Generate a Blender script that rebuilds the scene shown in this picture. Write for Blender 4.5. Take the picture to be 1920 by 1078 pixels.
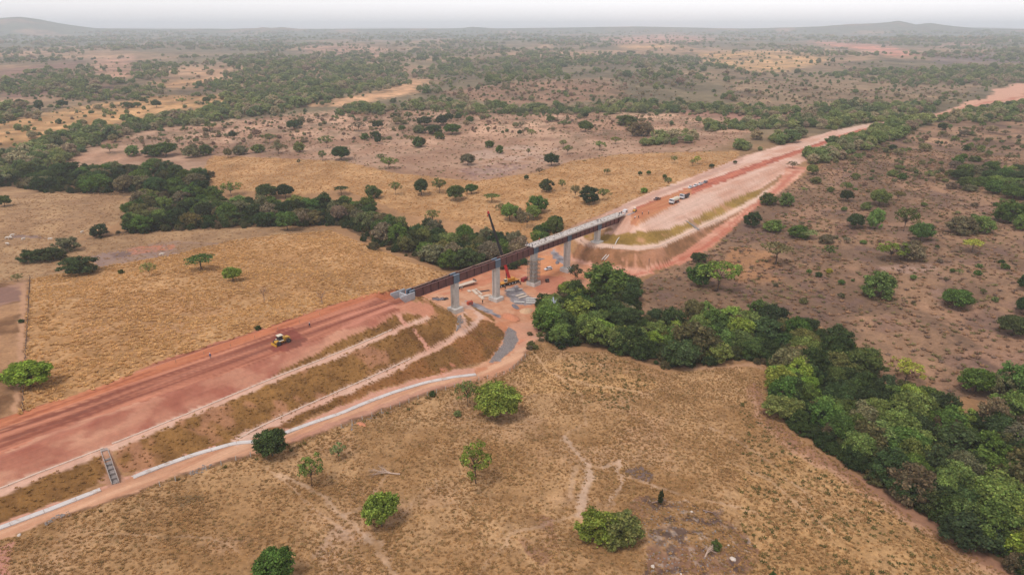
import bpy, bmesh, math, random
import numpy as np
from mathutils import Vector, Matrix

for o in list(bpy.data.objects):
    bpy.data.objects.remove(o, do_unlink=True)
SC = bpy.context.scene
COL = SC.collection
R = math.radians
rng = np.random.default_rng(7)
random.seed(7)

# ------------------------------------------------------------------ camera, world, sun, exposure
CAM_H = 110.0
FPX = 1280.0                                   # focal length in pixels of a 1920 px wide frame
PITCH = math.atan((539 - 52) / FPX)            # below the horizon
cam_data = bpy.data.cameras.new('camera')
cam_data.sensor_width = 36.0
cam_data.lens = 24.0
cam_data.clip_start = 1.0
cam_data.clip_end = 60000.0
cam = bpy.data.objects.new('camera', cam_data)
COL.objects.link(cam)
cam.location = (0, 0, CAM_H)
cam.rotation_euler = (math.pi / 2 - PITCH, 0, 0)
SC.camera = cam

SUN_EL, SUN_AZ = R(62), R(215)                 # azimuth measured clockwise from +Y
world = bpy.data.worlds.new('World')
SC.world = world
world.use_nodes = True
wn, wl = world.node_tree.nodes, world.node_tree.links
wn.clear()
wout = wn.new('ShaderNodeOutputWorld')
wbg = wn.new('ShaderNodeBackground')
wsky = wn.new('ShaderNodeTexSky')
wsky.sky_type = 'NISHITA'
wsky.sun_disc = False
wsky.sun_elevation = SUN_EL
wsky.sun_rotation = SUN_AZ
wsky.altitude = 200
wsky.air_density = 1.0
wsky.dust_density = 0.9
wsky.ozone_density = 1.0
whs = wn.new('ShaderNodeHueSaturation')        # thin overcast: nearly colourless sky
whs.inputs['Saturation'].default_value = 0.13
wtint = wn.new('ShaderNodeMixRGB')
wtint.blend_type = 'MULTIPLY'
wtint.inputs[0].default_value = 1.0
wtint.inputs[2].default_value = (1.0, 0.975, 1.01, 1)
wl.new(wsky.outputs[0], whs.inputs['Color'])
wl.new(whs.outputs[0], wtint.inputs[1])
wl.new(wtint.outputs[0], wbg.inputs[0])
wl.new(wbg.outputs[0], wout.inputs[0])
wbg.inputs[1].default_value = 0.15

sun_data = bpy.data.lights.new('sun', 'SUN')
sun_data.energy = 1.5
sun_data.angle = R(14)
sun_data.color = (1.0, 0.965, 0.92)
sun = bpy.data.objects.new('sun', sun_data)
COL.objects.link(sun)
sun.location = (0, 0, 300)
sdir = Vector((math.sin(SUN_AZ) * math.cos(SUN_EL), math.cos(SUN_AZ) * math.cos(SUN_EL), math.sin(SUN_EL)))
sun.rotation_euler = (-sdir).to_track_quat('-Z', 'Y').to_euler()

vs = SC.view_settings
vs.view_transform = 'Standard'
vs.look = 'None'
vs.exposure = 0.44
vs.gamma = 1.0
vs.use_curve_mapping = False
SC.render.engine = 'CYCLES'
SC.cycles.max_bounces = 5
SC.cycles.diffuse_bounces = 2
SC.cycles.transparent_max_bounces = 4
SC.cycles.volume_bounces = 4
SC.cycles.use_denoising = True

# ------------------------------------------------------------------ projection helpers (plan <-> photograph pixels)
CP, SP = math.cos(PITCH), math.sin(PITCH)

def pix(u, v, z):
    """world point at height z seen at pixel u, v of the 1920x1078 photograph"""
    a = (u - 960) / FPX; b = (539 - v) / FPX
    t = (z - CAM_H) / (b * CP - SP)
    return Vector((a * t, (CP + b * SP) * t, z))

def proj(x, y, z):
    zz = z - CAM_H
    d = y * CP - zz * SP
    d = np.where(d < 1.0, 1.0, d)
    return 960 + FPX * x / d, 539 - FPX * (y * SP + zz * CP) / d

# railway line: a straight axis in plan. s runs along it, n across it (towards the camera)
AX = pix(773, 546, 19); BX = pix(1170, 403, 19)
TX = Vector((BX.x - AX.x, BX.y - AX.y, 0)).normalized()
NX = Vector((TX.y, -TX.x, 0))
AXROT = math.atan2(TX.y, TX.x)

def sn(s, n, z=0.0):
    return Vector((AX.x + s * TX.x + n * NX.x, AX.y + s * TX.y + n * NX.y, z))

# ------------------------------------------------------------------ noise
def _h(ix, iy, seed):
    h = (ix.astype(np.int64) * 374761393 + iy.astype(np.int64) * 668265263 + seed * 1442695041) & 0x7fffffff
    h = ((h ^ (h >> 13)) * 1274126177) & 0x7fffffff
    h = (h ^ (h >> 16)) & 0xffffff
    return h / float(0xffffff)

def vnoise(x, y, seed=0):
    x = np.asarray(x, float); y = np.asarray(y, float)
    ix = np.floor(x); iy = np.floor(y)
    fx = x - ix; fy = y - iy
    fx = fx * fx * (3 - 2 * fx); fy = fy * fy * (3 - 2 * fy)
    a = _h(ix, iy, seed); b = _h(ix + 1, iy, seed); c = _h(ix, iy + 1, seed); d = _h(ix + 1, iy + 1, seed)
    return (a * (1 - fx) + b * fx) * (1 - fy) + (c * (1 - fx) + d * fx) * fy

def fbm(x, y, seed=0, octv=4):
    t = 0.0; w = 0.5; s = 0.0
    for k in range(octv):
        t = t + w * vnoise(x * 2 ** k + 13.7 * k, y * 2 ** k - 7.1 * k, seed + k); s += w; w *= 0.55
    return t / s

def smooth(a, b, x):
    t = np.clip((x - a) / (b - a), 0, 1)
    return t * t * (3 - 2 * t)

# ------------------------------------------------------------------ terrain heights
CTRL = []
for s_, n_, z_ in [(-160, 24, 12.2), (-125, 24, 11.2), (-95, 26.5, 9.6), (-65, 31, 7.0), (-45, 33, 6.0), (-20, 35.5, 4.8), (-5, 39, 2.8), (8, 42, 1.6), (22, 32, .4),
                   (-125, 36, 11.0), (-95, 40, 9.4), (-65, 42, 7.0), (-35, 46, 5.2), (0, 52, 2.4),
                   (-190, -16, 18.6), (-150, -16, 18.5), (-125, -16, 18.4), (-95, -15, 18.3), (-70, -15, 18.1), (-45, -15, 17.6), (-25, -15, 16.2), (-10, -16, 14), (5, -18, 9), (16, -20, 4.5), (30, -22, 1.5),
                   (27, 6, 2.6), (27, -2, 3.0), (27, -8, 3.0), (38, 4, .8), (48, 4, 0), (48, -2, 0), (48, -10, 0), (48, 14, 0), (48, -24, 0.2), (60, -34, 0), (72, 2, 0), (72, -2, 0), (72, -12, 0), (72, 12, -.3), (85, -24, 0),
                   (97, 4, 0), (97, -2, 0), (97, -14, 0), (97, 16, 0), (110, 26, .4), (104, -30, 0), (112, -22, 2), (128, -26, 7), (150, 36, 4.6), (170, 36, 5.8), (190, 34, 7), (210, 32, 8), (240, 30, 10),
                   (270, 28, 12), (300, 27, 14), (340, 24, 16), (400, 22, 18), (480, 20, 19.5), (600, 18, 21), (150, -24, 13), (180, -22, 15.2), (220, -22, 16.5), (270, -24, 17.2), (330, -26, 17.8), (420, -26, 18.3), (560, -26, 19),
                   (140, 46, 4), (120, 40, 1.5), (160, 48, 6)]:
    p = sn(s_, n_); CTRL.append((p.x, p.y, z_))
for u_, v_, z_ in [(0, 1078, 11.5), (300, 1078, 9.6), (500, 1078, 8.8), (700, 1000, 7.6), (960, 1078, 7.6), (960, 850, 5.6), (500, 940, 8.2), (700, 860, 6.6), (1300, 1078, 6.5), (1300, 900, 4.4), (1450, 760, 1.3),
                   (1040, 665, 1.0), (1140, 665, .6), (1240, 705, .5), (1400, 690, .5), (1650, 935, 1.4), (1500, 850, 1.7), (1880, 1078, 1.5), (960, 730, 3.2), (1150, 800, 3.2), (1500, 1000, 4), (1700, 1078, 3.6),
                   (1030, 600, -.8), (1120, 610, -1.2), (1200, 640, -1.2), (1400, 640, -1.2), (1550, 680, -1.2), (1580, 760, -1.5), (1700, 830, -1.5), (1850, 930, -1.5), (1980, 1000, -1.5),
                   (1200, 565, 1.2), (1340, 548, 3.4), (1500, 570, 3.2), (1640, 650, 2), (1700, 720, .8), (1800, 620, 4.6), (1900, 520, 9), (1960, 640, 5), (1600, 460, 8.5), (1450, 460, 7), (1500, 390, 11), (1700, 360, 14),
                   (1920, 360, 16), (1700, 280, 19), (1920, 250, 21), (1800, 450, 11), (2000, 450, 12),
                   (985, 478, -.5), (900, 484, -.4), (760, 462, 0), (640, 424, .6), (560, 408, .8), (400, 404, 1), (280, 404, 1.2), (150, 446, 1.8), (40, 495, 3), (100, 325, 0), (0, 335, 0), (-150, 420, 3), (-150, 560, 12),
                   (940, 440, 1), (1000, 420, 4), (1060, 400, 8), (1100, 380, 10.5), (1200, 345, 14.5), (1300, 312, 16.5), (960, 345, 8.5), (960, 385, 6), (800, 380, 4.5), (850, 350, 6), (600, 330, 6.5), (480, 320, 4), (700, 300, 8),
                   (300, 530, 11), (600, 470, 6), (700, 500, 7.2), (770, 505, 4.5), (450, 450, 3.6), (200, 490, 6.5), (60, 600, 15.2), (-60, 700, 18.6), (150, 650, 17), (400, 560, 12.5), (560, 530, 11.5), (250, 445, 3),
                   (120, 400, 4), (0, 400, 6), (200, 280, 3), (400, 250, 5), (640, 230, 8), (900, 240, 9), (1160, 240, 10), (1400, 240, 14), (0, 240, 10), (960, 290, 9), (1600, 200, 12), (1900, 175, 24), (300, 200, 6), (700, 180, 8), (1100, 180, 10),
                   (2100, 300, 20), (2200, 600, 8), (-300, 250, 8)]:
    p = pix(u_, v_, z_); CTRL.append((p.x, p.y, z_))
CTRL = np.array(CTRL)
CLD = np.log(np.hypot(CTRL[:, 0], CTRL[:, 1])); CTH = np.arctan2(CTRL[:, 0], CTRL[:, 1])

# smooth natural relief from the control points, tabulated over log distance and bearing
LD0, LDS, TH0, THS = math.log(11.0), 0.02, -1.70, 0.012
_l = LD0 + LDS * np.arange(int((math.log(17500) - LD0) / LDS) + 2); _t = TH0 + THS * np.arange(int(3.4 / THS) + 2)
BASEZ = np.zeros((len(_l), len(_t)))
for _i in range(len(_l)):
    _r2 = (_l[_i] - CLD[None, :]) ** 2 + (_t[:, None] - CTH[None, :]) ** 2
    _w = 1.0 / (_r2 + 0.0012) ** 2
    BASEZ[_i] = (_w * CTRL[:, 2]).sum(1) / _w.sum(1)

def bilin(T_, r, c):
    r = np.clip(r, 0, T_.shape[0] - 1.001); c = np.clip(c, 0, T_.shape[1] - 1.001)
    i = r.astype(np.int64); j = c.astype(np.int64); fr = r - i; fc = c - j
    return (T_[i, j] * (1 - fc) + T_[i, j + 1] * fc) * (1 - fr) + (T_[i + 1, j] * (1 - fc) + T_[i + 1, j + 1] * fc) * fr

def interp(d, xs, ys):
    return np.interp(d, xs, ys)

def heights(x, y):
    x = np.asarray(x, float); y = np.asarray(y, float)
    shp = x.shape; x = x.ravel(); y = y.ravel()
    dist = np.maximum(np.hypot(x, y), 5.0)
    ld = np.log(dist); th = np.arctan2(x, y)
    zn = bilin(BASEZ, (ld - LD0) / LDS, (th - TH0) / THS)
    und = smooth(250, 900, dist)
    zn = zn + (fbm(x / 38, y / 38, 3, 3) - .5) * (0.9 + 3.0 * und) + (fbm(x / 9, y / 9, 5, 2) - .5) * 0.35
    far = smooth(700, 1600, dist)
    zf = 14 + (fbm(x / 600, y / 600, 21, 3) - .5) * 34
    rise = smooth(1500, 9000, dist)
    zf = zf + rise * (16 + 44 * fbm(x / 2600, y / 1500, 31, 3))
    rid = smooth(7000, 13500, dist)
    zf = zf + rid * (18 + 22 * fbm(th * 9, ld * 3, 41, 3))
    # skyline ridges: bearing (as a photograph column) against the row they reach
    ub = 960 + np.tan(np.clip(th, -1.2, 1.2)) * FPX / CP
    sky_r = np.interp(ub, [-900, -300, -200, -60, 0, 40, 80, 110, 140, 180, 300, 450, 480, 492, 510, 530, 560, 840, 870, 885, 905, 930, 1000, 1100, 1190, 1240, 1300, 1400, 1460, 1500, 1540, 1600, 1640, 1665, 1682, 1700, 1716, 1742, 1765, 1790, 1830, 1900, 2100, 2800],
                          [52, 47, 45, 42, 38, 35, 40, 45, 49, 53, 55, 54, 53, 51, 52.4, 51, 54.5, 54.5, 53, 51, 52.4, 54.5, 52.8, 51.8, 50.5, 51.2, 52.6, 54, 53, 52, 50, 46, 45.4, 44, 41.5, 44.5, 47.5, 45, 47.6, 50, 53, 54.5, 52, 50])
    RD = 8600.0
    zt = CAM_H + (52 - sky_r) * CP * CP / FPX * RD
    zr = zt * np.exp(-((dist - RD) / 1200.0) ** 2) * (1 + .10 * (fbm(x / 500, y / 500, 51, 4) - .5)) - 14 * smooth(0, 1200, np.abs(dist - RD))
    zf = np.maximum(zf, zr)
    zn = zn * (1 - far) + zf * far
    # railway earthworks
    rx = x - AX.x; ry = y - AX.y
    s = rx * TX.x + ry * TX.y; n = rx * NX.x + ry * NX.y
    FZ = 18.5
    dn = np.maximum(np.maximum(n - 8.1, -11.9 - n), 0)
    ds = np.maximum(s + 1, 0)
    d = np.hypot(dn, ds); c = smooth(.15, .55, ds / (d + 1e-6))
    pa = interp(d, [0, 6.2, 8.7, 17.8, 20.0, 40], [FZ, 14.4, 14.3, 8.4, 8.3, -5])
    pb = interp(d, [0, 14.5, 17.5, 21.5, 40], [FZ, 7.6, 5.4, 2.8, -4])
    low = pa * (1 - c) + pb * c + (fbm(x / 5, y / 5, 61, 3) - .5) * .35 * (d > 0)
    z = np.where(s < 60, np.clip(zn, low, FZ + d * .35), zn)
    pit = smooth(-12, -9.5, s) * (1 - smooth(-1, 1.5, s)) * smooth(-9, -7, n) * (1 - smooth(4, 7, n))
    z = z - 2.4 * pit
    ds2 = np.maximum(146 - s, 0)
    dn2 = np.maximum(np.maximum(n - 8.5, -12 - n), 0)
    d2 = np.hypot(dn2, ds2); c2 = smooth(.2, .7, ds2 / (d2 + 1e-6))
    qa = interp(d2, [0, 14.5, 17.5, 34], [FZ, 8.8, 8.7, -2.2])
    qb = interp(d2, [0, 14.5, 27.2, 34, 40], [FZ, 8.8, 8.6, .6, -3])
    low2 = qa * (1 - c2) + qb * c2 + (fbm(x / 5, y / 5, 62, 3) - .5) * .35 * (d2 > 0)
    fade = smooth(560, 760, s)
    z2 = np.clip(zn, low2, FZ + d2 * .35)
    z = np.where(s >= 60, z2 * (1 - fade) + zn * fade, z)
    return z.reshape(shp)

# ------------------------------------------------------------------ colour helpers
KLIGHT = 1.38                                   # photograph value / albedo under this sky

def lin(c):
    out = []
    for q in c:
        q = q / 255.0
        out.append(q / 12.92 if q <= 0.04045 else ((q + 0.055) / 1.055) ** 2.4)
    return np.array(out)

def alb(r, g, b):
    return np.clip(lin((r, g, b)) / KLIGHT, 0.004, 0.85)

def rgba(r, g, b):
    c = alb(r, g, b)
    return (float(c[0]), float(c[1]), float(c[2]), 1.0)

# ------------------------------------------------------------------ mesh helpers
def new_obj(name, me, parent=None, **props):
    o = bpy.data.objects.new(name, me)
    COL.objects.link(o)
    if parent is not None:
        o.parent = parent
    for k, v in props.items():
        o[k] = v
    return o

def empty(name, loc, rz=0.0, label=None, cat=None, group=None):
    o = bpy.data.objects.new(name, None)
    COL.objects.link(o)
    o.empty_display_size = 0.5
    o.location = loc
    o.rotation_euler = (0, 0, rz)
    if label: o['label'] = label
    if cat: o['category'] = cat
    if group: o['group'] = group
    return o

class MB:
    """collects simple solids into one mesh"""
    def __init__(self):
        self.v = []; self.f = []; self.mi = []
    def add(self, vs_, fs, mi=0):
        k = len(self.v)
        self.v += [tuple(p) for p in vs_]
        self.f += [tuple(i + k for i in f) for f in fs]
        self.mi += [mi] * len(fs)
        return self
    def box(self, c, s, rz=0.0, bev=0.0, mi=0, top=(1, 1)):
        x, y, z = s[0] / 2, s[1] / 2, s[2] / 2
        if bev > 0:
            b = min(bev, x * .9, y * .9, z * .9)
            ring = [(x - b, y), (-(x - b), y), (-x, y - b), (-x, -(y - b)), (-(x - b), -y), (x - b, -y), (x, -(y - b)), (x, y - b)]
            inner = [(x - b, y - b), (-(x - b), y - b), (-(x - b), y - b), (-(x - b), -(y - b)), (-(x - b), -(y - b)), (x - b, -(y - b)), (x - b, -(y - b)), (x - b, y - b)]
            vv = [(p[0], p[1], -z) for p in ring] + [(p[0], p[1], z - b) for p in ring] + [(p[0] * top[0], p[1] * top[1], z) for p in inner]
            ff = [tuple(range(7, -1, -1))]
            for r_ in (0, 8):
                for i in range(8):
                    j = (i + 1) % 8
                    ff.append((r_ + i, r_ + j, r_ + 8 + j, r_ + 8 + i))
            ff.append(tuple(range(16, 24)))
        else:
            vv = [(-x, -y, -z), (x, -y, -z), (x, y, -z), (-x, y, -z)] + [(p[0] * top[0], p[1] * top[1], z) for p in ((-x, -y), (x, -y), (x, y), (-x, y))]
            ff = [(3, 2, 1, 0), (4, 5, 6, 7), (0, 1, 5, 4), (1, 2, 6, 5), (2, 3, 7, 6), (3, 0, 4, 7)]
        cr, sr = math.cos(rz), math.sin(rz)
        return self.add([(c[0] + p[0] * cr - p[1] * sr, c[1] + p[0] * sr + p[1] * cr, c[2] + p[2]) for p in vv], ff, mi)
    def prism(self, prof, y0, y1, mi=0):
        """profile in x, z extruded along y"""
        k = len(prof)
        vv = [(p[0], y0, p[1]) for p in prof] + [(p[0], y1, p[1]) for p in prof]
        ff = [tuple(range(k)), tuple(range(2 * k - 1, k - 1, -1))]
        for i in range(k):
            j = (i + 1) % k
            ff.append((j, i, i + k, j + k))
        return self.add(vv, ff, mi)
    def tube(self, pts, rad, seg=8, mi=0, cap=True):
        pts = [Vector(p) for p in pts]
        rads = rad if isinstance(rad, (list, tuple)) else [rad] * len(pts)
        vv = []; ff = []
        for i, p in enumerate(pts):
            d = (pts[min(i + 1, len(pts) - 1)] - pts[max(i - 1, 0)]).normalized()
            a = d.cross(Vector((0, 0, 1)))
            if a.length < 1e-3: a = d.cross(Vector((1, 0, 0)))
            a.normalize(); b = a.cross(d)
            for k in range(seg):
                t = 2 * math.pi * k / seg
                vv.append(p + (a * math.cos(t) + b * math.sin(t)) * rads[i])
        for i in range(len(pts) - 1):
            for k in range(seg):
                j = (k + 1) % seg
                ff.append((i * seg + k, i * seg + j, (i + 1) * seg + j, (i + 1) * seg + k))
        if cap:
            ff.append(tuple(range(seg - 1, -1, -1)))
            ff.append(tuple(range((len(pts) - 1) * seg, len(pts) * seg)))
        return self.add(vv, ff, mi)
    def beam(self, a, b, w, h, mi=0):
        a, b = Vector(a), Vector(b)
        d = (b - a).normalized()
        sx = d.cross(Vector((0, 0, 1)))
        if sx.length < 1e-3: sx = Vector((1, 0, 0))
        sx.normalize(); up = sx.cross(d)
        vv = []
        for p in (a, b):
            for i, j in ((-1, -1), (1, -1), (1, 1), (-1, 1)):
                vv.append(p + sx * i * w / 2 + up * j * h / 2)
        return self.add(vv, [(3, 2, 1, 0), (4, 5, 6, 7), (0, 1, 5, 4), (1, 2, 6, 5), (2, 3, 7, 6), (3, 0, 4, 7)], mi)
    def mesh(self, name, mats, smooth_=False):
        me = bpy.data.meshes.new(name)
        me.from_pydata(self.v, [], self.f)
        for m in (mats if isinstance(mats, (list, tuple)) else [mats]):
            me.materials.append(m)
        if any(self.mi):
            me.polygons.foreach_set('material_index', self.mi)
        if smooth_:
            me.polygons.foreach_set('use_smooth', [True] * len(me.polygons))
        me.update()
        return me
    def build(self, name, mats, parent=None, smooth_=False, **props):
        return new_obj(name, self.mesh(name, mats, smooth_), parent, **props)

# ------------------------------------------------------------------ materials
def pmat(name, col, rough=0.75, metal=0.0, amp=0.25, scale=3.0, bump=0.0, dirt=None):
    m = bpy.data.materials.new(name)
    m.use_nodes = True
    nt = m.node_tree; N = nt.nodes; L = nt.links
    b = N['Principled BSDF']
    b.inputs['Roughness'].default_value = rough
    b.inputs['Metallic'].default_value = metal
    tc = N.new('ShaderNodeTexCoord')
    ns = N.new('ShaderNodeTexNoise')
    ns.inputs['Scale'].default_value = scale
    ns.inputs['Detail'].default_value = 5
    ns.inputs['Roughness'].default_value = 0.65
    L.new(tc.outputs['Object'], ns.inputs['Vector'])
    rp = N.new('ShaderNodeValToRGB')
    c = np.array(col[:3])
    lo = np.clip(c * (1 - amp), 0, 1); hi = np.clip(c * (1 + amp), 0, .9)
    if dirt is not None:
        lo = np.array(dirt[:3])
    rp.color_ramp.elements[0].position = 0.32; rp.color_ramp.elements[0].color = (*lo, 1)
    rp.color_ramp.elements[1].position = 0.68; rp.color_ramp.elements[1].color = (*hi, 1)
    if dirt is not None:
        e = rp.color_ramp.elements.new(0.45); e.color = (*c, 1)
    L.new(ns.outputs['Fac'], rp.inputs[0])
    L.new(rp.outputs[0], b.inputs['Base Color'])
    if bump > 0:
        bp = N.new('ShaderNodeBump')
        bp.inputs['Strength'].default_value = bump
        bp.inputs['Distance'].default_value = 0.1
        L.new(ns.outputs['Fac'], bp.inputs['Height'])
        L.new(bp.outputs[0], b.inputs['Normal'])
    return m

M = {}
M['concrete'] = pmat('concrete', rgba(212, 204, 194), .85, 0, .16, .6, .15)
M['concrete_pale'] = pmat('pale concrete', rgba(222, 214, 204), .85, 0, .1, .8, .1)
M['concrete_grey'] = pmat('grey concrete', rgba(190, 190, 192), .85, 0, .14, .7, .12)
M['drain'] = pmat('drain concrete', rgba(220, 210, 203), .85, 0, .12, .5, .1, dirt=rgba(196, 168, 148))
M['plank'] = pmat('precast plank', rgba(224, 202, 180), .85, 0, .12, 1.2, .1)
M['deck'] = pmat('deck concrete', rgba(206, 194, 184), .85, 0, .14, 1.4, .2)
M['chute'] = pmat('chute concrete', rgba(176, 160, 150), .85, 0, .2, 1.5, .2, dirt=rgba(150, 118, 98))
M['benchdrain'] = pmat('bench drain concrete', rgba(230, 202, 182), .85, 0, .1, .8, .1, dirt=rgba(214, 168, 142))
M['rust'] = pmat('weathering steel', rgba(120, 74, 68), .7, .1, .25, .7, .1)
M['rust_dark'] = pmat('dark weathering steel', rgba(84, 50, 48), .7, .1, .2, .8)
M['steelgrey'] = pmat('blue grey painted steel', rgba(142, 156, 172), .55, .2, .12, 1.0)
M['scaff'] = pmat('galvanised tube', rgba(150, 140, 132), .5, .4, .15, 2)
M['board'] = pmat('weathered board', rgba(178, 150, 126), .85, 0, .25, 2)
M['timber'] = pmat('timber', rgba(168, 138, 112), .85, 0, .25, 2)
M['gravel'] = pmat('gravel', rgba(140, 134, 140), .95, 0, .3, 4, .6)
M['yellow'] = pmat('machine yellow', rgba(226, 168, 50), .5, 0, .12, 1.5, dirt=rgba(186, 132, 70))
M['orange'] = pmat('crane orange', rgba(222, 150, 40), .5, 0, .12, 1.5)
M['red'] = pmat('crane red', rgba(196, 34, 34), .45, 0, .12, 1.0)
M['darkred'] = pmat('dull red', rgba(170, 52, 48), .6, 0, .15, 1.5)
M['orangered'] = pmat('orange red', rgba(214, 92, 60), .6, 0, .12, 1.5)
M['black'] = pmat('black steel', rgba(38, 36, 38), .5, .1, .2, 1.5)
M['rubber'] = pmat('rubber', rgba(42, 40, 40), .85, 0, .2, 3)
M['rim'] = pmat('wheel rim', rgba(214, 212, 210), .5, .1, .1, 3)
M['glass'] = pmat('dark glass', rgba(40, 48, 58), .12, 0, .1, 1)
M['white'] = pmat('white paint', rgba(238, 236, 236), .4, 0, .05, 1.5)
M['cream'] = pmat('cream paint', rgba(236, 222, 196), .5, 0, .08, 1.5)
M['silver'] = pmat('silver paint', rgba(160, 158, 162), .35, .3, .08, 1.5)
M['darkgrey'] = pmat('dark grey', rgba(74, 70, 72), .6, 0, .2, 1.5)
M['brownmetal'] = pmat('brown painted metal', rgba(120, 88, 78), .6, 0, .2, 1.5)
M['mound_orange'] = pmat('orange soil', rgba(216, 140, 102), .95, 0, .12, 1.5, .5)
M['mound_sand'] = pmat('sand', rgba(222, 178, 138), .95, 0, .1, 1.5, .5)
M['tarp'] = pmat('grey tarp', rgba(120, 112, 116), .7, 0, .4, 1.5, .4)
M['bark'] = pmat('bark', rgba(104, 82, 68), .9, 0, .25, 3, .3)
M['twig'] = pmat('dry twig', rgba(158, 128, 112), .9, 0, .2, 3)
M['deadwood'] = pmat('bleached wood', rgba(206, 176, 154), .9, 0, .15, 3)
M['paletrunk'] = pmat('pale grey bark', rgba(176, 178, 190), .8, 0, .2, 1.5, .2)
M['post'] = pmat('fence post', rgba(206, 196, 184), .9, 0, .15, 3)
M['wire'] = pmat('wire', rgba(130, 122, 118), .6, .4, .1, 3)
M['cow'] = pmat('pale hide', rgba(236, 224, 210), .8, 0, .08, 2)
M['skin'] = pmat('skin', rgba(150, 104, 82), .7, 0, .05, 2)
M['stone'] = pmat('grey stone', rgba(152, 140, 134), .9, 0, .3, 2, .4)
M['stone_pale'] = pmat('pale stone', rgba(226, 208, 192), .9, 0, .15, 2, .4)
CLOTH = {k: pmat(k + ' cloth', rgba(*c), .9, 0, .1, 4) for k, c in dict(blue=(78, 92, 140), navy=(50, 54, 78), grey=(130, 126, 128), khaki=(168, 142, 110), orange=(226, 104, 50), dark=(58, 50, 52), white=(220, 216, 214), maroon=(112, 56, 54)).items()}
# ------------------------------------------------------------------ ground sheet: rows spaced by distance, fine inside the valley
a_in = np.arange(-0.90, 0.9001, 0.0031)
a_side = np.linspace(0.93, 1.62, 20)
ANG = np.concatenate([-a_side[::-1], a_in, a_side])
DIST = np.concatenate([np.linspace(12, 78, 16), np.exp(np.arange(math.log(80), math.log(130), 0.0056)), np.exp(np.arange(math.log(130), math.log(380), 0.0037)), np.exp(np.arange(math.log(380), math.log(16500), 0.0056))])
GA, GD = np.meshgrid(ANG, DIST)
gx = (GD * np.sin(GA)).ravel(); gy = (GD * np.cos(GA)).ravel()
gz = heights(gx, gy)
nr, nc = len(DIST), len(ANG)
GZT = gz.reshape(nr, nc)
_ri, _ci = np.arange(nr, dtype=float), np.arange(nc, dtype=float)

def hq(x, y):
    """height of the built ground sheet at x, y"""
    x = np.asarray(x, float); y = np.asarray(y, float)
    d = np.hypot(x, y); t = np.arctan2(x, y)
    return bilin(GZT, np.interp(d, DIST, _ri), np.interp(t, ANG, _ci))

def ground(x, y):
    return float(hq(np.array([x]), np.array([y]))[0])

def land(us, vs_):
    """ray from the camera through pixels -> first hit on the terrain, vectorised"""
    us = np.asarray(us, float); vs_ = np.asarray(vs_, float)
    a = (us - 960) / FPX; b = (539 - vs_) / FPX
    dx, dy, dz = a, CP + b * SP, -SP + b * CP
    dz = np.minimum(dz, -0.0025)
    t0 = (30.0 - CAM_H) / dz; t1 = (-4.0 - CAM_H) / dz
    far = t0 > 1500
    t0 = np.where(far, (95.0 - CAM_H) / dz, t0)
    lo = t0.copy(); hi = t1.copy(); found = np.zeros(us.shape, bool)
    prev = t0.copy()
    for k in range(1, 41):
        t = t0 + (t1 - t0) * k / 40
        hit = (CAM_H + dz * t) <= hq(dx * t, dy * t)
        new = hit & ~found
        lo = np.where(new, prev, lo); hi = np.where(new, t, hi)
        found |= hit; prev = t
    for k in range(7):
        m = (lo + hi) / 2
        hit = (CAM_H + dz * m) <= hq(dx * m, dy * m)
        hi = np.where(hit, m, hi); lo = np.where(hit, lo, m)
    x, y = dx * hi, dy * hi
    return x, y, hq(x, y)

def land1(u, v):
    x, y, z = land(np.array([u]), np.array([v]))
    return Vector((x[0], y[0], z[0]))


U0, V0 = proj(gx, gy, gz)
gd = np.hypot(gx, gy)
ppm = FPX / np.maximum(gd, 40)
grx = gx - AX.x; gry = gy - AX.y
GS = grx * TX.x + gry * TX.y; GN = grx * NX.x + gry * NX.y
front = gy > 40
jx = (fbm(gx / 3.2, gy / 3.2, 101, 3) - .5); jy = (fbm(gx / 3.2, gy / 3.2, 105, 3) - .5)
UJ = U0 + jx * ppm * 2.6; VJ = V0 + jy * ppm * 1.2
farj = smooth(500, 1500, gd)
UJ = UJ + farj * (fbm(gx / 60, gy / 60, 107, 3) - .5) * ppm * 60
VJ = VJ + farj * (fbm(gx / 60, gy / 60, 108, 3) - .5) * 7
big = fbm(gx / 55, gy / 55, 111, 4); mid = fbm(gx / 14, gy / 14, 115, 4); fine = fbm(gx / 2.2, gy / 2.2, 119, 3)

def inpoly(pts, u=None, v=None):
    u = UJ if u is None else u; v = VJ if v is None else v
    P_ = np.array(pts, float)
    bb = (u >= P_[:, 0].min()) & (u <= P_[:, 0].max()) & (v >= P_[:, 1].min()) & (v <= P_[:, 1].max())
    if u is UJ: bb &= front
    idx = np.nonzero(bb)[0]
    out = np.zeros(u.shape, bool)
    if idx.size == 0: return out
    uu, vv = u[idx], v[idx]; c = np.zeros(idx.size, bool)
    for i in range(len(P_)):
        x1, y1 = P_[i]; x2, y2 = P_[i - 1]
        if y1 == y2: continue
        c ^= ((y1 > vv) != (y2 > vv)) & (uu < (x2 - x1) * (vv - y1) / (y2 - y1) + x1)
    out[idx] = c
    return out

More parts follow.
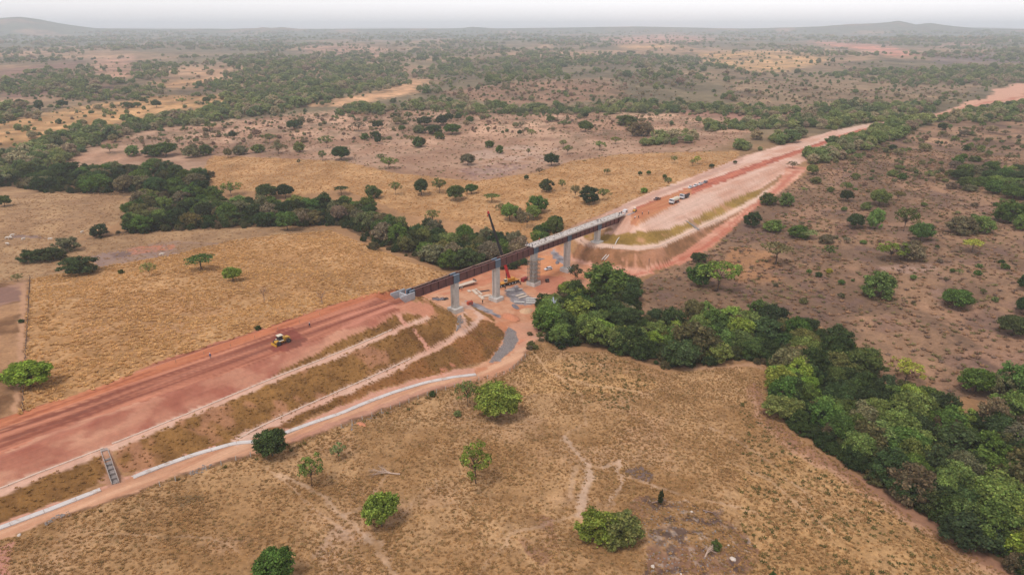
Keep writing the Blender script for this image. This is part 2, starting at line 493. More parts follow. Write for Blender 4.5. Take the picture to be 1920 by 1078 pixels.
def lined(pts, u=None, v=None):
    """distance in photograph pixels to a polyline"""
    u = UJ if u is None else u; v = VJ if v is None else v
    out = np.full(u.shape, 1e9)
    P_ = np.array(pts, float)
    bb = (u >= P_[:, 0].min() - 40) & (u <= P_[:, 0].max() + 40) & (v >= P_[:, 1].min() - 40) & (v <= P_[:, 1].max() + 40)
    idx = np.nonzero(bb)[0]
    if idx.size == 0: return out
    uu, vv = u[idx], v[idx]; m = np.full(idx.size, 1e9)
    for i in range(len(P_) - 1):
        a, b = P_[i], P_[i + 1]; d = b - a; q = np.clip(((uu - a[0]) * d[0] + (vv - a[1]) * d[1]) / (d @ d), 0, 1)
        m = np.minimum(m, np.hypot(uu - a[0] - q * d[0], vv - a[1] - q * d[1]))
    out[idx] = m
    return out

_q = np.random.default_rng(3)
_ra = [(_q.normal(size=gx.size) * 9, _q.normal(size=gx.size) * 2.0) for _ in range(3)]
def softpoly(pts):
    """far region with a ragged, feathered edge"""
    return sum(inpoly(pts, UJ + a_, VJ + b_) & front for a_, b_ in _ra) / 3.0

def sline(pts, w):
    return 1 - smooth(w * .6, w * 1.25, lined(pts))

# base colour: dry savanna, redder and browner with distance
base = alb(176, 132, 92)[None, :] * (1 + (big - .5)[:, None] * .5) * (1 + (mid - .5)[:, None] * .35)
GC = base.copy()
TUFT = np.full(gx.shape, 0.5)
CLS = np.zeros(gx.shape, int)

def paint(a, col, tuft=None, cls=None):
    global GC
    a = np.asarray(a, float)
    idx = np.nonzero(a > 0.003)[0]
    if idx.size == 0: return
    al = a[idx][:, None]
    GC[idx] = GC[idx] * (1 - al) + np.asarray(col)[None, :] * al if np.ndim(col) == 1 else GC[idx] * (1 - al) + col[idx] * al
    if tuft is not None: TUFT[idx] = TUFT[idx] * (1 - a[idx]) + tuft * a[idx]
    if cls is not None: CLS[idx[a[idx] > .5]] = cls

def mixc(c1, c2, f):
    f = np.clip(f, 0, 1)[:, None]
    return np.asarray(c1)[None, :] * (1 - f) + np.asarray(c2)[None, :] * f

# far country: brown scrub, pink clearings, dusky woodland floor
far_f = smooth(420, 800, gd)
fn1 = fbm(gx / 260, gy / 420, 131, 4); fn2 = fbm(gx / 700, gy / 900, 135, 3)
farcol = mixc(alb(140, 116, 88), alb(186, 146, 114), smooth(.40, .64, fn1))
wood = smooth(.40, .56, fn2 + (fn1 - .5) * .35)
farcol = farcol * (1 - wood[:, None]) + (alb(122, 106, 80)[None, :] * (1 + (mid - .5)[:, None] * .5)) * wood[:, None]
paint(far_f, farcol, .3)
hz = smooth(3200, 5200, gd)
paint(hz, mixc(alb(100, 104, 84), alb(150, 124, 102), smooth(.55, .7, fn1)), .2)

GOLD = mixc(alb(188, 140, 92), alb(210, 162, 112), smooth(.3, .7, mid)); GOLD *= (1 + (big - .5)[:, None] * .28)
TAN = mixc(alb(168, 130, 94), alb(192, 152, 110), smooth(.3, .7, mid)); TAN *= (1 + (big - .5)[:, None] * .25)
PINKSCRUB = mixc(alb(164, 124, 98), alb(190, 150, 122), smooth(.32, .68, fbm(gx / 30, gy / 30, 141, 4)))
BROWNSCRUB = mixc(alb(132, 102, 80), alb(166, 128, 98), smooth(.36, .68, fbm(gx / 24, gy / 24, 145, 4)))
PURPLE = alb(128, 98, 92)
FIELD = mixc(alb(174, 132, 88), alb(206, 162, 116), smooth(.3, .7, mid * .5 + fbm(gx / 30, gy / 30, 149, 3) * .5))
FIELD *= (1 + (big - .5)[:, None] * .25)

# ---- regions far to near (photograph pixels)
paint(softpoly([(0, 130), (160, 114), (160, 127), (0, 147)]), alb(144, 108, 92))
for pl, c in [([(177, 114), (254, 104), (247, 143), (187, 147)], (190, 142, 116)), ([(344, 132), (444, 128), (420, 138), (360, 141)], (196, 150, 112)),
              ([(274, 154), (394, 144), (430, 147), (367, 170), (300, 163)], (198, 150, 108)), ([(568, 89), (640, 85), (757, 92), (707, 100), (640, 105), (568, 100)], (194, 148, 122)),
              ([(1124, 72), (1200, 67), (1280, 66), (1350, 72), (1300, 82), (1140, 82)], (194, 142, 118)), ([(1160, 86), (1280, 84), (1300, 92), (1180, 94)], (206, 160, 116)),
              ([(1313, 100), (1440, 94), (1564, 110), (1514, 124), (1454, 134), (1404, 134), (1323, 117)], (212, 164, 112)),
              ([(1740, 84), (1840, 80), (1840, 86), (1740, 90)], (190, 140, 116)),
              ([(640, 103), (700, 100), (760, 104), (700, 110)], (176, 132, 110)),
              ([(800, 174), (1007, 150), (1141, 147), (1174, 184), (1041, 197), (940, 197), (874, 187)], (150, 114, 90)),
              ([(1363, 150), (1547, 147), (1848, 164), (1741, 197), (1514, 204), (1380, 194)], (148, 120, 92)),
              ([(1280, 207), (1514, 204), (1480, 220), (1357, 230), (1280, 254)], (170, 124, 104)),
              ([(1748, 104), (1960, 94), (1960, 118), (1748, 118)], (124, 104, 100)),
              ([(0, 160), (120, 150), (230, 165), (120, 182), (0, 186)], (150, 112, 96))]:
    paint(softpoly(pl) * (.6 + .4 * smooth(.3, .6, fbm(gx / 45, gy / 70, 137, 3))), alb(*c))
paint(softpoly([(1504, 78), (1550, 79), (1634, 84), (1700, 95), (1731, 105), (1681, 107), (1614, 94), (1534, 84)]), alb(206, 140, 116), .1)
paint(softpoly([(740, 165), (763, 147), (833, 152), (800, 160), (770, 178), (700, 190), (640, 200), (540, 200), (640, 184)]), alb(204, 156, 116))
paint(softpoly([(755, 128), (762, 128), (766, 148), (757, 148)]), alb(206, 150, 122))
paint(softpoly([(-200, 270), (0, 232), (140, 200), (280, 182), (430, 175), (436, 195), (340, 213), (230, 232), (130, 255), (80, 272), (0, 276), (-200, 320)]), GOLD, .5)
paint(softpoly([(110, 305), (150, 280), (190, 262), (300, 240), (480, 222), (640, 208), (800, 205), (1280, 215), (1420, 245), (1330, 285), (1160, 290), (1000, 324), (890, 340), (740, 325), (640, 302), (392, 300), (388, 322), (250, 322), (130, 322)]), PINKSCRUB, .6)
wh = inpoly([(880, 285), (960, 272), (1060, 280), (1010, 310), (920, 328), (860, 322)]) * smooth(.35, .6, mid)
paint(wh * .55, alb(204, 172, 152))
paint(inpoly([(860, 318), (940, 305), (1000, 310), (950, 330), (890, 338)]) * smooth(.4, .6, fine) * .7, alb(150, 116, 108))
paint(inpoly([(-300, 380), (0, 345), (60, 335), (100, 350), (240, 360), (260, 400), (160, 445), (70, 455), (0, 500), (-300, 520)]), TAN, .6)
ter = .5 + .5 * np.sin(V0 * .9 + (fbm(gx / 25, gy / 25, 151, 2) - .5) * 14)
paint(inpoly([(-300, 380), (0, 345), (60, 335), (100, 350), (240, 360), (260, 400), (190, 425), (0, 440), (-300, 450)]) * ter * .28, alb(150, 112, 84))
paint(inpoly([(0, 445), (60, 440), (90, 448), (40, 462), (0, 468)]) * .75, alb(140, 116, 112))
HILLG = [(390, 300), (400, 292), (640, 302), (740, 325), (890, 340), (1000, 325), (1070, 303), (1160, 290), (1300, 285), (1388, 284), (1380, 300), (1300, 331), (1232, 356), (1180, 378), (1050, 440), (1000, 458), (960, 450), (900, 425), (840, 412), (760, 402), (720, 384), (640, 355), (560, 366), (480, 360), (390, 348), (372, 350)]
paint(inpoly(HILLG), GOLD * .94, .9)
paint(inpoly([(-200, 455), (0, 445), (160, 450), (250, 436), (540, 425), (640, 430), (520, 446), (330, 478), (150, 508), (55, 525), (-200, 545)]), TAN * .97, .6)
paint(inpoly([(170, 480), (240, 462), (330, 452), (420, 456), (330, 478), (240, 498), (180, 500)]) * smooth(.25, .6, mid), alb(160, 130, 116), .2)
paint(inpoly([(236, 466), (270, 460), (330, 458), (325, 468), (250, 478)]) * smooth(.3, .55, fine), alb(196, 128, 98), .1)
paint(inpoly([(205, 476), (240, 470), (250, 478), (215, 484)]) * .7, alb(120, 94, 86))
LEFTF = [(52, 525), (150, 507), (330, 477), (430, 452), (520, 441), (620, 432), (700, 465), (770, 492), (840, 514), (790, 540), (740, 545), (640, 567), (494, 617), (424, 639), (300, 677), (213, 719), (143, 740), (38, 778), (42, 700), (48, 600)]
paint(inpoly(LEFTF), GOLD, 1.0)
paint(inpoly(LEFTF) * smooth(.52, .72, fbm(gx / 5, gy / 5, 155, 3)) * .5, alb(168, 120, 74))
paint(inpoly([(150, 560), (330, 540), (420, 580), (360, 640), (200, 690), (120, 650)]) * smooth(.35, .65, mid) * .55, alb(188, 138, 96))
paint(inpoly([(-300, 520), (0, 532), (52, 524), (38, 778), (0, 790), (-300, 900)]), mixc(alb(128, 90, 60), alb(186, 140, 100), smooth(.35, .65, mid)), .8)
paint(inpoly([(-300, 520), (0, 540), (50, 526), (52, 560), (20, 568), (0, 574), (-300, 620)]), mixc(alb(150, 112, 96), alb(190, 144, 116), smooth(.4, .6, mid)), .2)
paint(sline([(46, 530), (42, 600), (36, 680), (30, 770)], 6.5), alb(200, 152, 116), .2)
paint(sline([(55, 524), (52, 580), (47, 660), (41, 775)], 2.6) * .85, alb(122, 84, 60))

# right-hand scrubland
RSCRUB = [(1500, 335), (1560, 300), (1660, 262), (1760, 228), (2200, 205), (2400, 700), (1960, 780), (1850, 750), (1640, 730), (1620, 655), (1540, 612), (1340, 590), (1200, 600), (1178, 545), (1240, 508), (1303, 486), (1350, 456), (1400, 402), (1462, 362)]
paint(inpoly(RSCRUB), BROWNSCRUB, .8)
bp = fbm(gx / 11, gy / 11, 161, 4)
paint(inpoly(RSCRUB) * smooth(.56, .7, bp) * .45, PURPLE * .9)
paint(inpoly(RSCRUB) * smooth(.58, .72, fbm(gx / 17, gy / 17, 165, 4)) * .5, alb(190, 144, 112))
paint(inpoly([(1650, 500), (1760, 490), (1820, 560), (1760, 600), (1690, 560)]) * smooth(.45, .65, mid) * .6, alb(190, 154, 136))
paint(inpoly([(1370, 460), (1440, 470), (1480, 520), (1400, 545), (1350, 500)]) * smooth(.35, .6, mid) * .55, alb(196, 138, 90))
paint(inpoly([(1570, 420), (1600, 415), (1610, 440), (1560, 448)]) * .6, alb(102, 72, 66))
for k in range(5):
    off = k * 17
    paint(sline([(1680, 262 + off), (1760, 258 + off * 1.02), (1860, 252 + off * 1.1), (1960, 250 + off * 1.1)], 1.5) * smooth(.35, .6, mid) * .6, alb(104, 78, 66))

# foreground pasture
FORE = [(-300, 1300), (-300, 1100), (0, 1014), (127, 965), (234, 932), (307, 902), (401, 872), (484, 850), (551, 830), (640, 798), (740, 761), (800, 738), (854, 721), (960, 692), (1000, 645), (1040, 640), (1060, 660), (1140, 660), (1250, 700), (1340, 690), (1420, 685), (1460, 690), (1436, 760), (1480, 810), (1560, 860), (1650, 930), (1760, 1000), (1890, 1078), (2100, 1300)]
paint(inpoly(FORE), FIELD, 1.0)
inF = inpoly(FORE)
paint(inF * smooth(.5, .66, fbm(gx / 7, gy / 7, 171, 4)) * .45, alb(146, 104, 60))
paint(inF * smooth(.60, .74, fbm(gx / 19, gy / 19, 175, 4)) * .5, alb(204, 160, 122))
paint(inpoly([(980, 690), (1060, 670), (1180, 690), (1260, 720), (1180, 740), (1040, 735), (960, 740)]) * smooth(.3, .6, mid) * .7, alb(212, 164, 108))
paint(inpoly([(1130, 660), (1150, 680), (1152, 700), (1140, 705), (1120, 680)]) * smooth(.35, .55, mid) * .8, alb(208, 172, 148), .2)
paint(inpoly([(1380, 880), (1500, 850), (1640, 940), (1760, 1020), (1800, 1078), (1400, 1078)]) * .5, alb(206, 160, 106))
paint(inpoly([(960, 960), (1040, 970), (1060, 1040), (1010, 1060), (970, 1010)]) * smooth(.45, .65, mid) * .55, alb(150, 104, 88))
paint(inpoly([(620, 980), (720, 990), (740, 1078), (560, 1078)]) * smooth(.4, .6, mid) * .35, alb(208, 172, 150))
TRAILS = [([(520, 888), (560, 905), (600, 925), (640, 965), (690, 1010), (740, 1078)], 5, .5), ([(640, 968), (690, 945), (720, 900), (725, 880)], 4, .45),
                 ([(1055, 820), (1085, 855), (1103, 872)], 4, .7), ([(1103, 872), (1106, 900), (1095, 935), (1084, 965)], 9, .95), ([(1103, 872), (1130, 878), (1160, 866)], 4, .7), ([(1163, 862), (1160, 885), (1166, 905), (1150, 945)], 5, .8),
                 ([(1166, 892), (1190, 900), (1230, 912)], 3, .6), ([(1085, 872), (1075, 900), (1070, 930)], 7, .4), ([(690, 1010), (712, 1022)], 12, .55), ([(1240, 985), (1260, 1000), (1220, 1040), (1215, 1070)], 4, .6),
                 ([(500, 880), (530, 900), (600, 960), (660, 1010)], 3, .35), ([(1380, 870), (1450, 905), (1560, 1000)], 3, .3), ([(1330, 800), (1420, 850), (1520, 930)], 2.5, .4), ([(1040, 700), (1090, 740), (1100, 790), (1055, 820)], 2.5, .3), ([(1000, 660), (1030, 700), (1100, 720), (1200, 735)], 3, .25), ([(820, 900), (760, 960), (700, 1010)], 2.5, .35), ([(200, 1000), (400, 1010), (560, 1078)], 2.5, .3), ([(900, 1078), (960, 1000), (1084, 965)], 3, .35), ([(1230, 912), (1330, 940), (1420, 960)], 2.5, .4)]
for pl, w, a in TRAILS:
    paint(sline(pl, w) * smooth(.25, .55, fine * .5 + mid * .5) * a * .72, alb(220, 186, 160), .1)
paint(sline([(1412, 730), (1430, 785), (1490, 835), (1600, 898), (1700, 960), (1800, 1022), (1890, 1078)], 13) * .8, alb(168, 122, 98), .2)
paint(sline([(1405, 735), (1425, 790), (1485, 842), (1590, 905), (1690, 968), (1790, 1030), (1870, 1078)], 4) * .8, alb(206, 158, 124), .1)
paint(sline([(1280, 690), (1340, 690), (1400, 684), (1450, 690)], 4) * .6, alb(204, 158, 124), .1)
BURN = [(1190, 930), (1260, 935), (1330, 955), (1400, 1000), (1430, 1040), (1400, 1078), (1210, 1078), (1225, 1010), (1170, 960)]
paint(inpoly(BURN) * smooth(.3, .5, mid), mixc(alb(138, 100, 76), alb(162, 122, 96), fine), .4)
paint(inpoly(BURN) * smooth(.50, .64, fbm(gx / 2.6, gy / 2.6, 181, 3)) * .85, alb(98, 78, 72))
paint(inpoly(BURN) * smooth(.64, .74, fbm(gx / 2.1, gy / 2.1, 183, 3)) * .55, alb(206, 180, 160))
paint(inpoly([(1172, 880), (1200, 872), (1222, 890), (1215, 905), (1185, 900)]) * .8, alb(112, 96, 96))
paint(inpoly([(330, 930), (372, 926), (380, 938), (340, 950)]) * .6, alb(110, 92, 66))

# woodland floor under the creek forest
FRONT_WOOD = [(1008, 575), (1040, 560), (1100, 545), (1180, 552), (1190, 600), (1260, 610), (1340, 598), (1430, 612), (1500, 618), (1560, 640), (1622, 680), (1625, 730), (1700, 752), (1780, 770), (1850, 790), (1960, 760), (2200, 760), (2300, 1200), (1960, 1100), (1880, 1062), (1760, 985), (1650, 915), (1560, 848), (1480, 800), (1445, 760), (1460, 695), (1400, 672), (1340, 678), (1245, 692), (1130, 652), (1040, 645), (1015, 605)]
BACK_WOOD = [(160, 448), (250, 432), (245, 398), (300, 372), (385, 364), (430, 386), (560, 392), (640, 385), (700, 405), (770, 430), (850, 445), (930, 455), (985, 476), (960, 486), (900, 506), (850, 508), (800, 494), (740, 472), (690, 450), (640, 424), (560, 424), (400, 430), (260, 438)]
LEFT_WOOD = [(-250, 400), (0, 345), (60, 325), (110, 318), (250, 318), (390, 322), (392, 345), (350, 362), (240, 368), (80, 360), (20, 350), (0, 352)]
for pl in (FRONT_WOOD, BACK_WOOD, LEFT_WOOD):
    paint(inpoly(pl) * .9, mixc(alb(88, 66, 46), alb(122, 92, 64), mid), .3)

# ---- earthworks
streak = fbm(GS / 26, GN / .9, 191, 4); streak2 = fbm(GS / 40, GN / 2.6, 195, 3)
dfar = [(-300, 900), (0, 786), (57, 768), (143, 738), (213, 717), (300, 675), (424, 637), (494, 615), (640, 565), (700, 550), (740, 543), (775, 548)]
dsh = [(-300, 985), (0, 852), (140, 791), (214, 771), (351, 725), (450, 690), (548, 655), (640, 618), (720, 592), (770, 575)]
dber1 = [(-300, 1045), (0, 922), (63, 895), (190, 847), (234, 828), (351, 780), (434, 745), (497, 719), (640, 662), (690, 640), (759, 612), (802, 596)]
dber2 = [(444, 828), (494, 801), (560, 770), (640, 735), (720, 700), (780, 672), (840, 640), (870, 622), (892, 606)]
dbase = [(-300, 1095), (0, 990), (189, 918), (249, 895), (367, 852), (444, 830), (481, 830), (528, 815), (640, 775), (687, 755), (740, 735), (797, 718), (850, 706), (893, 703)]
droad = [(-300, 1118), (0, 1014), (127, 965), (234, 932), (307, 902), (401, 872), (484, 850), (551, 830), (640, 798), (740, 761), (800, 738), (854, 721), (930, 708), (965, 690), (990, 660), (1000, 640)]
# construction ground
SITE = [(770, 556), (800, 546), (850, 524), (880, 512), (960, 490), (990, 474), (1030, 460), (1060, 462), (1080, 490), (1120, 500), (1170, 505), (1190, 520), (1180, 545), (1100, 545), (1040, 560), (1008, 575), (1010, 600), (1030, 625), (1000, 640), (990, 665), (965, 692), (930, 706), (893, 703), (850, 704), (905, 684), (942, 640), (930, 606), (902, 599), (880, 640), (840, 650), (862, 609), (861, 596), (840, 582), (815, 569), (790, 556)]
paint(inpoly(SITE), mixc(alb(202, 132, 94), alb(224, 168, 132), smooth(.3, .68, mid * .6 + fine * .4)), .1, 3)
paint(inpoly([(830, 540), (880, 515), (990, 490), (985, 515), (920, 530), (850, 555), (800, 552)]) * smooth(.3, .6, fbm(GS / 14, GN / 1.6, 197, 3)) * .6, alb(208, 122, 88))
paint(inpoly([(996, 480), (1040, 478), (1062, 492), (1060, 518), (1010, 528), (998, 510)]) * .8, mixc(alb(220, 140, 92), alb(230, 158, 108), mid), .05, 3)
paint(inpoly([(1000, 515), (1060, 520), (1062, 535), (1040, 552), (1005, 548)]) * .7, alb(198, 118, 92), .1, 3)
paint(inpoly([(950, 612), (1005, 600), (1025, 620), (1000, 640), (985, 668), (940, 700), (905, 703), (960, 668), (972, 640)]) * .7, alb(224, 166, 136), .1, 3)
paint(inpoly([(958, 612), (985, 622), (988, 640), (975, 645), (968, 622)]) * smooth(.3, .5, mid), alb(218, 138, 102), .05, 3)
paint(inpoly([(1012, 608), (1036, 612), (1032, 632), (1008, 640), (1000, 632)]) * .7, alb(216, 166, 138), .1)
# platform, upper slope, benches, grass slopes on the near side of the line
PLAT = dfar + dsh[::-1]
paint(inpoly(PLAT), mixc(alb(150, 86, 66), alb(210, 138, 108), smooth(.34, .64, streak * .55 + streak2 * .45)), .05, 1)
paint(inpoly(PLAT) * smooth(.5, .7, fbm(GS / 50, GN / 3.4, 199, 3)) * (1 - smooth(-75, -30, GS)) * .7, alb(136, 90, 76), .05, 1)
paint(inpoly(PLAT) * smooth(-12, -9, -np.abs(GN + 9.2) * 4) * .8, mixc(alb(204, 118, 78), alb(224, 148, 108), streak), .05, 1)
paint(inpoly([(515, 622), (540, 612), (556, 616), (562, 630), (578, 634), (574, 644), (545, 656), (512, 660)]) * .75, alb(140, 70, 60), .05, 1)
paint(inpoly([(540, 640), (576, 632), (578, 640), (556, 652), (538, 654)]) * .6, alb(128, 82, 66), .05, 1)
paint(inpoly([(640, 585), (760, 570), (740, 580), (640, 620)]) * smooth(.4, .6, streak2) * .5, alb(222, 150, 126), .05, 1)
for off, wd_, cc_, aa_ in [(-8.6, .5, (150, 78, 56), .7), (-7.1, .35, (160, 84, 60), .6), (-5.4, .3, (226, 156, 120), .6), (-3.9, .5, (128, 72, 58), .6), (-2.6, .4, (136, 78, 62), .5), (-.6, .5, (122, 74, 64), .6), (.9, .4, (132, 78, 66), .5), (2.8, .5, (138, 78, 64), .5), (4.4, .4, (214, 138, 108), .5), (6.4, .3, (150, 84, 66), .5)]:
    gn2 = GN + (fbm(GS / 30, np.full_like(GS, off), 301, 2) - .5) * 2.2
    lnm = 1 - smooth(wd_ * .5, wd_ * 1.3, np.abs(gn2 - off))
    paint(inpoly(PLAT) * lnm * aa_ * smooth(.35, .6, fbm(GS / 12, np.full_like(GS, off * 7), 305, 2)), alb(*cc_), .05, 1)
SLOPE = dsh + dber1[::-1]
paint(inpoly(SLOPE + [(-300, 985)]), mixc(alb(190, 122, 98), alb(216, 156, 126), smooth(.3, .65, streak2 * .5 + mid * .5)), .1, 1)
paint(inpoly(SLOPE) * smooth(.52, .66, fbm(GS / 9, GN / 4, 203, 3)) * .6, alb(168, 94, 76), .1, 1)
GRA = mixc(alb(124, 86, 48), alb(158, 114, 64), smooth(.3, .7, mid * .6 + fine * .4))
paint(inpoly([(520, 700), (548, 683), (590, 662), (640, 637), (700, 614), (745, 588), (790, 588), (795, 594), (759, 610), (690, 637), (640, 658), (560, 690), (497, 716)]), GRA, .8, 1)
paint(inpoly(SLOPE) * smooth(.62, .72, fine * .5 + fbm(GS / 12, GN / 3, 205, 3) * .5) * (smooth(0, 8, lined(dber1)) < .9) * .5, GRA, .5, 1)
CONE = [(788, 554), (815, 569), (840, 582), (861, 596), (863, 609), (855, 624), (839, 640), (780, 672), (720, 700), (640, 735), (560, 770), (494, 801), (444, 826), (367, 848), (249, 886), (232, 888), (214, 840), (234, 830), (351, 782), (434, 748), (497, 722), (640, 666), (690, 644), (759, 616), (802, 599), (815, 585), (805, 572), (780, 560)]
paint(inpoly(CONE), GRA, .8, 1)
paint(inpoly([(735, 576), (775, 566), (800, 568), (814, 580), (812, 592), (800, 598), (790, 588), (765, 584)]), alb(206, 140, 110), .1, 1)
paint(inpoly([(-300, 1060), (0, 927), (63, 900), (188, 852), (198, 880), (192, 905), (120, 935), (0, 982), (-300, 1090)]), GRA, .8, 1)
LOW = [(494, 806), (560, 775), (640, 740), (720, 705), (780, 677), (845, 645), (875, 626), (900, 606), (904, 600), (929, 606), (942, 622), (942, 640), (927, 662), (905, 680), (860, 690), (800, 706), (700, 733), (640, 760), (560, 792), (528, 806)]
paint(inpoly(LOW), GRA * .97, .8, 1)
paint(inpoly(LOW) * smooth(.45, .6, mid) * .35, alb(156, 92, 58), .8, 1)
paint(inpoly(CONE) * smooth(.6, .72, fbm(gx / 7, gy / 7, 207, 3)) * .55, alb(204, 144, 112), .2, 1)
paint(inpoly([(810, 700), (850, 680), (850, 690), (815, 706)]) * smooth(.45, .6, fine) * .8, alb(214, 140, 110), .1, 1)
# pale dirt between the drain and the slopes, access road
paint(inpoly(dbase + [(893, 690), (860, 692), (800, 708), (700, 736), (640, 762), (560, 796), (500, 812), (481, 822), (444, 826), (367, 846), (249, 890), (189, 912), (0, 982), (-300, 1090)]), alb(222, 164, 138), .1, 1)
paint(inpoly(dbase + droad[::-1]), mixc(alb(206, 148, 114), alb(230, 178, 142), smooth(.25, .7, streak2)), .08, 2)
paint(inpoly([(540, 822), (640, 786), (740, 748), (800, 728), (870, 712), (854, 721), (800, 738), (740, 761), (640, 798), (551, 830)]) * .6, alb(194, 138, 118), .1, 2)
paint(sline(droad, 3.5) * smooth(.3, .5, mid) * .8, alb(128, 92, 66), .6)
paint(sline([(0, 1016), (-300, 1120)], 3) * .5, alb(128, 92, 66))
paint(inpoly([(-300, 1130), (0, 1024), (22, 1012), (16, 1078), (10, 1300), (-300, 1300)]), mixc(alb(206, 150, 126), alb(190, 124, 104), mid), .1, 2)
for pl, w in ((dber1, 5.5), (dber2, 6.5), ([(870, 622), (892, 606), (900, 596), (890, 580), (870, 572)], 7), ([(862, 612), (876, 600), (872, 588)], 6)):
    wd = np.interp(V0, [590, 930], [w * .72, w * 1.55])
    dd = lined(pl)
    paint(1 - smooth(wd * .75, wd * 1.15, dd), mixc(alb(214, 156, 128), alb(236, 196, 172), mid), .08, 1)
paint(sline([(746, 590), (759, 610)], 3.5), alb(222, 160, 136), .1, 1)
paint(sline([(775, 616), (790, 634), (805, 654)], 3) * smooth(.3, .55, fine), alb(220, 158, 132), .1, 1)
paint(inpoly([(190, 848), (206, 842), (226, 880), (232, 905), (205, 912), (185, 905), (200, 880)]) * .8, alb(196, 146, 118), .2, 1)
for pl in ([(870, 588), (876, 590), (884, 598), (884, 610), (878, 614), (876, 600)], [(884, 572), (900, 580), (918, 592), (928, 600), (922, 602), (904, 592), (888, 580)]):
    paint(inpoly(pl), GRA, .8)
# gravel beds
GRV = mixc(alb(118, 110, 114), alb(176, 166, 166), smooth(.3, .7, fine))
for pl in ([(954, 613), (967, 622), (972, 638), (961, 656), (936, 676), (916, 680), (927, 665), (943, 645), (947, 625)], [(870, 563), (889, 567), (910, 576), (941, 594), (935, 597), (907, 584), (883, 572)],
           [(945, 544), (970, 535), (990, 552), (1005, 559), (1006, 570), (966, 572), (950, 555)], [(1030, 473), (1037, 469), (1058, 485), (1070, 498), (1060, 498), (1040, 487)]):
    paint(inpoly(pl), GRV, .1, 4)
# ---- line beyond the bridge
R1 = [(1180, 378), (1232, 356), (1297, 332), (1349, 310), (1375, 300), (1390, 294), (1480, 268), (1564, 245), (1634, 230), (1690, 222)]
R2 = [(1186, 392), (1230, 374), (1288, 353), (1336, 335), (1420, 306), (1500, 280), (1580, 252), (1640, 236)]
R3 = [(1205, 412), (1245, 393), (1294, 367), (1336, 349), (1420, 317), (1500, 288), (1580, 258), (1640, 240)]
R4 = [(1130, 440), (1180, 436), (1253, 430), (1294, 414), (1336, 391), (1375, 373), (1430, 352), (1480, 318), (1540, 285), (1600, 258), (1650, 240)]
R5 = [(1085, 443), (1099, 455), (1138, 461), (1188, 465), (1234, 461), (1303, 430), (1349, 410), (1394, 387), (1420, 373), (1450, 352)]
R6 = [(1074, 485), (1110, 494), (1161, 502), (1207, 503), (1259, 487), (1310, 453), (1353, 421), (1420, 376), (1455, 345), (1478, 312)]
R7 = [(1170, 530), (1184, 526), (1234, 507), (1303, 487), (1346, 455), (1399, 402), (1460, 362), (1496, 334), (1516, 314)]
inE2 = inpoly(R1 + R4[::-1] + [(1160, 425), (1120, 430), (1050, 440), (1120, 408)])
paint(inE2, mixc(alb(216, 164, 138), alb(236, 196, 174), smooth(.3, .65, streak2 * .6 + mid * .4)), .08, 5)
paint(sline([(1060, 432), (1180, 385), (1297, 340), (1390, 300)], 4) * .6, mixc(alb(178, 136, 120), alb(206, 160, 140), mid), .1)
paint(inpoly(R2 + R3[::-1]), mixc(alb(172, 88, 68), alb(210, 126, 98), smooth(.3, .65, streak)), .05, 5)
paint(inpoly([(1184, 398), (1240, 370), (1292, 353), (1300, 364), (1250, 392), (1195, 424), (1180, 420)]) * .85, mixc(alb(196, 124, 84), alb(218, 158, 110), smooth(.3, .7, streak2)), .05, 5)
paint(inpoly(R4[:7] + R5[:9][::-1]), mixc(alb(150, 118, 58), alb(178, 142, 76), smooth(.3, .7, mid)), .7, 5)
paint(inpoly(R4[:7] + R5[:9][::-1]) * smooth(.58, .7, fbm(gx / 8, gy / 8, 211, 3)) * .6, alb(214, 156, 122), .2, 5)
paint(inpoly(R5[:9] + R6[:8][::-1]), mixc(alb(138, 98, 66), alb(176, 124, 88), smooth(.3, .65, mid * .5 + fine * .5)), .6, 5)
paint(inpoly([(1275, 444), (1340, 418), (1352, 421), (1312, 452), (1262, 484), (1210, 500), (1200, 480)]) * smooth(.4, .55, mid) * .5, alb(208, 148, 116), .1, 5)
for pl, w in (([(1166, 468), (1164, 500)], 2.5), ([(1196, 468), (1192, 500)], 3.5), ([(1178, 470), (1176, 500)], 1.5)):
    paint(sline(pl, w) * smooth(.3, .5, fine), alb(206, 148, 116), .1, 5)
paint(sline(R5, 4.4), alb(238, 200, 176), .08, 5)
paint(sline([(1080, 444), (1090, 452), (1110, 460)], 6), alb(228, 186, 160), .08, 5)
paint(inpoly([(1290, 408), (1300, 412), (1316, 430), (1308, 436)]) * .8, alb(190, 148, 126), .1, 5)
paint(inpoly(R6 + R7[::-1]), mixc(alb(208, 138, 110), alb(232, 176, 148), smooth(.3, .65, mid)), .08, 6)
for k, (pl, w) in enumerate([([(1190, 516), (1250, 498), (1310, 470), (1352, 438), (1400, 394), (1450, 360), (1490, 322)], 2.6), ([(1220, 510), (1300, 478), (1350, 446), (1405, 398), (1455, 360), (1496, 322)], 2.2)]):
    paint(sline(pl, w) * .7, alb(196, 112, 86), .05, 6)
paint(sline([(1074, 487), (1110, 496), (1161, 503), (1207, 505)], 3), alb(226, 168, 142), .08, 6)
paint(inpoly([(1660, 232), (1690, 223), (1740, 222), (1720, 232), (1680, 240)]), alb(214, 160, 134), .1)
FARROAD = [(1745, 220), (1800, 200), (1856, 178), (1880, 162), (1960, 150), (2100, 130), (2100, 165), (1960, 182), (1920, 188), (1860, 196), (1800, 212), (1765, 226)]
paint(inpoly(FARROAD), alb(222, 168, 140), .08, 6)
paint(sline([(1760, 218), (1850, 194), (1920, 180), (2050, 160)], 2) * .6, alb(190, 108, 84), .05, 6)

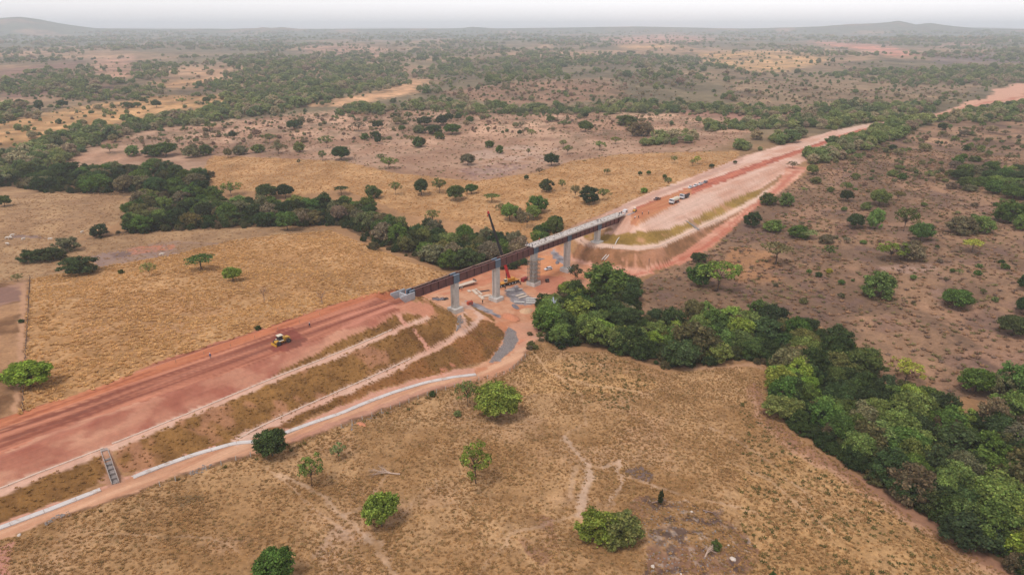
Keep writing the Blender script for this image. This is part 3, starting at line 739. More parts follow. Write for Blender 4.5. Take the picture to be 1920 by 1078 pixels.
mot = fbm(gx / 16, gy / 30, 221, 3) * .5 + fbm(gx / 60, gy / 110, 225, 3) * .5
GC *= (1 + far_f * (mot - .5) * 2.2 * (CLS == 0))[:, None]
spk = smooth(.60, .68, fbm(gx / 11, gy / 18, 229, 3)) * far_f * (CLS == 0)
paint(spk * .4, alb(112, 102, 74))
CLS[(gd > 5600) & (CLS == 0)] = 7
GC = np.clip(GC, .004, .85)

# ---- land material: colour from the ground itself, grain and relief from noise
def land_material():
    m = bpy.data.materials.new('dry land')
    m.use_nodes = True
    nt = m.node_tree; N = nt.nodes; L = nt.links
    b = N['Principled BSDF']; b.inputs['Roughness'].default_value = .95
    b.inputs['Specular IOR Level'].default_value = .15
    at = N.new('ShaderNodeAttribute'); at.attribute_name = 'Col'
    tf = N.new('ShaderNodeAttribute'); tf.attribute_name = 'tuft'
    geo = N.new('ShaderNodeNewGeometry')
    def noise(scale, det, rough=.6):
        n = N.new('ShaderNodeTexNoise'); n.inputs['Scale'].default_value = scale; n.inputs['Detail'].default_value = det; n.inputs['Roughness'].default_value = rough
        L.new(geo.outputs['Position'], n.inputs['Vector']); return n
    def math_(op, a, b_=None, c=None):
        n = N.new('ShaderNodeMath'); n.operation = op
        for i, q in enumerate((a, b_, c)):
            if q is None: continue
            if isinstance(q, (int, float)): n.inputs[i].default_value = q
            else: L.new(q, n.inputs[i])
        return n.outputs[0]
    n1 = noise(.95, 5, .7); n2 = noise(.22, 3); n3 = noise(.62, 4, .7)
    g1 = math_('SUBTRACT', n1.outputs['Fac'], .5); g2 = math_('SUBTRACT', n2.outputs['Fac'], .5)
    amp = math_('MULTIPLY_ADD', tf.outputs['Fac'], .95, .35)
    f = math_('MULTIPLY_ADD', math_('MULTIPLY', g1, amp), 1.15, 1.0)
    f = math_('MULTIPLY_ADD', math_('MULTIPLY', g2, amp), .7, f)
    # wheel ruts and scraper marks along the line on bare earth
    dirt = math_('MAXIMUM', math_('MULTIPLY_ADD', tf.outputs['Fac'], -6.0, 1.0), 0.0)
    def dot_(v3):
        n = N.new('ShaderNodeVectorMath'); n.operation = 'DOT_PRODUCT'; n.inputs[1].default_value = v3
        L.new(geo.outputs['Position'], n.inputs[0]); return n.outputs['Value']
    cv = N.new('ShaderNodeCombineXYZ'); L.new(math_('MULTIPLY', dot_((TX.x, TX.y, 0)), .035), cv.inputs[0]); L.new(math_('MULTIPLY', dot_((NX.x, NX.y, 0)), 1.5), cv.inputs[1])
    n4 = N.new('ShaderNodeTexNoise'); n4.inputs['Scale'].default_value = 1.0; n4.inputs['Detail'].default_value = 4; n4.inputs['Roughness'].default_value = .75; n4.inputs['Distortion'].default_value = .35
    L.new(cv.outputs[0], n4.inputs['Vector'])
    f = math_('MULTIPLY_ADD', math_('MULTIPLY', math_('SUBTRACT', n4.outputs['Fac'], .5), dirt), 1.15, f)
    # dark tussocks where grass stands
    mr = N.new('ShaderNodeMapRange'); mr.interpolation_type = 'SMOOTHSTEP'
    mr.inputs['From Min'].default_value = .56; mr.inputs['From Max'].default_value = .70
    L.new(n3.outputs['Fac'], mr.inputs['Value'])
    dk = math_('MULTIPLY', math_('MULTIPLY', mr.outputs[0], tf.outputs['Fac']), .22)
    f = math_('MULTIPLY', f, math_('SUBTRACT', 1.0, dk))
    mx = N.new('ShaderNodeVectorMath'); mx.operation = 'SCALE'
    L.new(at.outputs['Color'], mx.inputs[0]); L.new(f, mx.inputs['Scale'])
    L.new(mx.outputs[0], b.inputs['Base Color'])
    bp_ = N.new('ShaderNodeBump'); bp_.inputs['Distance'].default_value = .35
    L.new(math_('MULTIPLY_ADD', tf.outputs['Fac'], .6, .15), bp_.inputs['Strength'])
    L.new(n1.outputs['Fac'], bp_.inputs['Height'])
    L.new(bp_.outputs[0], b.inputs['Normal'])
    return m
M['land'] = land_material()

I = np.arange(nr * nc).reshape(nr, nc)
quads = np.stack([I[:-1, :-1], I[:-1, 1:], I[1:, 1:], I[1:, :-1]], -1).reshape(-1, 4)[:, ::-1]
qcls = CLS[quads[:, 0]]
xyz = np.stack([gx, gy, gz], 1)

def sheet(name, sel, **props):
    q = quads[sel]
    if len(q) == 0: return None
    used, inv = np.unique(q.ravel(), return_inverse=True)
    me = bpy.data.meshes.new(name)
    me.vertices.add(len(used)); me.vertices.foreach_set('co', xyz[used].astype(np.float32).ravel())
    me.loops.add(q.size); me.loops.foreach_set('vertex_index', inv.astype(np.int32))
    me.polygons.add(len(q)); me.polygons.foreach_set('loop_start', np.arange(0, q.size, 4, dtype=np.int32))
    me.polygons.foreach_set('loop_total', np.full(len(q), 4, np.int32))
    me.polygons.foreach_set('use_smooth', np.ones(len(q), bool))
    me.update(calc_edges=True)
    ca = me.attributes.new('Col', 'FLOAT_COLOR', 'POINT')
    ca.data.foreach_set('color', np.concatenate([GC[used], np.ones((len(used), 1))], 1).astype(np.float32).ravel())
    ta = me.attributes.new('tuft', 'FLOAT', 'POINT'); ta.data.foreach_set('value', TUFT[used].astype(np.float32))
    me.materials.append(M['land'])
    return new_obj(name, me, None, kind='structure', **props)

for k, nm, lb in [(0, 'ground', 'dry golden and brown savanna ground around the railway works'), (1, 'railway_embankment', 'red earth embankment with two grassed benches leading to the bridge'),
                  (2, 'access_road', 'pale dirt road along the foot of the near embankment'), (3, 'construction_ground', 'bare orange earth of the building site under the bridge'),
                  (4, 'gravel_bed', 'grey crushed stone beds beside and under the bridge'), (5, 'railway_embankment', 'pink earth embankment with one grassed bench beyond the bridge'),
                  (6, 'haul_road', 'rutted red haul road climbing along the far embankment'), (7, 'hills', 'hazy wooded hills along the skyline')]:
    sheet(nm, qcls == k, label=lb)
# ------------------------------------------------------------------ ribbons that follow the ground
def path_points(pts, step):
    """photograph polyline -> evenly spaced world points on the terrain"""
    us, vs2 = [], []
    for (a, b) in zip(pts[:-1], pts[1:]):
        for q in np.linspace(0, 1, 30, endpoint=False):
            us.append(a[0] + (b[0] - a[0]) * q); vs2.append(a[1] + (b[1] - a[1]) * q)
    us.append(pts[-1][0]); vs2.append(pts[-1][1])
    x, y, z = land(us, vs2)
    L = np.concatenate([[0], np.cumsum(np.hypot(np.diff(x), np.diff(y)))])
    k = max(2, int(L[-1] / step) + 1)
    q = np.linspace(0, L[-1], k)
    x, y = np.interp(q, L, x), np.interp(q, L, y)
    for _ in range(2):
        x[1:-1] = (x[:-2] + 2 * x[1:-1] + x[2:]) / 4; y[1:-1] = (y[:-2] + 2 * y[1:-1] + y[2:]) / 4
    return x, y, hq(x, y)

def ribbon(x, y, z, prof, off=0.0):
    """sweep a profile [(across, up)] along points; returns an MB"""
    mb = MB(); k = len(prof); n = len(x)
    vv = []
    for i in range(n):
        dx = x[min(i + 1, n - 1)] - x[max(i - 1, 0)]; dy = y[min(i + 1, n - 1)] - y[max(i - 1, 0)]
        l = math.hypot(dx, dy) or 1; ax, ay = dy / l, -dx / l
        for (a, h) in prof:
            vv.append((x[i] + ax * (a + off), y[i] + ay * (a + off), z[i] + h))
    ff = []
    for i in range(n - 1):
        for j in range(k):
            j2 = (j + 1) % k
            ff.append((i * k + j, i * k + j2, (i + 1) * k + j2, (i + 1) * k + j))
    ff.append(tuple(range(k))); ff.append(tuple(range((n - 1) * k + k - 1, (n - 1) * k - 1, -1)))
    return mb.add(vv, ff)

DRAIN = [(-.72, -.25), (-.72, .16), (-.58, .16), (-.42, .05), (.42, .05), (.58, .16), (.72, .16), (.72, -.25)][::-1]
def drain(pts, label, prof, seg, mat, cat='drain', name='drainage_channel', grp='concrete drains along the embankment'):
    x, y, z = path_points(pts, 1.2)
    z = np.convolve(np.pad(z, 3, mode='edge'), np.ones(7) / 7, 'valid') + .10
    root = empty(name, (x[0], y[0], z[0]), 0, label, cat, grp)
    step = max(2, int(seg / 1.2)); i = 0
    while i < len(x) - 1:
        j = min(i + step, len(x) - 1)
        if len(x) - 1 - j < 2: j = len(x) - 1
        xx, yy, zz = x[i:j + 1].copy(), y[i:j + 1].copy(), z[i:j + 1].copy()
        # recessed joint between cast segments
        xx[-1] += (xx[-2] - xx[-1]) * .05; yy[-1] += (yy[-2] - yy[-1]) * .05
        ribbon(xx - x[0], yy - y[0], zz - z[0], prof).build('channel_segment', mat, root)
        i = j
    return root

drain([(-120, 1034), (0, 990), (95, 955), (189, 918)], 'white concrete drain beside the dirt road, ending at the stepped chute', DRAIN, 6, M['drain'])
drain([(249, 895), (310, 872), (367, 852), (444, 830), (482, 829)], 'white concrete drain between the stepped chute and the dark round tree', DRAIN, 6, M['drain'])
drain([(522, 817), (580, 795), (640, 775), (687, 755), (740, 735), (797, 718), (850, 707), (893, 703)], 'long curved white concrete drain past the dark round tree towards the gravel', DRAIN, 6, M['drain'])
THIN = [(-.2, -.2), (-.2, .08), (.2, .08), (.2, -.2)][::-1]
drain([(-60, 938), (0, 916), (63, 890), (150, 857), (194, 840)], 'thin pale drain on the upper bench, lower end by the chute', THIN, 8, M['benchdrain'])
drain([(210, 832), (234, 823), (351, 776), (434, 741), (497, 715), (640, 659), (690, 638), (735, 618)], 'thin pale drain on the upper bench above the chute', THIN, 8, M['benchdrain'])
drain([(444, 824), (494, 797), (560, 766), (640, 731), (720, 696), (770, 672)], 'thin pale drain on the lower grassed bench', THIN, 8, M['benchdrain'])
drain([(1150, 466), (1188, 467), (1234, 463), (1303, 431), (1349, 411)], 'pale curved drain on the bench beyond the bridge', THIN, 8, M['benchdrain'])
drain([(1164, 440), (1153, 459)], 'short pale chute down the grass above the far bench', THIN, 4, M['concrete_pale'], 'chute', 'slope_chute', 'slope chutes')
for du, lb in ((-2, 'pale concrete kerb, lower one of the pair descending to the trees'), (3, 'pale concrete kerb, upper one of the pair descending to the trees')):
    drain([(1147 + du, 464), (1130 + du, 492)], lb, [(-.2, -.2), (-.2, .16), (.2, .16), (.2, -.2)][::-1], 4, M['concrete_pale'], 'kerb', 'slope_kerb', 'slope chutes')
drain([(1280, 409), (1310, 432)], 'grey brown chute down the far embankment grass', [(-.7, -.2), (-.7, .14), (.7, .14), (.7, -.2)][::-1], 3, M['stone'], 'chute', 'slope_chute', 'slope chutes')

# stepped drop chute on the near embankment
ca = land1(196, 846); cb = land1(217, 907)
cl = cb - ca
chute = empty('stepped_chute', ca, math.atan2(cl.y, cl.x), 'stepped concrete chute with two side walls down the near grass slope', 'chute')
Lh = math.hypot(cl.x, cl.y); dzc = cl.z
for sy in (-1, 1):
    MB().prism([(0, -.3), (0, .55), (Lh, dzc + .55), (Lh, dzc - .3)], sy * .74 - .08, sy * .74 + .08).build('side_wall', M['chute'], chute)
for k in range(7):
    x0 = Lh * k / 7; x1 = Lh * (k + 1) / 7 - .06
    z0 = dzc * (k + .75) / 7
    MB().box(((x0 + x1) / 2, 0, z0 - .15), (x1 - x0, 1.34, .5)).build('step', M['stone'], chute)
MB().box((-.5, 0, .0), (1.0, 1.5, .6), bev=.05).build('inlet_box', M['chute'], chute)

# ------------------------------------------------------------------ railway bridge (local x = along the line, y = away from the camera)
bridge = empty('railway_bridge', (AX.x, AX.y, 0), AXROT, 'long steel girder railway bridge on five concrete piers, deck half laid', 'bridge')
YC = 1.8
PIERS = [23.5, 48.0, 73.5, 98.7, 124.0]
GTOP, GBOT = 19.0, 15.55
def gz_sn(s, n): p = sn(s, n); return ground(p.x, p.y)
for i, s in enumerate(PIERS):
    zb = [2.7, -.1, -.1, -.1, 8.0][i]
    ft = 2.1 if i < 4 else 1.5
    w = 2.4
    # column with a recess on the faces along the line
    h = GBOT - .15 - (zb + ft - .2)
    zc = zb + ft - .2
    pr = [(-w / 2, -w / 2), (w / 2, -w / 2), (w / 2, -w * .22), (w * .36, -w * .22), (w * .36, w * .22), (w / 2, w * .22), (w / 2, w / 2), (-w / 2, w / 2), (-w / 2, w * .22), (-w * .36, w * .22), (-w * .36, -w * .22), (-w / 2, -w * .22)]
    mb = MB(); k = len(pr)
    lv = [zc, zc + 1.0]
    mb.box((s, YC, zc + .5), (w, w, 1.0))
    mb.box((s, YC, zc + h - .5), (w, w, 1.0))
    vv = [(s + p[0] * .998, YC + p[1] * .998, zc + 1.0) for p in pr] + [(s + p[0] * .998, YC + p[1] * .998, zc + h - 1.0) for p in pr]
    mb.add(vv, [(a, (a + 1) % k, (a + 1) % k + k, a + k) for a in range(k)])
    pier = mb.build('pier', M['concrete'], bridge)
    if i == 3: pier['label'] = 'tall concrete pier rising behind the creekside trees'
    MB().box((s, YC, zb + ft / 2), (4.7, 4.7, ft), bev=.05).build('footing', M['concrete_pale'], pier)
    for sy in (-1, 1):
        MB().box((s, YC + sy * 1.0, GBOT - .09), (.8, .38, .18)).build('bearing', M['darkgrey'], pier)
    if i != 3:
        # casting lifts show as shallow grooves: thin proud bands
        pass
GY = (YC - 1.05, YC + 1.05)
edges = [0.6] + PIERS + [146.6]
for gi, y in enumerate(GY):
    for a, b in zip(edges[:-1], edges[1:]):
        x0 = a + (1.65 if a in PIERS else 1.2); x1 = b - (1.65 if b in PIERS else 1.2)
        g = MB()
        g.box(((x0 + x1) / 2, y, (GTOP + GBOT) / 2), (x1 - x0, .06, GTOP - GBOT - .1))
        g.box(((x0 + x1) / 2, y, GTOP - .025), (x1 - x0, .62, .05)).box(((x0 + x1) / 2, y, GBOT + .025), (x1 - x0, .7, .05))
        gir = g.build('girder', M['rust'], bridge)
        nst = max(3, round((x1 - x0) / 3.9))
        for k in range(nst + 1):
            xs = x0 + .1 + (x1 - x0 - .2) * k / nst
            for sy in (-1, 1):
                MB().box((xs, y + sy * .17, (GTOP + GBOT) / 2), (.12, .27, GTOP - GBOT - .12)).build('stiffener', M['rust_dark'], gir)
    # grey painted pieces over the supports
    for s in [0.6] + PIERS + [146.6]:
        l = 3.2 if s in PIERS else 2.3
        p = MB()
        p.box((s, y, (GTOP + GBOT) / 2), (l, .08, GTOP - GBOT - .1)).box((s, y, GTOP - .02), (l, .66, .06)).box((s, y, GBOT + .02), (l, .72, .06))
        sg = p.build('support_panel', M['steelgrey'], bridge)
        for k in range(5):
            for sy in (-1, 1):
                MB().box((s - l / 2 + .12 + (l - .24) * k / 4, y + sy * .19, (GTOP + GBOT) / 2), (.1, .28, GTOP - GBOT - .14)).build('stiffener', M['steelgrey'], sg)
# cross frames and bottom bracing between the girders (seen where the deck is not laid)
for k in range(23):
    x = 3.0 + k * 3.05
    if min(abs(x - s) for s in PIERS) < 1.2: continue
    cf = MB()
    cf.box((x, YC, GTOP - .5), (.16, 2.1, .22)).box((x, YC, GBOT + .4), (.16, 2.1, .22))
    cf.beam((x, GY[0] + .1, GBOT + .5), (x, GY[1] - .1, GTOP - .6), .1, .1)
    cf.build('cross_frame', M['rust_dark'], bridge)
# edge walkway boards on part of the bare girders
for x0, x1 in ((2.5, 12), (14, 21), (26, 34), (36, 46), (51, 60), (62, 69)):
    MB().box(((x0 + x1) / 2, GY[1] - .52, GTOP + .05), (x1 - x0, .34, .06)).build('walkway_board', M['timber'], bridge)
# deck of precast planks from the third pier on
x = 70.6; k = 0
while x < 145:
    l = 2.35 + random.uniform(-.08, .08)
    dz = random.uniform(-.03, .03)
    pk = MB().box((x + l / 2, YC + random.uniform(-.05, .05), GTOP + .26 + dz), (l - .07, 5.6, .46), bev=.04).build('deck_plank', M['deck'], bridge)
    x += l; k += 1
for sy in (-1, 1):
    MB().box((108, YC + sy * 2.68, GTOP + .55), (73, .14, .12)).build('edge_form', M['timber'], bridge)
rb = MB()
for k in range(150):
    xx = random.uniform(72, 145); yy = YC + random.choice((-1, 1)) * random.uniform(.4, 2.2)
    rb.box((xx, yy, GTOP + .52), (.04, random.uniform(.3, .9), .12))
rb.build('rebar', M['brownmetal'], bridge, kind='stuff')
for k in range(16):
    xx = 74 + k * 4.5 + random.uniform(-1, 1)
    MB().box((xx, YC + random.uniform(-1.6, 1.6), GTOP + .58), (random.uniform(.8, 1.8), random.uniform(.2, .4), .12), random.uniform(-.3, .3)).build('formwork_board', M['board'] if k % 3 else M['darkgrey'], bridge)
# abutments
def abutment(sgn, x0, zb):
    a = MB()
    a.box((x0, YC, zb + .3), (4.6, 6.4, .6))
    ab = a.build('abutment', M['concrete_grey'], bridge)
    for sy in (-1, 1):
        MB().prism([(x0 + sgn * 2.1, zb + .6), (x0 + sgn * 2.1, 18.9), (x0 + sgn * .4, 18.9), (x0 - sgn * 4.6, 18.9), (x0 - sgn * 4.6, 18.1), (x0 - sgn * 2.0, zb + .6)][::sgn], YC + sy * 2.75 - .2, YC + sy * 2.75 + .2).build('wing_wall', M['concrete_grey'], ab)
    MB().box((x0 - sgn * .6, YC, (zb + 18.6) / 2), (.6, 5.1, 18.6 - zb - .62)).build('back_wall', M['concrete_grey'], ab)
    for sy in (-1, 1):
        MB().box((x0 + sgn * 1.2, YC + sy * 1.15, (zb + GBOT) / 2 + .1), (1.2, 1.2, max(.3, GBOT - zb - .9))).build('plinth', M['concrete_pale'], ab)
abutment(1, -1.9, 14.9)
abutment(-1, 149.4, 14.9)

# ------------------------------------------------------------------ people: one continuous skinned body, copied
def make_person_mesh(pose):
    J_ = dict(pel=(0, 0, .95), che=(.02, 0, 1.32), nec=(.02, 0, 1.5), hea=(.03, 0, 1.64), top=(.03, 0, 1.74),
              lh=(0, .1, .9), lk=(.02, .12, .5), la=(-.02, .12, .08), lt=(.14, .13, .03), rh=(0, -.1, .9), rk=(.03, -.12, .5), ra=(0, -.12, .08), rt=(.16, -.13, .03),
              ls=(0, .19, 1.42), le=(-.02, .27, 1.14), lw=(.05, .28, .9), lf=(.08, .28, .8), rs=(0, -.19, 1.42), re=(-.02, -.27, 1.14), rw=(.05, -.28, .9), rf=(.08, -.28, .8))
    if pose == 'walk':
        J_.update(lk=(.2, .11, .52), la=(.2, .11, .09), lt=(.36, .11, .05), rk=(-.05, -.11, .5), ra=(-.3, -.11, .13), rt=(-.15, -.11, .03), lw=(-.1, .27, .92), lf=(-.14, .27, .83), rw=(.2, -.27, .96), rf=(.27, -.27, .89))
    if pose == 'bend':
        J_.update(che=(.28, 0, 1.22), nec=(.4, 0, 1.33), hea=(.52, 0, 1.36), top=(.62, 0, 1.38), ls=(.33, .19, 1.27), le=(.4, .24, 1.0), lw=(.5, .16, .78), lf=(.53, .13, .69), rs=(.33, -.19, 1.27), re=(.4, -.24, 1.0), rw=(.5, -.16, .78), rf=(.53, -.13, .69),
                  lk=(.1, .13, .5), rk=(.08, -.13, .5))
    if pose == 'carry':
        J_.update(le=(.08, .26, 1.16), lw=(.32, .2, 1.12), lf=(.4, .17, 1.12), re=(.08, -.26, 1.16), rw=(.32, -.2, 1.12), rf=(.4, -.17, 1.12))
    rad = dict(pel=.15, che=.17, nec=.065, hea=.1, top=.085, lh=.1, lk=.07, la=.05, lt=.045, rh=.1, rk=.07, ra=.05, rt=.045, ls=.08, le=.055, lw=.04, lf=.035, rs=.08, re=.055, rw=.04, rf=.035)
    keys = list(J_); ix = {k: i for i, k in enumerate(keys)}
    ed = [('pel', 'che'), ('che', 'nec'), ('nec', 'hea'), ('hea', 'top'), ('pel', 'lh'), ('lh', 'lk'), ('lk', 'la'), ('la', 'lt'), ('pel', 'rh'), ('rh', 'rk'), ('rk', 'ra'), ('ra', 'rt'), ('che', 'ls'), ('ls', 'le'), ('le', 'lw'), ('lw', 'lf'), ('che', 'rs'), ('rs', 're'), ('re', 'rw'), ('rw', 'rf')]
    return skin_mesh('person_' + pose, [J_[k] for k in keys], [(ix[a], ix[b]) for a, b in ed], [rad[k] for k in keys], 0), J_

def skin_mesh(name, vs2, es, rads, root):
    me = bpy.data.meshes.new(name)
    me.from_pydata(vs2, es, [])
    o = bpy.data.objects.new(name, me); COL.objects.link(o)
    sk = o.modifiers.new('s', 'SKIN'); sk.use_smooth_shade = True
    for i, sv in enumerate(me.skin_vertices[0].data):
        sv.radius = (rads[i], rads[i]); sv.use_root = (i == root)
    ss = o.modifiers.new('d', 'SUBSURF'); ss.levels = 1; ss.render_levels = 1
    dg = bpy.context.evaluated_depsgraph_get()
    out = bpy.data.meshes.new_from_object(o.evaluated_get(dg))
    bpy.data.objects.remove(o, do_unlink=True)
    out.name = name
    return out

PM = {}
def person(loc, heading, pose, shirt, trousers, hat, label, scale=1.0):
    if pose not in PM: PM[pose] = make_person_mesh(pose)
    me0, J_ = PM[pose]
    me = me0.copy(); me.materials.clear()
    for m in (CLOTH[trousers], CLOTH[shirt], M['skin'], M['rubber']): me.materials.append(m)
    hz_ = J_['nec'][2] + .04
    for p in me.polygons:
        c = p.center
        if c.z < .11: k = 3
        elif c.z < .93 and abs(c.y) < .22: k = 0
        elif (Vector(c) - Vector(J_['hea'])).length < .17 or min((Vector(c) - Vector(J_[q])).length for q in ('lf', 'rf')) < .1: k = 2
        else: k = 1
        p.material_index = k
    o = new_obj('person', me, None, label=label, category='person', group='site workers')
    o.location = loc; o.rotation_euler = (0, 0, heading); o.scale = (scale,) * 3
    hm = MB(); hp = Vector(J_['top'])
    prof = [(.135, -.09), (.13, -.02), (.11, .05), (.07, .1), (.0, .12)]
    vv = []; ff = []
    for (r_, h_) in prof[:-1]:
        for q in range(8):
            vv.append((hp.x + r_ * math.cos(q * math.pi / 4), hp.y + r_ * math.sin(q * math.pi / 4), hp.z + h_))
    vv.append((hp.x, hp.y, hp.z + .12))
    for a in range(3):
        for q in range(8): ff.append((a * 8 + q, a * 8 + (q + 1) % 8, a * 8 + 8 + (q + 1) % 8, a * 8 + 8 + q))
    for q in range(8): ff.append((24 + q, 24 + (q + 1) % 8, 32))
    hm.add(vv, ff).build('hard_hat', M[hat] if hat in M else CLOTH[hat], o, smooth_=True)
    return o

DZ = GTOP + .5
def on_deck(u, v):
    p = pix(u, v, DZ); return p
for u, v, hd, ps, sh_, tr, ht, lb in [
        (988, 462, 2.2, 'stand', 'navy', 'dark', 'white', 'worker in dark clothes standing at the open deck edge, left of a pair'),
        (992, 463, -.5, 'carry', 'blue', 'navy', 'yellow', 'worker in blue at the open deck edge, right of a pair'),
        (998, 464, .9, 'stand', 'grey', 'dark', 'white', 'worker in grey alone near the front deck corner above the scaffolded pier'),
        (1011, 453, .3, 'walk', 'orange', 'navy', 'orange', 'worker in an orange vest on the far edge of the deck'),
        (1022, 452, 1.2, 'stand', 'navy', 'dark', 'white', 'worker in navy on the deck between third and fourth piers'),
        (1052, 441, 2.6, 'carry', 'blue', 'dark', 'yellow', 'worker in blue carrying something on the deck before the fourth pier'),
        (1121, 417, .4, 'stand', 'grey', 'navy', 'white', 'worker in grey standing on the deck above the fifth pier'),
        (1127, 416, 3.0, 'bend', 'dark', 'dark', 'yellow', 'worker in dark clothes bending over the deck above the fifth pier'),
        (1161, 404, 1.5, 'stand', 'dark', 'navy', 'white', 'worker in dark clothes near the far end of the deck'),
        (1165, 402, 2.0, 'walk', 'navy', 'grey', 'yellow', 'worker in navy beside the white formwork at the deck end')]:
    person(on_deck(u, v), hd, ps, sh_, tr, ht, lb)
for u, v, hd, ps, sh_, tr, ht, lb in [
        (1190, 411, 1.0, 'bend', 'white', 'maroon', 'white', 'worker in a pale shirt bending beside the far abutment'),
        (1197, 410, 1.0, 'stand', 'maroon', 'dark', 'yellow', 'worker in maroon standing just beyond the far abutment'),
        (1204, 404, 4.0, 'walk', 'navy', 'dark', 'white', 'worker in navy walking on the orange fill, nearer the bridge'),
        (1216, 402, 2.0, 'stand', 'khaki', 'dark', 'white', 'worker in khaki on the orange fill, farther from the bridge'),
        (395, 672, 2.4, 'stand', 'blue', 'grey', 'white', 'worker in blue standing on the red platform left of the yellow compactor'),
        (581, 614, 2.4, 'walk', 'navy', 'dark', 'white', 'worker in dark blue walking on the red platform right of the yellow compactor'),
        (905, 569, 1.0, 'stand', 'dark', 'dark', 'yellow', 'worker in dark clothes on bare ground between first and second piers'),
        (866, 545, 1.0, 'walk', 'khaki', 'dark', 'white', 'worker in khaki near the flatbed trailer behind the first pier')]:
    person(land1(u, v), hd, ps, sh_, tr, ht, lb)

# ------------------------------------------------------------------ machines and vehicles (local x = forward)
def wheel(parent, x, y, r, w, rim='rim', name='wheel'):
    q = MB()
    q.tube([(x, y - w / 2, r), (x, y - w / 2 + .04, r), (x, y + w / 2 - .04, r), (x, y + w / 2, r)], [r * .9, r, r, r * .9], 14)
    o = q.build(name, M['rubber'], parent)
    s_ = 1 if y > 0 else -1
    MB().tube([(x, y + s_ * (w / 2 - .03), r), (x, y + s_ * (w / 2 + .03), r)], r * .58, 10).build('rim', M[rim], o)
    return o

# --- mobile crane behind the second pier
cbase = pix(951, 535.0, 0.0); ce = pix(970, 530, 0)
chd = math.atan2(ce.y - pix(938, 539, 0).y, ce.x - pix(938, 539, 0).x)
cbase.z = ground(cbase.x, cbase.y) + .02
crane = empty('mobile_crane', cbase, chd, 'red and orange telescopic mobile crane with long dark boom behind the second pier', 'crane')
c = MB(); c.box((0, 0, 1.15), (12.6, 2.3, .7), bev=.08); c.build('carrier', M['black'], crane)
MB().box((.4, 0, 1.62), (11.2, 2.7, .22), bev=.04).build('carrier_deck', M['orange'], crane)
cabm = MB().box((-5.4, 0, 1.75), (1.7, 2.6, 1.6), bev=.2).build('driver_cab', M['orange'], crane)
MB().box((-6.0, 0, 2.05), (.54, 2.3, .7), bev=.05).build('windscreen', M['glass'], cabm)
for x in (-4.4, -2.7, .4, 2.1, 3.8):
    for y in (-1.15, 1.15): wheel(crane, x, y, .68, .5)
for x in (-3.6, 5.2):
    og = MB().box((x, 0, .95), (.4, 6.6, .35)).build('outrigger_beam', M['black'], crane)
    for y in (-3.2, 3.2):
        MB().tube([(x, y, .95), (x, y, .12)], .12, 8).tube([(x, y, .12), (x, y, .02)], .4, 10).build('outrigger_foot', M['black'], og)
MB().tube([(.2, 0, 1.73), (.2, 0, 2.0)], 1.2, 16).build('slew_ring', M['black'], crane)
up = MB(); up.box((1.0, 0, 2.6), (4.2, 2.5, 1.15), bev=.15); up.box((3.0, 0, 2.55), (1.3, 2.7, 1.3), bev=.1)
sup = up.build('superstructure', M['orange'], crane)
oc = MB().box((-1.6, -1.0, 2.8), (1.5, .95, 1.5), bev=.15).build('operator_cab', M['cream'], crane)
MB().box((-1.9, -1.0, 3.0), (.96, .99, .8)).build('cab_window', M['glass'], oc)
# boom: foot on the superstructure, tip far above the bridge
foot_l = Vector((1.2, 0, 3.0))
rotc = Matrix.Rotation(chd, 4, 'Z')
foot_w = cbase + (rotc @ foot_l)
tip_dir = Vector((-9.1, -1.2, 31.0))
tip_l = foot_l + (rotc.inverted() @ tip_dir)
bd = tip_l - foot_l; blen = bd.length; bu = bd.normalized()
secs = [('boom_base', 0, .36, 1.0, 'red'), ('boom_section', .33, .6, .86, 'black'), ('boom_section', .58, .82, .76, 'black'), ('boom_section', .80, 1.0, .66, 'black')]
prevb = None
for nm, a, b, wd, mt in secs:
    q = MB().beam(foot_l + bd * a, foot_l + bd * b, wd * 1.05, wd * 1.35)
    o = q.build(nm, M[mt], crane)
hd_ = MB().beam(foot_l + bd * .985, foot_l + bd * 1.02, .7, .8).build('boom_head', M['red'], crane)
MB().beam(foot_l + Vector((-1.6, 0, -.6)), foot_l + bd * .17, .3, .3).build('lift_cylinder', M['black'], crane)
tw = foot_l + bd * 1.02
MB().tube([tw + Vector((-.3, 0, 0)), tw + Vector((-.3, 0, -1.6))], .05, 5).build('hoist_rope', M['black'], crane)
MB().box(tw + Vector((-.3, 0, -2.0)), (.45, .35, .8), bev=.1).build('hook_block', M['red'], crane)

# --- soil compactor on the near platform
cp = pix(528, 643.5, 18.55); cp.z = ground(cp.x, cp.y)
comp = empty('soil_compactor', cp, AXROT + math.pi, 'yellow soil compactor with white cab roof and front blade on the red platform', 'compactor')
comp.scale = (.84, .84, .84)
MB().box((.2, 0, 1.25), (4.6, 1.7, .7), bev=.1).build('chassis', M['yellow'], comp)
hood = MB().prism([(-.5, 1.5), (-.5, 2.35), (-.9, 2.45), (-3.1, 2.05), (-3.3, 1.85), (-3.3, 1.1), (-.5, 1.1)][::-1], -.85, .85).build('engine_hood', M['yellow'], comp)
for sy in (-1, 1):
    for x in (-2.4, -1.9, -1.4): MB().box((x, sy * .86, 1.75), (.3, .03, .4)).build('vent', M['darkgrey'], hood)
MB().tube([(-1.2, .4, 2.3), (-1.2, .4, 3.0)], .07, 8).build('exhaust', M['black'], hood)
cab_ = MB().box((.55, 0, 2.55), (1.55, 1.6, 1.75), bev=.08, top=(.92, .92)).build('cab', M['darkgrey'], comp)
for sy in (-1, 1): MB().box((.55, sy * .79, 2.7), (1.2, .03, .95)).build('side_window', M['glass'], cab_)
MB().box((1.32, 0, 2.7), (.03, 1.25, .95)).build('windscreen', M['glass'], cab_)
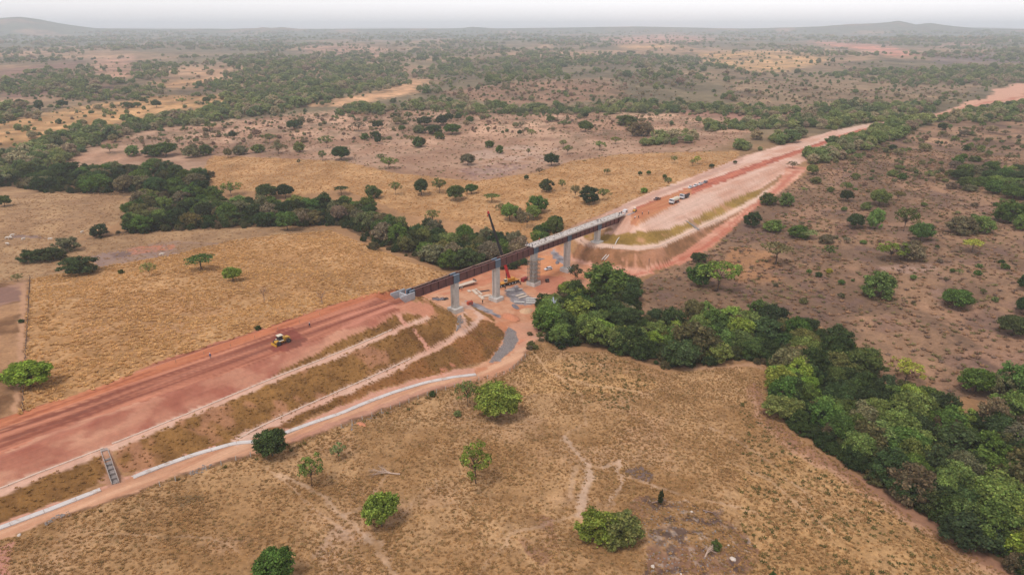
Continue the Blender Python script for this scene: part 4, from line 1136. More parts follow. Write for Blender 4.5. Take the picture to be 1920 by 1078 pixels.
MB().box((.5, 0, 3.5), (2.05, 1.95, .16), bev=.05).build('cab_roof', M['cream'], cab_)
for sy in (-1, 1): MB().box((.6, sy * 1.25, 1.72), (1.9, .62, .1), bev=.03).build('fender', M['cream'], comp)
for x in (-2.2, 1.7):
    for y in (-1.2, 1.2):
        w_ = wheel(comp, x, y, .82, .8, 'darkgrey', 'compaction_drum')
        tm = MB()
        for k in range(12):
            t_ = k * math.pi / 6
            for yy in (-.25, .0, .25): tm.box((x + .86 * math.cos(t_), y + yy, .82 + .86 * math.sin(t_)), (.14, .14, .14))
        tm.build('pads', M['brownmetal'], w_)
bl = MB().prism([(3.1, .15), (3.0, .55), (3.12, 1.05), (3.28, 1.05), (3.18, .55), (3.28, .15)], -1.75, 1.75).build('blade', M['yellow'], comp)
for sy in (-1, 1): MB().beam((1.9, sy * .7, .9), (3.05, sy * .9, .5), .16, .22).build('blade_arm', M['yellow'], comp)

# --- trucks on the far embankment
def truck_cab(root, x, col):
    cb_ = MB().prism([(x - .95, .8), (x - .95, 2.85), (x + .55, 2.85), (x + .95, 2.0), (x + 1.0, .8)][::-1], -1.2, 1.2).build('cab', M[col], root)
    MB().prism([(x + .6, 2.75), (x + .97, 2.0), (x + 1.01, 2.0), (x + .64, 2.78)][::-1], -1.05, 1.05).build('windscreen', M['glass'], cb_)
    for sy in (-1, 1): MB().box((x + .15, sy * 1.2, 2.2), (.9, .04, .65)).build('side_window', M['glass'], cb_)
    MB().box((x + 1.02, 0, .85), (.16, 2.4, .4), bev=.03).build('bumper', M['darkgrey'], cb_)
def chassis(root, x0, x1, axles):
    MB().box(((x0 + x1) / 2, 0, .8), (x1 - x0, .9, .28)).build('chassis', M['black'], root)
    for x in axles:
        for y in (-1.0, 1.0): wheel(root, x, y, .5, .36 if x == axles[0] else .55)
def on_line(u, v): 
    p = land1(u, v); return p
tp = on_line(1264, 381)
tk = empty('tank_truck', tp, AXROT + math.pi, 'white cab tank truck with rounded pale tank on the far embankment', 'truck')
truck_cab(tk, 3.1, 'white'); chassis(tk, -4.2, 4.0, (3.0, -1.6, -2.9))
tank = MB()
tank.tube([(-4.1, 0, 2.15), (-3.95, 0, 2.15), (1.6, 0, 2.15), (1.75, 0, 2.15)], [1.0, 1.15, 1.15, 1.0], 16).build('tank', M['cream'], tk, smooth_=False)
MB().box((-1.2, 0, 1.05), (5.6, 2.0, .16)).build('tank_cradle', M['darkred'], tk)
for x in (-3.0, -.6): MB().tube([(x, 0, 3.25), (x, 0, 3.45)], .35, 10).build('manhole', M['white'], tk)
dp = on_line(1283, 372)
dk = empty('dump_truck', dp, AXROT + math.pi, 'dump truck with white cab roof and dark tipper body behind the tank truck', 'truck')
truck_cab(dk, 3.0, 'white'); chassis(dk, -4.0, 3.8, (2.9, -1.5, -2.8))
body = MB().prism([(-4.0, 1.1), (-4.3, 2.6), (1.7, 2.75), (1.7, 1.1)][::-1], -1.25, 1.25).build('tipper_body', M['darkgrey'], dk)
MB().box((2.0, 0, 2.85), (.9, 2.4, .08)).build('canopy', M['darkgrey'], body)
MB().prism([(-4.0, 2.62), (-2.6, 2.95), (-.6, 2.95), (1.5, 2.72)], -1.1, 1.1).build('load', M['mound_orange'], body)

def car(u, v, rz, label, kind='pickup', col='white', lift=0.0, name=None):
    p = land1(u, v)
    root = empty(name or kind, p, rz, label, 'pickup' if kind == 'pickup' else 'car', 'cars and pickups on the site')
    root.scale = (.9, .9, .9)
    if kind == 'pickup':
        bdy = MB().prism([(-2.6, .45), (-2.62, 1.05), (.95, 1.1), (2.2, 1.0), (2.6, .85), (2.62, .45)][::-1], -.9, .9).build('body', M[col], root)
        MB().box((-1.65, 0, 1.0), (1.7, 1.5, .14)).build('load_bed', M['darkgrey'], bdy)
        for sy in (-1, 1): MB().box((-1.65, sy * .84, 1.12), (1.8, .1, .3)).build('bed_side', M[col], bdy)
        cb_ = MB().prism([(-.8, 1.05), (-.62, 1.72), (.75, 1.72), (1.35, 1.05)][::-1], -.8, .8).build('cabin', M[col], root)
        MB().prism([(.80, 1.68), (1.36, 1.08), (1.39, 1.1), (.83, 1.7)][::-1], -.72, .72).build('windscreen', M['glass'], cb_)
        for sy in (-1, 1): MB().prism([(-.62, 1.15), (-.52, 1.6), (.68, 1.6), (1.1, 1.15)][::-1], sy * .805 - .01, sy * .805 + .01).build('side_window', M['glass'], cb_)
        ax = (1.65, -1.65)
    else:
        bdy = MB().prism([(-2.2, .4), (-2.25, .95), (-1.9, 1.05), (1.1, 1.0), (2.1, .85), (2.25, .4)][::-1], -.88, .88).build('body', M[col], root)
        cb_ = MB().prism([(-2.0, 1.0), (-1.7, 1.6), (.3, 1.62), (1.15, 1.0)][::-1], -.76, .76).build('cabin', M[col], root)
        MB().prism([(.36, 1.58), (1.16, 1.02), (1.19, 1.04), (.4, 1.6)][::-1], -.7, .7).build('windscreen', M['glass'], cb_)
        MB().prism([(-1.74, 1.56), (-2.03, 1.05), (-2.06, 1.06), (-1.78, 1.58)], -.7, .7).build('rear_window', M['glass'], cb_)
        for sy in (-1, 1): MB().prism([(-1.75, 1.1), (-1.58, 1.5), (.22, 1.5), (.85, 1.1)][::-1], sy * .765 - .01, sy * .765 + .01).build('side_window', M['glass'], cb_)
        ax = (1.4, -1.4)
    for x in ax:
        for y in (-.8, .8): wheel(root, x, y, .36, .24, 'silver')
    for sy in (-1, 1):
        MB().box(((2.6 if kind == 'pickup' else 2.22), sy * .65, .75), (.08, .3, .16)).build('headlight', M['cream'], root)
    return root
car(1028, 506, AXROT + math.pi - .35, 'white car parked on orange ground behind the scaffolded pier', 'car', 'white')
car(1295, 353, AXROT + math.pi, 'white pickup, first of four parked in a row, closest to the tank truck', 'pickup', 'white')
car(1304, 350, AXROT + math.pi, 'white car, second of four parked in a row on the embankment', 'car', 'white')
car(1313, 347, AXROT + math.pi, 'white pickup, third of four parked in a row on the embankment', 'pickup', 'white')
car(1322, 343.5, AXROT + math.pi, 'silver grey car, last of four parked in a row on the embankment', 'car', 'silver')
car(1232, 375, AXROT + math.pi - .2, 'brown grey pickup alone on the orange fill beyond the far abutment', 'pickup', 'brownmetal')

# --- small yellow roller beside the far abutment
rp_ = land1(1190, 397)
rl = empty('yellow_roller', rp_, AXROT + .3, 'small yellow roller with a canopy beside the far abutment', 'roller')
MB().box((-.6, 0, .9), (1.8, 1.3, .8), bev=.1).build('body', M['yellow'], rl)
MB().tube([(1.1, -.8, .6), (1.1, .8, .6)], .6, 16).build('drum', M['darkgrey'], rl)
MB().box((.9, 0, 1.0), (1.0, 1.75, .14)).build('drum_frame', M['yellow'], rl)
for y in (-.55, .55): wheel(rl, -1.0, y, .55, .4)
cn = MB().box((-.3, 0, 2.35), (1.6, 1.4, .1), bev=.03).build('canopy', M['cream'], rl)
for sx in (-1, 1):
    for sy in (-1, 1): MB().box((-.3 + sx * .7, sy * .6, 1.8), (.07, .07, 1.05)).build('canopy_post', M['darkgrey'], cn)

# --- flatbed trailer behind the first pier
fp = land1(872, 537)
fb = empty('flatbed_trailer', fp, AXROT - .12, 'long flatbed trailer with a pale deck parked behind the first pier', 'trailer')
MB().box((0, 0, 1.25), (12.5, 2.5, .22), bev=.03).build('flat_deck', M['plank'], fb)
MB().box((0, 0, .98), (12.0, 1.0, .3)).build('frame', M['black'], fb)
for x in (-4.8, -3.6, -2.4):
    for y in (-1.0, 1.0): wheel(fb, x, y, .5, .5)
for y in (-.6, .6): MB().box((4.3, y, .5), (.16, .16, .95)).build('landing_leg', M['darkgrey'], fb)
MB().box((5.6, 0, 1.8), (.2, 2.4, .9)).build('headboard', M['brownmetal'], fb)

# --- site boxes, generator, planks
def site_box(u, v, rz, size, col, label, name, cat):
    p = land1(u, v)
    r_ = empty(name, p, rz, label, cat)
    b_ = MB().box((0, 0, size[2] / 2 + .15), size, bev=.06).build('housing', M[col], r_)
    for sx in (-1, 1): MB().box((sx * size[0] * .3, 0, .08), (.2, size[1] * .95, .16)).build('skid', M['black'], r_)
    for k in range(3): MB().box((-size[0] * .25 + k * size[0] * .25, -size[1] / 2 - .012, size[2] * .55), (size[0] * .18, .03, size[2] * .5)).build('side_door', M['brownmetal'], b_)
    MB().tube([(size[0] * .3, 0, size[2] + .1), (size[0] * .3, 0, size[2] + .5)], .07, 6).build('exhaust', M['black'], b_)
    return r_
site_box(881, 571, .5, (2.4, 1.3, 1.4), 'orangered', 'small orange red generator box on the gravel beside the first pier', 'generator', 'generator')
site_box(983, 527, .9, (3.4, 1.7, 1.6), 'darkred', 'dull red compressor box left of the scaffolded pier', 'compressor', 'compressor')
site_box(1026, 529, .3, (1.6, 1.2, 1.3), 'black', 'small black box on the earth bank right of the scaffolded pier', 'equipment_box', 'box')
site_box(1172, 399, AXROT, (2.2, 1.8, 1.6), 'white', 'white equipment housing standing behind the far deck end', 'equipment_box', 'box')

def plank_thing(u, v, rz, l, w, label, col='plank'):
    p = land1(u, v); p.z += .16
    o = MB().box((0, 0, .12), (l, w, .26), bev=.03).build('precast_plank', M[col], None, label=label, category='concrete plank', group='precast planks lying on the site')
    o.location = p; o.rotation_euler = (0, 0, rz)
a1 = AXROT + math.pi / 2 + .45
for k, (u, v, l, w) in enumerate([(879.5, 546.5, 2.2, 1.3), (893, 543.8, 1.8, 1.0), (891, 548.6, 6.0, 1.5), (899.8, 549.5, 5.0, .8), (902.2, 558, 5.0, 1.5)]):
    plank_thing(u, v, -1.15, l, w, ['short pale plank at the far left of the group between first and second piers', 'short pale plank at the top of the group between first and second piers',
                                  'longest pale plank in the group between first and second piers', 'narrow pale plank at the right of the group between first and second piers', 'wide pale plank lowest in the group between first and second piers'][k])
for k, (u, v, l, w) in enumerate([(911, 556, 3.2, 1.4), (916, 554.5, 2.8, 1.2)]):
    plank_thing(u, v, .35, l, w, ['pale plank leaning by the second pier footing, left one', 'pale plank leaning by the second pier footing, right one'][k])
for k, (u, v, l, w) in enumerate([(975, 554, 4.4, 1.1), (980.5, 557.5, 4.6, 1.1)]):
    plank_thing(u, v, .64, l, w, ['pinkish plank on the grey gravel pad, upper of two', 'pinkish plank on the grey gravel pad, lower of two'][k])
for k, (u, v) in enumerate([(996, 560.5), (996, 564.5), (996, 568.5)]):
    plank_thing(u, v, -.03, 4.6, .95, ['white plank by the trees, top of a stack of three', 'white plank by the trees, middle of three', 'white plank by the trees, bottom of three'][k], 'concrete_pale')
plank_thing(973.5, 567, -.06, 4.6, .8, 'white plank at the lower edge of the gravel pad', 'concrete_pale')
for k, (u, v) in enumerate([(954, 545.5), (961, 544.5), (976, 543)]):
    plank_thing(u, v, .3, 1.8, .6, ['short white block beneath the crane, left', 'short white block beneath the crane, middle', 'short white block on the gravel pad right of the crane'][k], 'concrete_pale')

def pile(name, u, v, rx, ry, h, mat, label, cat, seed):
    p = land1(u, v)
    mb = MB(); vv = []; ff = []
    nr_, ns_ = 5, 14
    for i in range(nr_):
        f = i / (nr_ - 1)
        for k in range(ns_):
            t_ = 2 * math.pi * k / ns_
            q = 1 + .22 * (random.random() - .5)
            zz = h * (1 - f) ** .8 * (1 + .25 * (random.random() - .5)) - .12 * (f > .9)
            vv.append((rx * f * q * math.cos(t_), ry * f * q * math.sin(t_), zz))
    for i in range(nr_ - 1):
        for k in range(ns_):
            j = (k + 1) % ns_
            ff.append((i * ns_ + k, (i + 1) * ns_ + k, (i + 1) * ns_ + j, i * ns_ + j))
    o = mb.add(vv, ff).build(name, M[mat], None, True, label=label, category=cat)
    o.location = p; o.rotation_euler = (0, 0, random.random() * 3)
pile('soil_mound', 956, 595, 4.6, 3.2, 1.5, 'mound_orange', 'flat orange soil mound beside the gravel lens', 'soil mound', 1)
pile('sand_pile', 986, 583, 3.6, 2.6, 1.1, 'mound_sand', 'pale sand pile near the second pier and trees', 'sand pile', 2)
pile('soil_mound', 677, 795, 1.8, .9, .5, 'mound_orange', 'small bright orange soil heap at the field edge below the access road', 'soil mound', 3)
pile('rubble_heap', 966, 575, 3.4, 1.4, .5, 'tarp', 'dark grey heap of rubble beyond the second pier footing', 'heap', 4)
pile('rubble_heap', 1010, 487, 4.2, 1.4, .9, 'stone', 'grey rubble heap behind the scaffolded pier', 'heap', 5)
pile('rubble_heap', 1045, 492, 2.4, 1.0, .7, 'tarp', 'dark rubble heap on the gravel behind the fourth pier', 'heap', 6)

# heap of hoses and tarps by the first pier
hp = land1(824, 562)
hs = empty('hose_heap', hp, 0, 'heap of dark hoses, tyres and grey tarp left of the first pier', 'heap')
for k in range(9):
    cx, cy = random.uniform(-3.4, 3.2), random.uniform(-1.2, 1.4); rr = random.uniform(.5, .95)
    MB().tube([(cx + rr * math.cos(t_), cy + rr * math.sin(t_), .22 + .12 * math.sin(t_ * 2 + k)) for t_ in np.linspace(0, 6.1, 13)], .14, 6).build('hose_coil', M['black'] if k % 3 else M['tarp'], hs)
tp_ = MB(); vv = []
for i in range(7):
    for j in range(5):
        vv.append(((i - 3) * .8 - .6, (j - 2) * .5 + .2, .25 + .45 * random.random() * (0 < i < 6) * (0 < j < 4)))
tp_.add(vv, [(i * 5 + j, (i + 1) * 5 + j, (i + 1) * 5 + j + 1, i * 5 + j + 1) for i in range(6) for j in range(4)]).build('tarp', M['tarp'], hs)

# rebar bundle on bare ground
rbp = land1(909, 546)
rbt = empty('rebar_bundle', rbp, .35, 'dark bundle of steel bars on bare ground left of the second pier', 'rebar')
for k in range(10): MB().tube([(-2.2 + random.uniform(-.3, .3), (k - 5) * .14, .2), (2.2 + random.uniform(-.3, .3), (k - 5) * .14 + random.uniform(-.3, .3), .2)], .05, 5).build('bar', M['darkgrey'], rbt)

# ------------------------------------------------------------------ scaffold tower round the third pier
sc_ = empty('scaffold_tower', sn(73.5, -1.8, 0), AXROT, 'tube scaffold tower with board platforms wrapped round the third pier', 'scaffold')
ztop = 12.6; hw = 2.05
for sx in (-1, 1):
    for sy in (-1, 1):
        MB().tube([(sx * hw, sy * hw, 0), (sx * hw, sy * hw, ztop + .9)], .06, 6).build('standard', M['scaff'], sc_)
        MB().tube([(sx * hw, 0, 0), (sx * hw, 0, ztop)], .05, 6).build('standard', M['scaff'], sc_) if sy > 0 else MB().tube([(0, sx * hw, 0), (0, sx * hw, ztop)], .05, 6).build('standard', M['scaff'], sc_)
lev = 0; z = 2.2
while z < ztop + .1:
    lg = MB()
    for sx in (-1, 1):
        lg.tube([(-hw - .3, sx * hw, z), (hw + .3, sx * hw, z)], .055, 6).tube([(sx * hw, -hw - .3, z), (sx * hw, hw + .3, z)], .055, 6)
        lg.tube([(-hw, sx * hw, z + 1.0), (hw, sx * hw, z + 1.0)], .045, 6).tube([(sx * hw, -hw, z + 1.0), (sx * hw, hw, z + 1.0)], .045, 6)
    led = lg.build('ledger', M['scaff'], sc_)
    for sx in (-1, 1):
        MB().box((sx * 1.75, 0, z + .06), (.62, 3.9, .06)).build('platform_board', M['board'], sc_)
        MB().box((0, sx * 1.75, z + .06), (2.86, .62, .06)).build('platform_board', M['board'], sc_)
    if z + 2 < ztop:
        for sx in (-1, 1):
            MB().tube([(-hw, sx * hw, z), (hw, sx * hw, z + 1.95)], .045, 6).build('brace', M['scaff'], sc_)
            MB().tube([(sx * hw, -hw, z), (sx * hw, hw, z + 1.95)], .045, 6).build('brace', M['scaff'], sc_)
    z += 1.95; lev += 1

# starter-bar fence round the fifth pier bench
fx, fy, fz = path_points([(1088, 452), (1097, 461), (1112, 466), (1130, 468), (1148, 466)], .95)
rf = empty('rebar_fence', (fx[0], fy[0], fz[0]), 0, 'row of rusty bars standing along the bench edge below the fifth pier', 'fence')
for i in range(len(fx)):
    MB().tube([(fx[i] - fx[0], fy[i] - fy[0], fz[i] - fz[0] - .1), (fx[i] - fx[0], fy[i] - fy[0], fz[i] - fz[0] + 1.25)], .06, 5).build('bar', M['rust'], rf)

# pasture fence along the access road
for pl, lb in (([(300, 912), (401, 876), (470, 856)], 'wire fence with pale posts along the dirt road left of the dark round tree'), ([(640, 803), (740, 765), (800, 742), (856, 726), (900, 712), (950, 704), (985, 670)], 'wire fence with pale posts curving round the field corner above the leafy trees')):
    fx, fy, fz = path_points(pl, 3.2)
    fe = empty('wire_fence', (fx[0], fy[0], fz[0]), 0, lb, 'fence', 'pasture fences')
    for i in range(len(fx)):
        MB().tube([(fx[i] - fx[0], fy[i] - fy[0], fz[i] - fz[0] - .2), (fx[i] - fx[0] + .03, fy[i] - fy[0], fz[i] - fz[0] + 1.45)], [.11, .09], 6).build('post', M['post'], fe)
    for hh in (.5, .9, 1.3):
        MB().tube([(fx[i] - fx[0], fy[i] - fy[0], fz[i] - fz[0] + hh) for i in range(len(fx))], .015, 4).build('wire', M['wire'], fe)
# fence on the field edge far left
fx, fy, fz = path_points([(57, 522), (54, 580), (49, 660), (43, 772)], 3.5)
fe = empty('wire_fence', (fx[0], fy[0], fz[0]), 0, 'dark post fence between the golden field and the track at the left', 'fence', 'pasture fences')
for i in range(len(fx)):
    MB().tube([(fx[i] - fx[0], fy[i] - fy[0], fz[i] - fz[0] - .2), (fx[i] - fx[0], fy[i] - fy[0], fz[i] - fz[0] + 1.4)], .09, 6).build('post', M['bark'], fe)
for hh in (.6, 1.2):
    MB().tube([(fx[i] - fx[0], fy[i] - fy[0], fz[i] - fz[0] + hh) for i in range(len(fx))], .015, 4).build('wire', M['wire'], fe)
# survey stakes along the platform
stx, sty, stz = path_points([(330, 680), (430, 652), (520, 620), (600, 592)], 7.0)
for i in range(len(stx)):
    o = MB().box((0, 0, .5), (.09, .09, 1.0)).box((0, 0, 1.02), (.14, .04, .12)).build('survey_stake', M['timber'], None, label='thin wooden survey stake along the far side of the red platform', category='stake', group='survey stakes on the platform')
    o.location = (stx[i], sty[i], stz[i])

# cattle in the far left pasture
cowv = [(0, 0, 1.15), (.75, 0, 1.2), (-.75, 0, 1.2), (1.1, 0, 1.35), (1.4, 0, 1.3), (1.65, 0, 1.1), (.65, .25, .7), (.65, .25, .06), (.65, -.25, .7), (.65, -.25, .06), (-.7, .25, .75), (-.78, .25, .45), (-.7, .25, .06), (-.7, -.25, .75), (-.78, -.25, .45), (-.7, -.25, .06), (-1.0, 0, 1.1), (-1.02, 0, .6)]
cowe = [(0, 1), (0, 2), (1, 3), (3, 4), (4, 5), (1, 6), (6, 7), (1, 8), (8, 9), (2, 10), (10, 11), (11, 12), (2, 13), (13, 14), (14, 15), (2, 16), (16, 17)]
cowr = [.38, .34, .34, .2, .16, .1, .12, .06, .12, .06, .14, .08, .06, .14, .08, .06, .06, .04]
cow_me = skin_mesh('cow', cowv, cowe, cowr, 0); cow_me.materials.append(M['cow'])
for i, (u, v, rz, lb) in enumerate([(14, 449, .3, 'white cow in the left pasture, lower left of a cluster of three'), (21, 448, 2.6, 'white cow in the left pasture, lower right of a cluster of three'), (23, 444, .8, 'white cow in the left pasture, upper one of a cluster of three'),
                                    (44, 451, 1.2, 'pale cow standing alone right of the cattle cluster'), (15, 460, 2.9, 'pale cow below the cattle cluster at the left edge'), (94, 451, .2, 'white cow standing beside the grey shrub at the left'), (154, 438, 1.4, 'white cow in front of the dark trees beside the creek'),
                                    (303, 480, .4, 'white cow on the bare grey ground below the red soil patch')]):
    o = new_obj('cow', cow_me, None, label=lb, category='cow', group='pale cattle in the left pasture')
    o.location = land1(u, v); o.rotation_euler = (0, 0, rz)
# ------------------------------------------------------------------ foliage
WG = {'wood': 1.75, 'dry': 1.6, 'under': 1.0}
def leaf_material(name, mode):
    m = bpy.data.materials.new(name); m.use_nodes = True
    nt = m.node_tree; N = nt.nodes; L = nt.links
    N.clear()
    out = N.new('ShaderNodeOutputMaterial')
    oi = N.new('ShaderNodeObjectInfo')
    at = N.new('ShaderNodeAttribute'); at.attribute_name = 'leaf'
    if mode == 'tint':
        col = oi.outputs['Color']
    else:
        rp = N.new('ShaderNodeValToRGB'); L.new(oi.outputs['Random'], rp.inputs[0])
        els = [(0.0, (82, 96, 58)), (.25, (104, 114, 66)), (.5, (122, 124, 76)), (.68, (78, 90, 58)), (.84, (142, 130, 98)), (1.0, (134, 114, 94))]
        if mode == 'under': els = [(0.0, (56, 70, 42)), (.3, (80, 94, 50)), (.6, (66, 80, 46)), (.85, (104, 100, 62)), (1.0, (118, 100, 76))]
        if mode == 'dry': els = [(0.0, (104, 106, 66)), (.3, (136, 118, 88)), (.6, (90, 100, 58)), (.8, (150, 120, 100)), (1.0, (124, 100, 84))]
        cr = rp.color_ramp
        cr.elements[0].position = 0; cr.elements[0].color = (*np.clip(alb(*els[0][1]) * LEAFGAIN * WG[mode], 0, .8), 1)
        cr.elements[1].position = 1; cr.elements[1].color = (*np.clip(alb(*els[-1][1]) * LEAFGAIN * WG[mode], 0, .8), 1)
        for p_, c_ in els[1:-1]:
            e = cr.elements.new(p_); e.color = (*np.clip(alb(*c_) * LEAFGAIN * WG[mode], 0, .8), 1)
        col = rp.outputs[0]
    mul = N.new('ShaderNodeVectorMath'); mul.operation = 'MULTIPLY'
    L.new(col, mul.inputs[0]); L.new(at.outputs['Color'], mul.inputs[1])
    df = N.new('ShaderNodeBsdfDiffuse'); tr = N.new('ShaderNodeBsdfTranslucent'); mx = N.new('ShaderNodeMixShader')
    mx.inputs[0].default_value = .28
    L.new(mul.outputs[0], df.inputs[0]); L.new(mul.outputs[0], tr.inputs[0])
    L.new(df.outputs[0], mx.inputs[1]); L.new(tr.outputs[0], mx.inputs[2]); L.new(mx.outputs[0], out.inputs[0])
    return m
LEAFGAIN = 1.3
M['leaf'] = leaf_material('leaves', 'tint')
M['leaf_wood'] = leaf_material('woodland leaves', 'wood')
M['leaf_dry'] = leaf_material('dry woodland leaves', 'dry')
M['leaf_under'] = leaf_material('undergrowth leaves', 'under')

def crown_mesh(name, lobes, per, size, mat, seed, core=True, flat=1.0, droop=0.0):
    r_ = np.random.default_rng(seed)
    V, F, C = [], [], []
    for (cx, cy, cz, rad, hue) in lobes:
        k = int(per * (rad / 2.0) ** 2)
        d = r_.normal(size=(k, 3)); d /= np.linalg.norm(d, axis=1)[:, None]
        d[:, 2] = np.where(d[:, 2] < -.35, -d[:, 2], d[:, 2])
        rr = rad * (0.66 + .46 * r_.random(k)) * (1 + .18 * np.sin(d[:, 0] * 5 + seed) * np.cos(d[:, 1] * 4 + cx))
        p = np.stack([cx + d[:, 0] * rr, cy + d[:, 1] * rr, cz + d[:, 2] * rr * flat], 1)
        nrm = d * .8 + r_.normal(size=(k, 3)) * .45 + np.array([0, 0, .35])
        nrm /= np.linalg.norm(nrm, axis=1)[:, None]
        a = np.cross(nrm, r_.normal(size=(k, 3))); a /= np.linalg.norm(a, axis=1)[:, None]
        b = np.cross(nrm, a)
        s = size * (.6 + .9 * r_.random(k))
        e = .55 + .4 * r_.random(k)
        q = np.stack([p + a * s[:, None], p + b * (s * e)[:, None] - nrm * (s * .18)[:, None], p - a * s[:, None] * .9, p - b * (s * e)[:, None] - nrm * (s * .18)[:, None]], 1)
        base_ = len(V) * 1
        i0 = sum(len(x) for x in V)
        V.append(q.reshape(-1, 3))
        F.append((np.arange(k * 4).reshape(-1, 4) + i0))
        br = (.5 + .95 * r_.random(k) ** 1.3) * hue
        yl = 1 + .25 * (r_.random(k) - .5)
        C.append(np.repeat(np.stack([br * yl, br, br * (.85 + .3 * r_.random(k)), np.ones(k)], 1), 4, 0))
    V = np.concatenate(V); F = np.concatenate(F); C = np.concatenate(C)
    vl = [tuple(p) for p in V]; fl = [tuple(f) for f in F]; cl = [tuple(c) for c in C]
    if core:
        bm = bmesh.new()
        for (cx, cy, cz, rad, hue) in lobes:
            g = bmesh.ops.create_icosphere(bm, subdivisions=1, radius=rad * .68)
            for v in g['verts']:
                v.co = Vector((cx + v.co.x * r_.uniform(.85, 1.1), cy + v.co.y * r_.uniform(.85, 1.1), cz + v.co.z * flat * r_.uniform(.85, 1.1)))
        bm.verts.index_update(); k0 = len(vl)
        vl += [tuple(v.co) for v in bm.verts]; fl += [tuple(v.index + k0 for v in f.verts) for f in bm.faces]
        cl += [(.7, .72, .7, 1)] * len(bm.verts)
        bm.free()
    me = bpy.data.meshes.new(name); me.from_pydata(vl, [], fl)
    ca_ = me.attributes.new('leaf', 'FLOAT_COLOR', 'POINT'); ca_.data.foreach_set('color', np.array(cl, np.float32).ravel())
    me.materials.append(mat); me.update()
    return me

def trunk_mesh(name, height, rad, targets, mat, seed, fork=.45):
    r_ = random.Random(seed)
    mb = MB()
    top = Vector((r_.uniform(-.3, .3), r_.uniform(-.3, .3), height))
    midp = Vector((r_.uniform(-.25, .25), r_.uniform(-.25, .25), height * .5))
    mb.tube([(0, 0, -.5), (0, 0, .15), midp, top], [rad * 1.5, rad * 1.1, rad * .85, rad * .6], 8)
    for t_ in targets:
        t_ = Vector(t_); q = midp.lerp(top, r_.uniform(.3, 1))
        m_ = q.lerp(t_, .5) + Vector((r_.uniform(-.3, .3), r_.uniform(-.3, .3), r_.uniform(-.5, .1)))
        mb.tube([q, m_, t_], [rad * .5, rad * .32, rad * .12], 5)
    return mb.mesh(name, mat, True)

def lobes_ball(seed, rx, rz, zc, n, r0, r1, lo=-.55, wob=.16):
    """lobe centres spread over an uneven ball, open below the given elevation"""
    r_ = np.random.default_rng(seed); L_ = []
    ph = r_.uniform(0, 6.28, 4)
    for k in range(n):
        e = lo + (1 - lo) * (k + .5) / n + r_.uniform(-.06, .06)
        e = min(max(e, -1), 1); t_ = k * 2.39996 + r_.uniform(-.35, .35)
        rad = r_.uniform(r0, r1); c = math.sqrt(1 - e * e)
        f = 1 + wob * math.sin(2 * t_ + ph[0]) + wob * .8 * math.sin(3 * t_ + ph[1] + 4 * e) + r_.uniform(-.14, .1)
        if k % 5 == 4: f *= .55
        L_.append(((rx - rad * .7) * c * f * math.cos(t_), (rx - rad * .7) * c * f * math.sin(t_), zc + (rz - rad * .6) * e * (1 + .5 * (f - 1)), rad, r_.uniform(.68, 1.3)))
    return L_

def fit_mesh(me, tms, w=10.0, h=10.0):
    """scale a crown so that its outline is w wide and h high; the trunk follows"""
    n = len(me.vertices); co = np.empty(n * 3, np.float32); me.vertices.foreach_get('co', co); co = co.reshape(-1, 3)
    wx = (np.percentile(co[:, 0], 99) - np.percentile(co[:, 0], 1) + np.percentile(co[:, 1], 99) - np.percentile(co[:, 1], 1)) / 2
    top = np.percentile(co[:, 2], 99.5)
    k = np.array([w / wx, w / wx, h / top], np.float32)
    for m_ in [me] + tms:
        n = len(m_.vertices); c2 = np.empty(n * 3, np.float32); m_.vertices.foreach_get('co', c2); c2 = c2.reshape(-1, 3) * k; m_.vertices.foreach_set('co', c2.ravel()); m_.update()

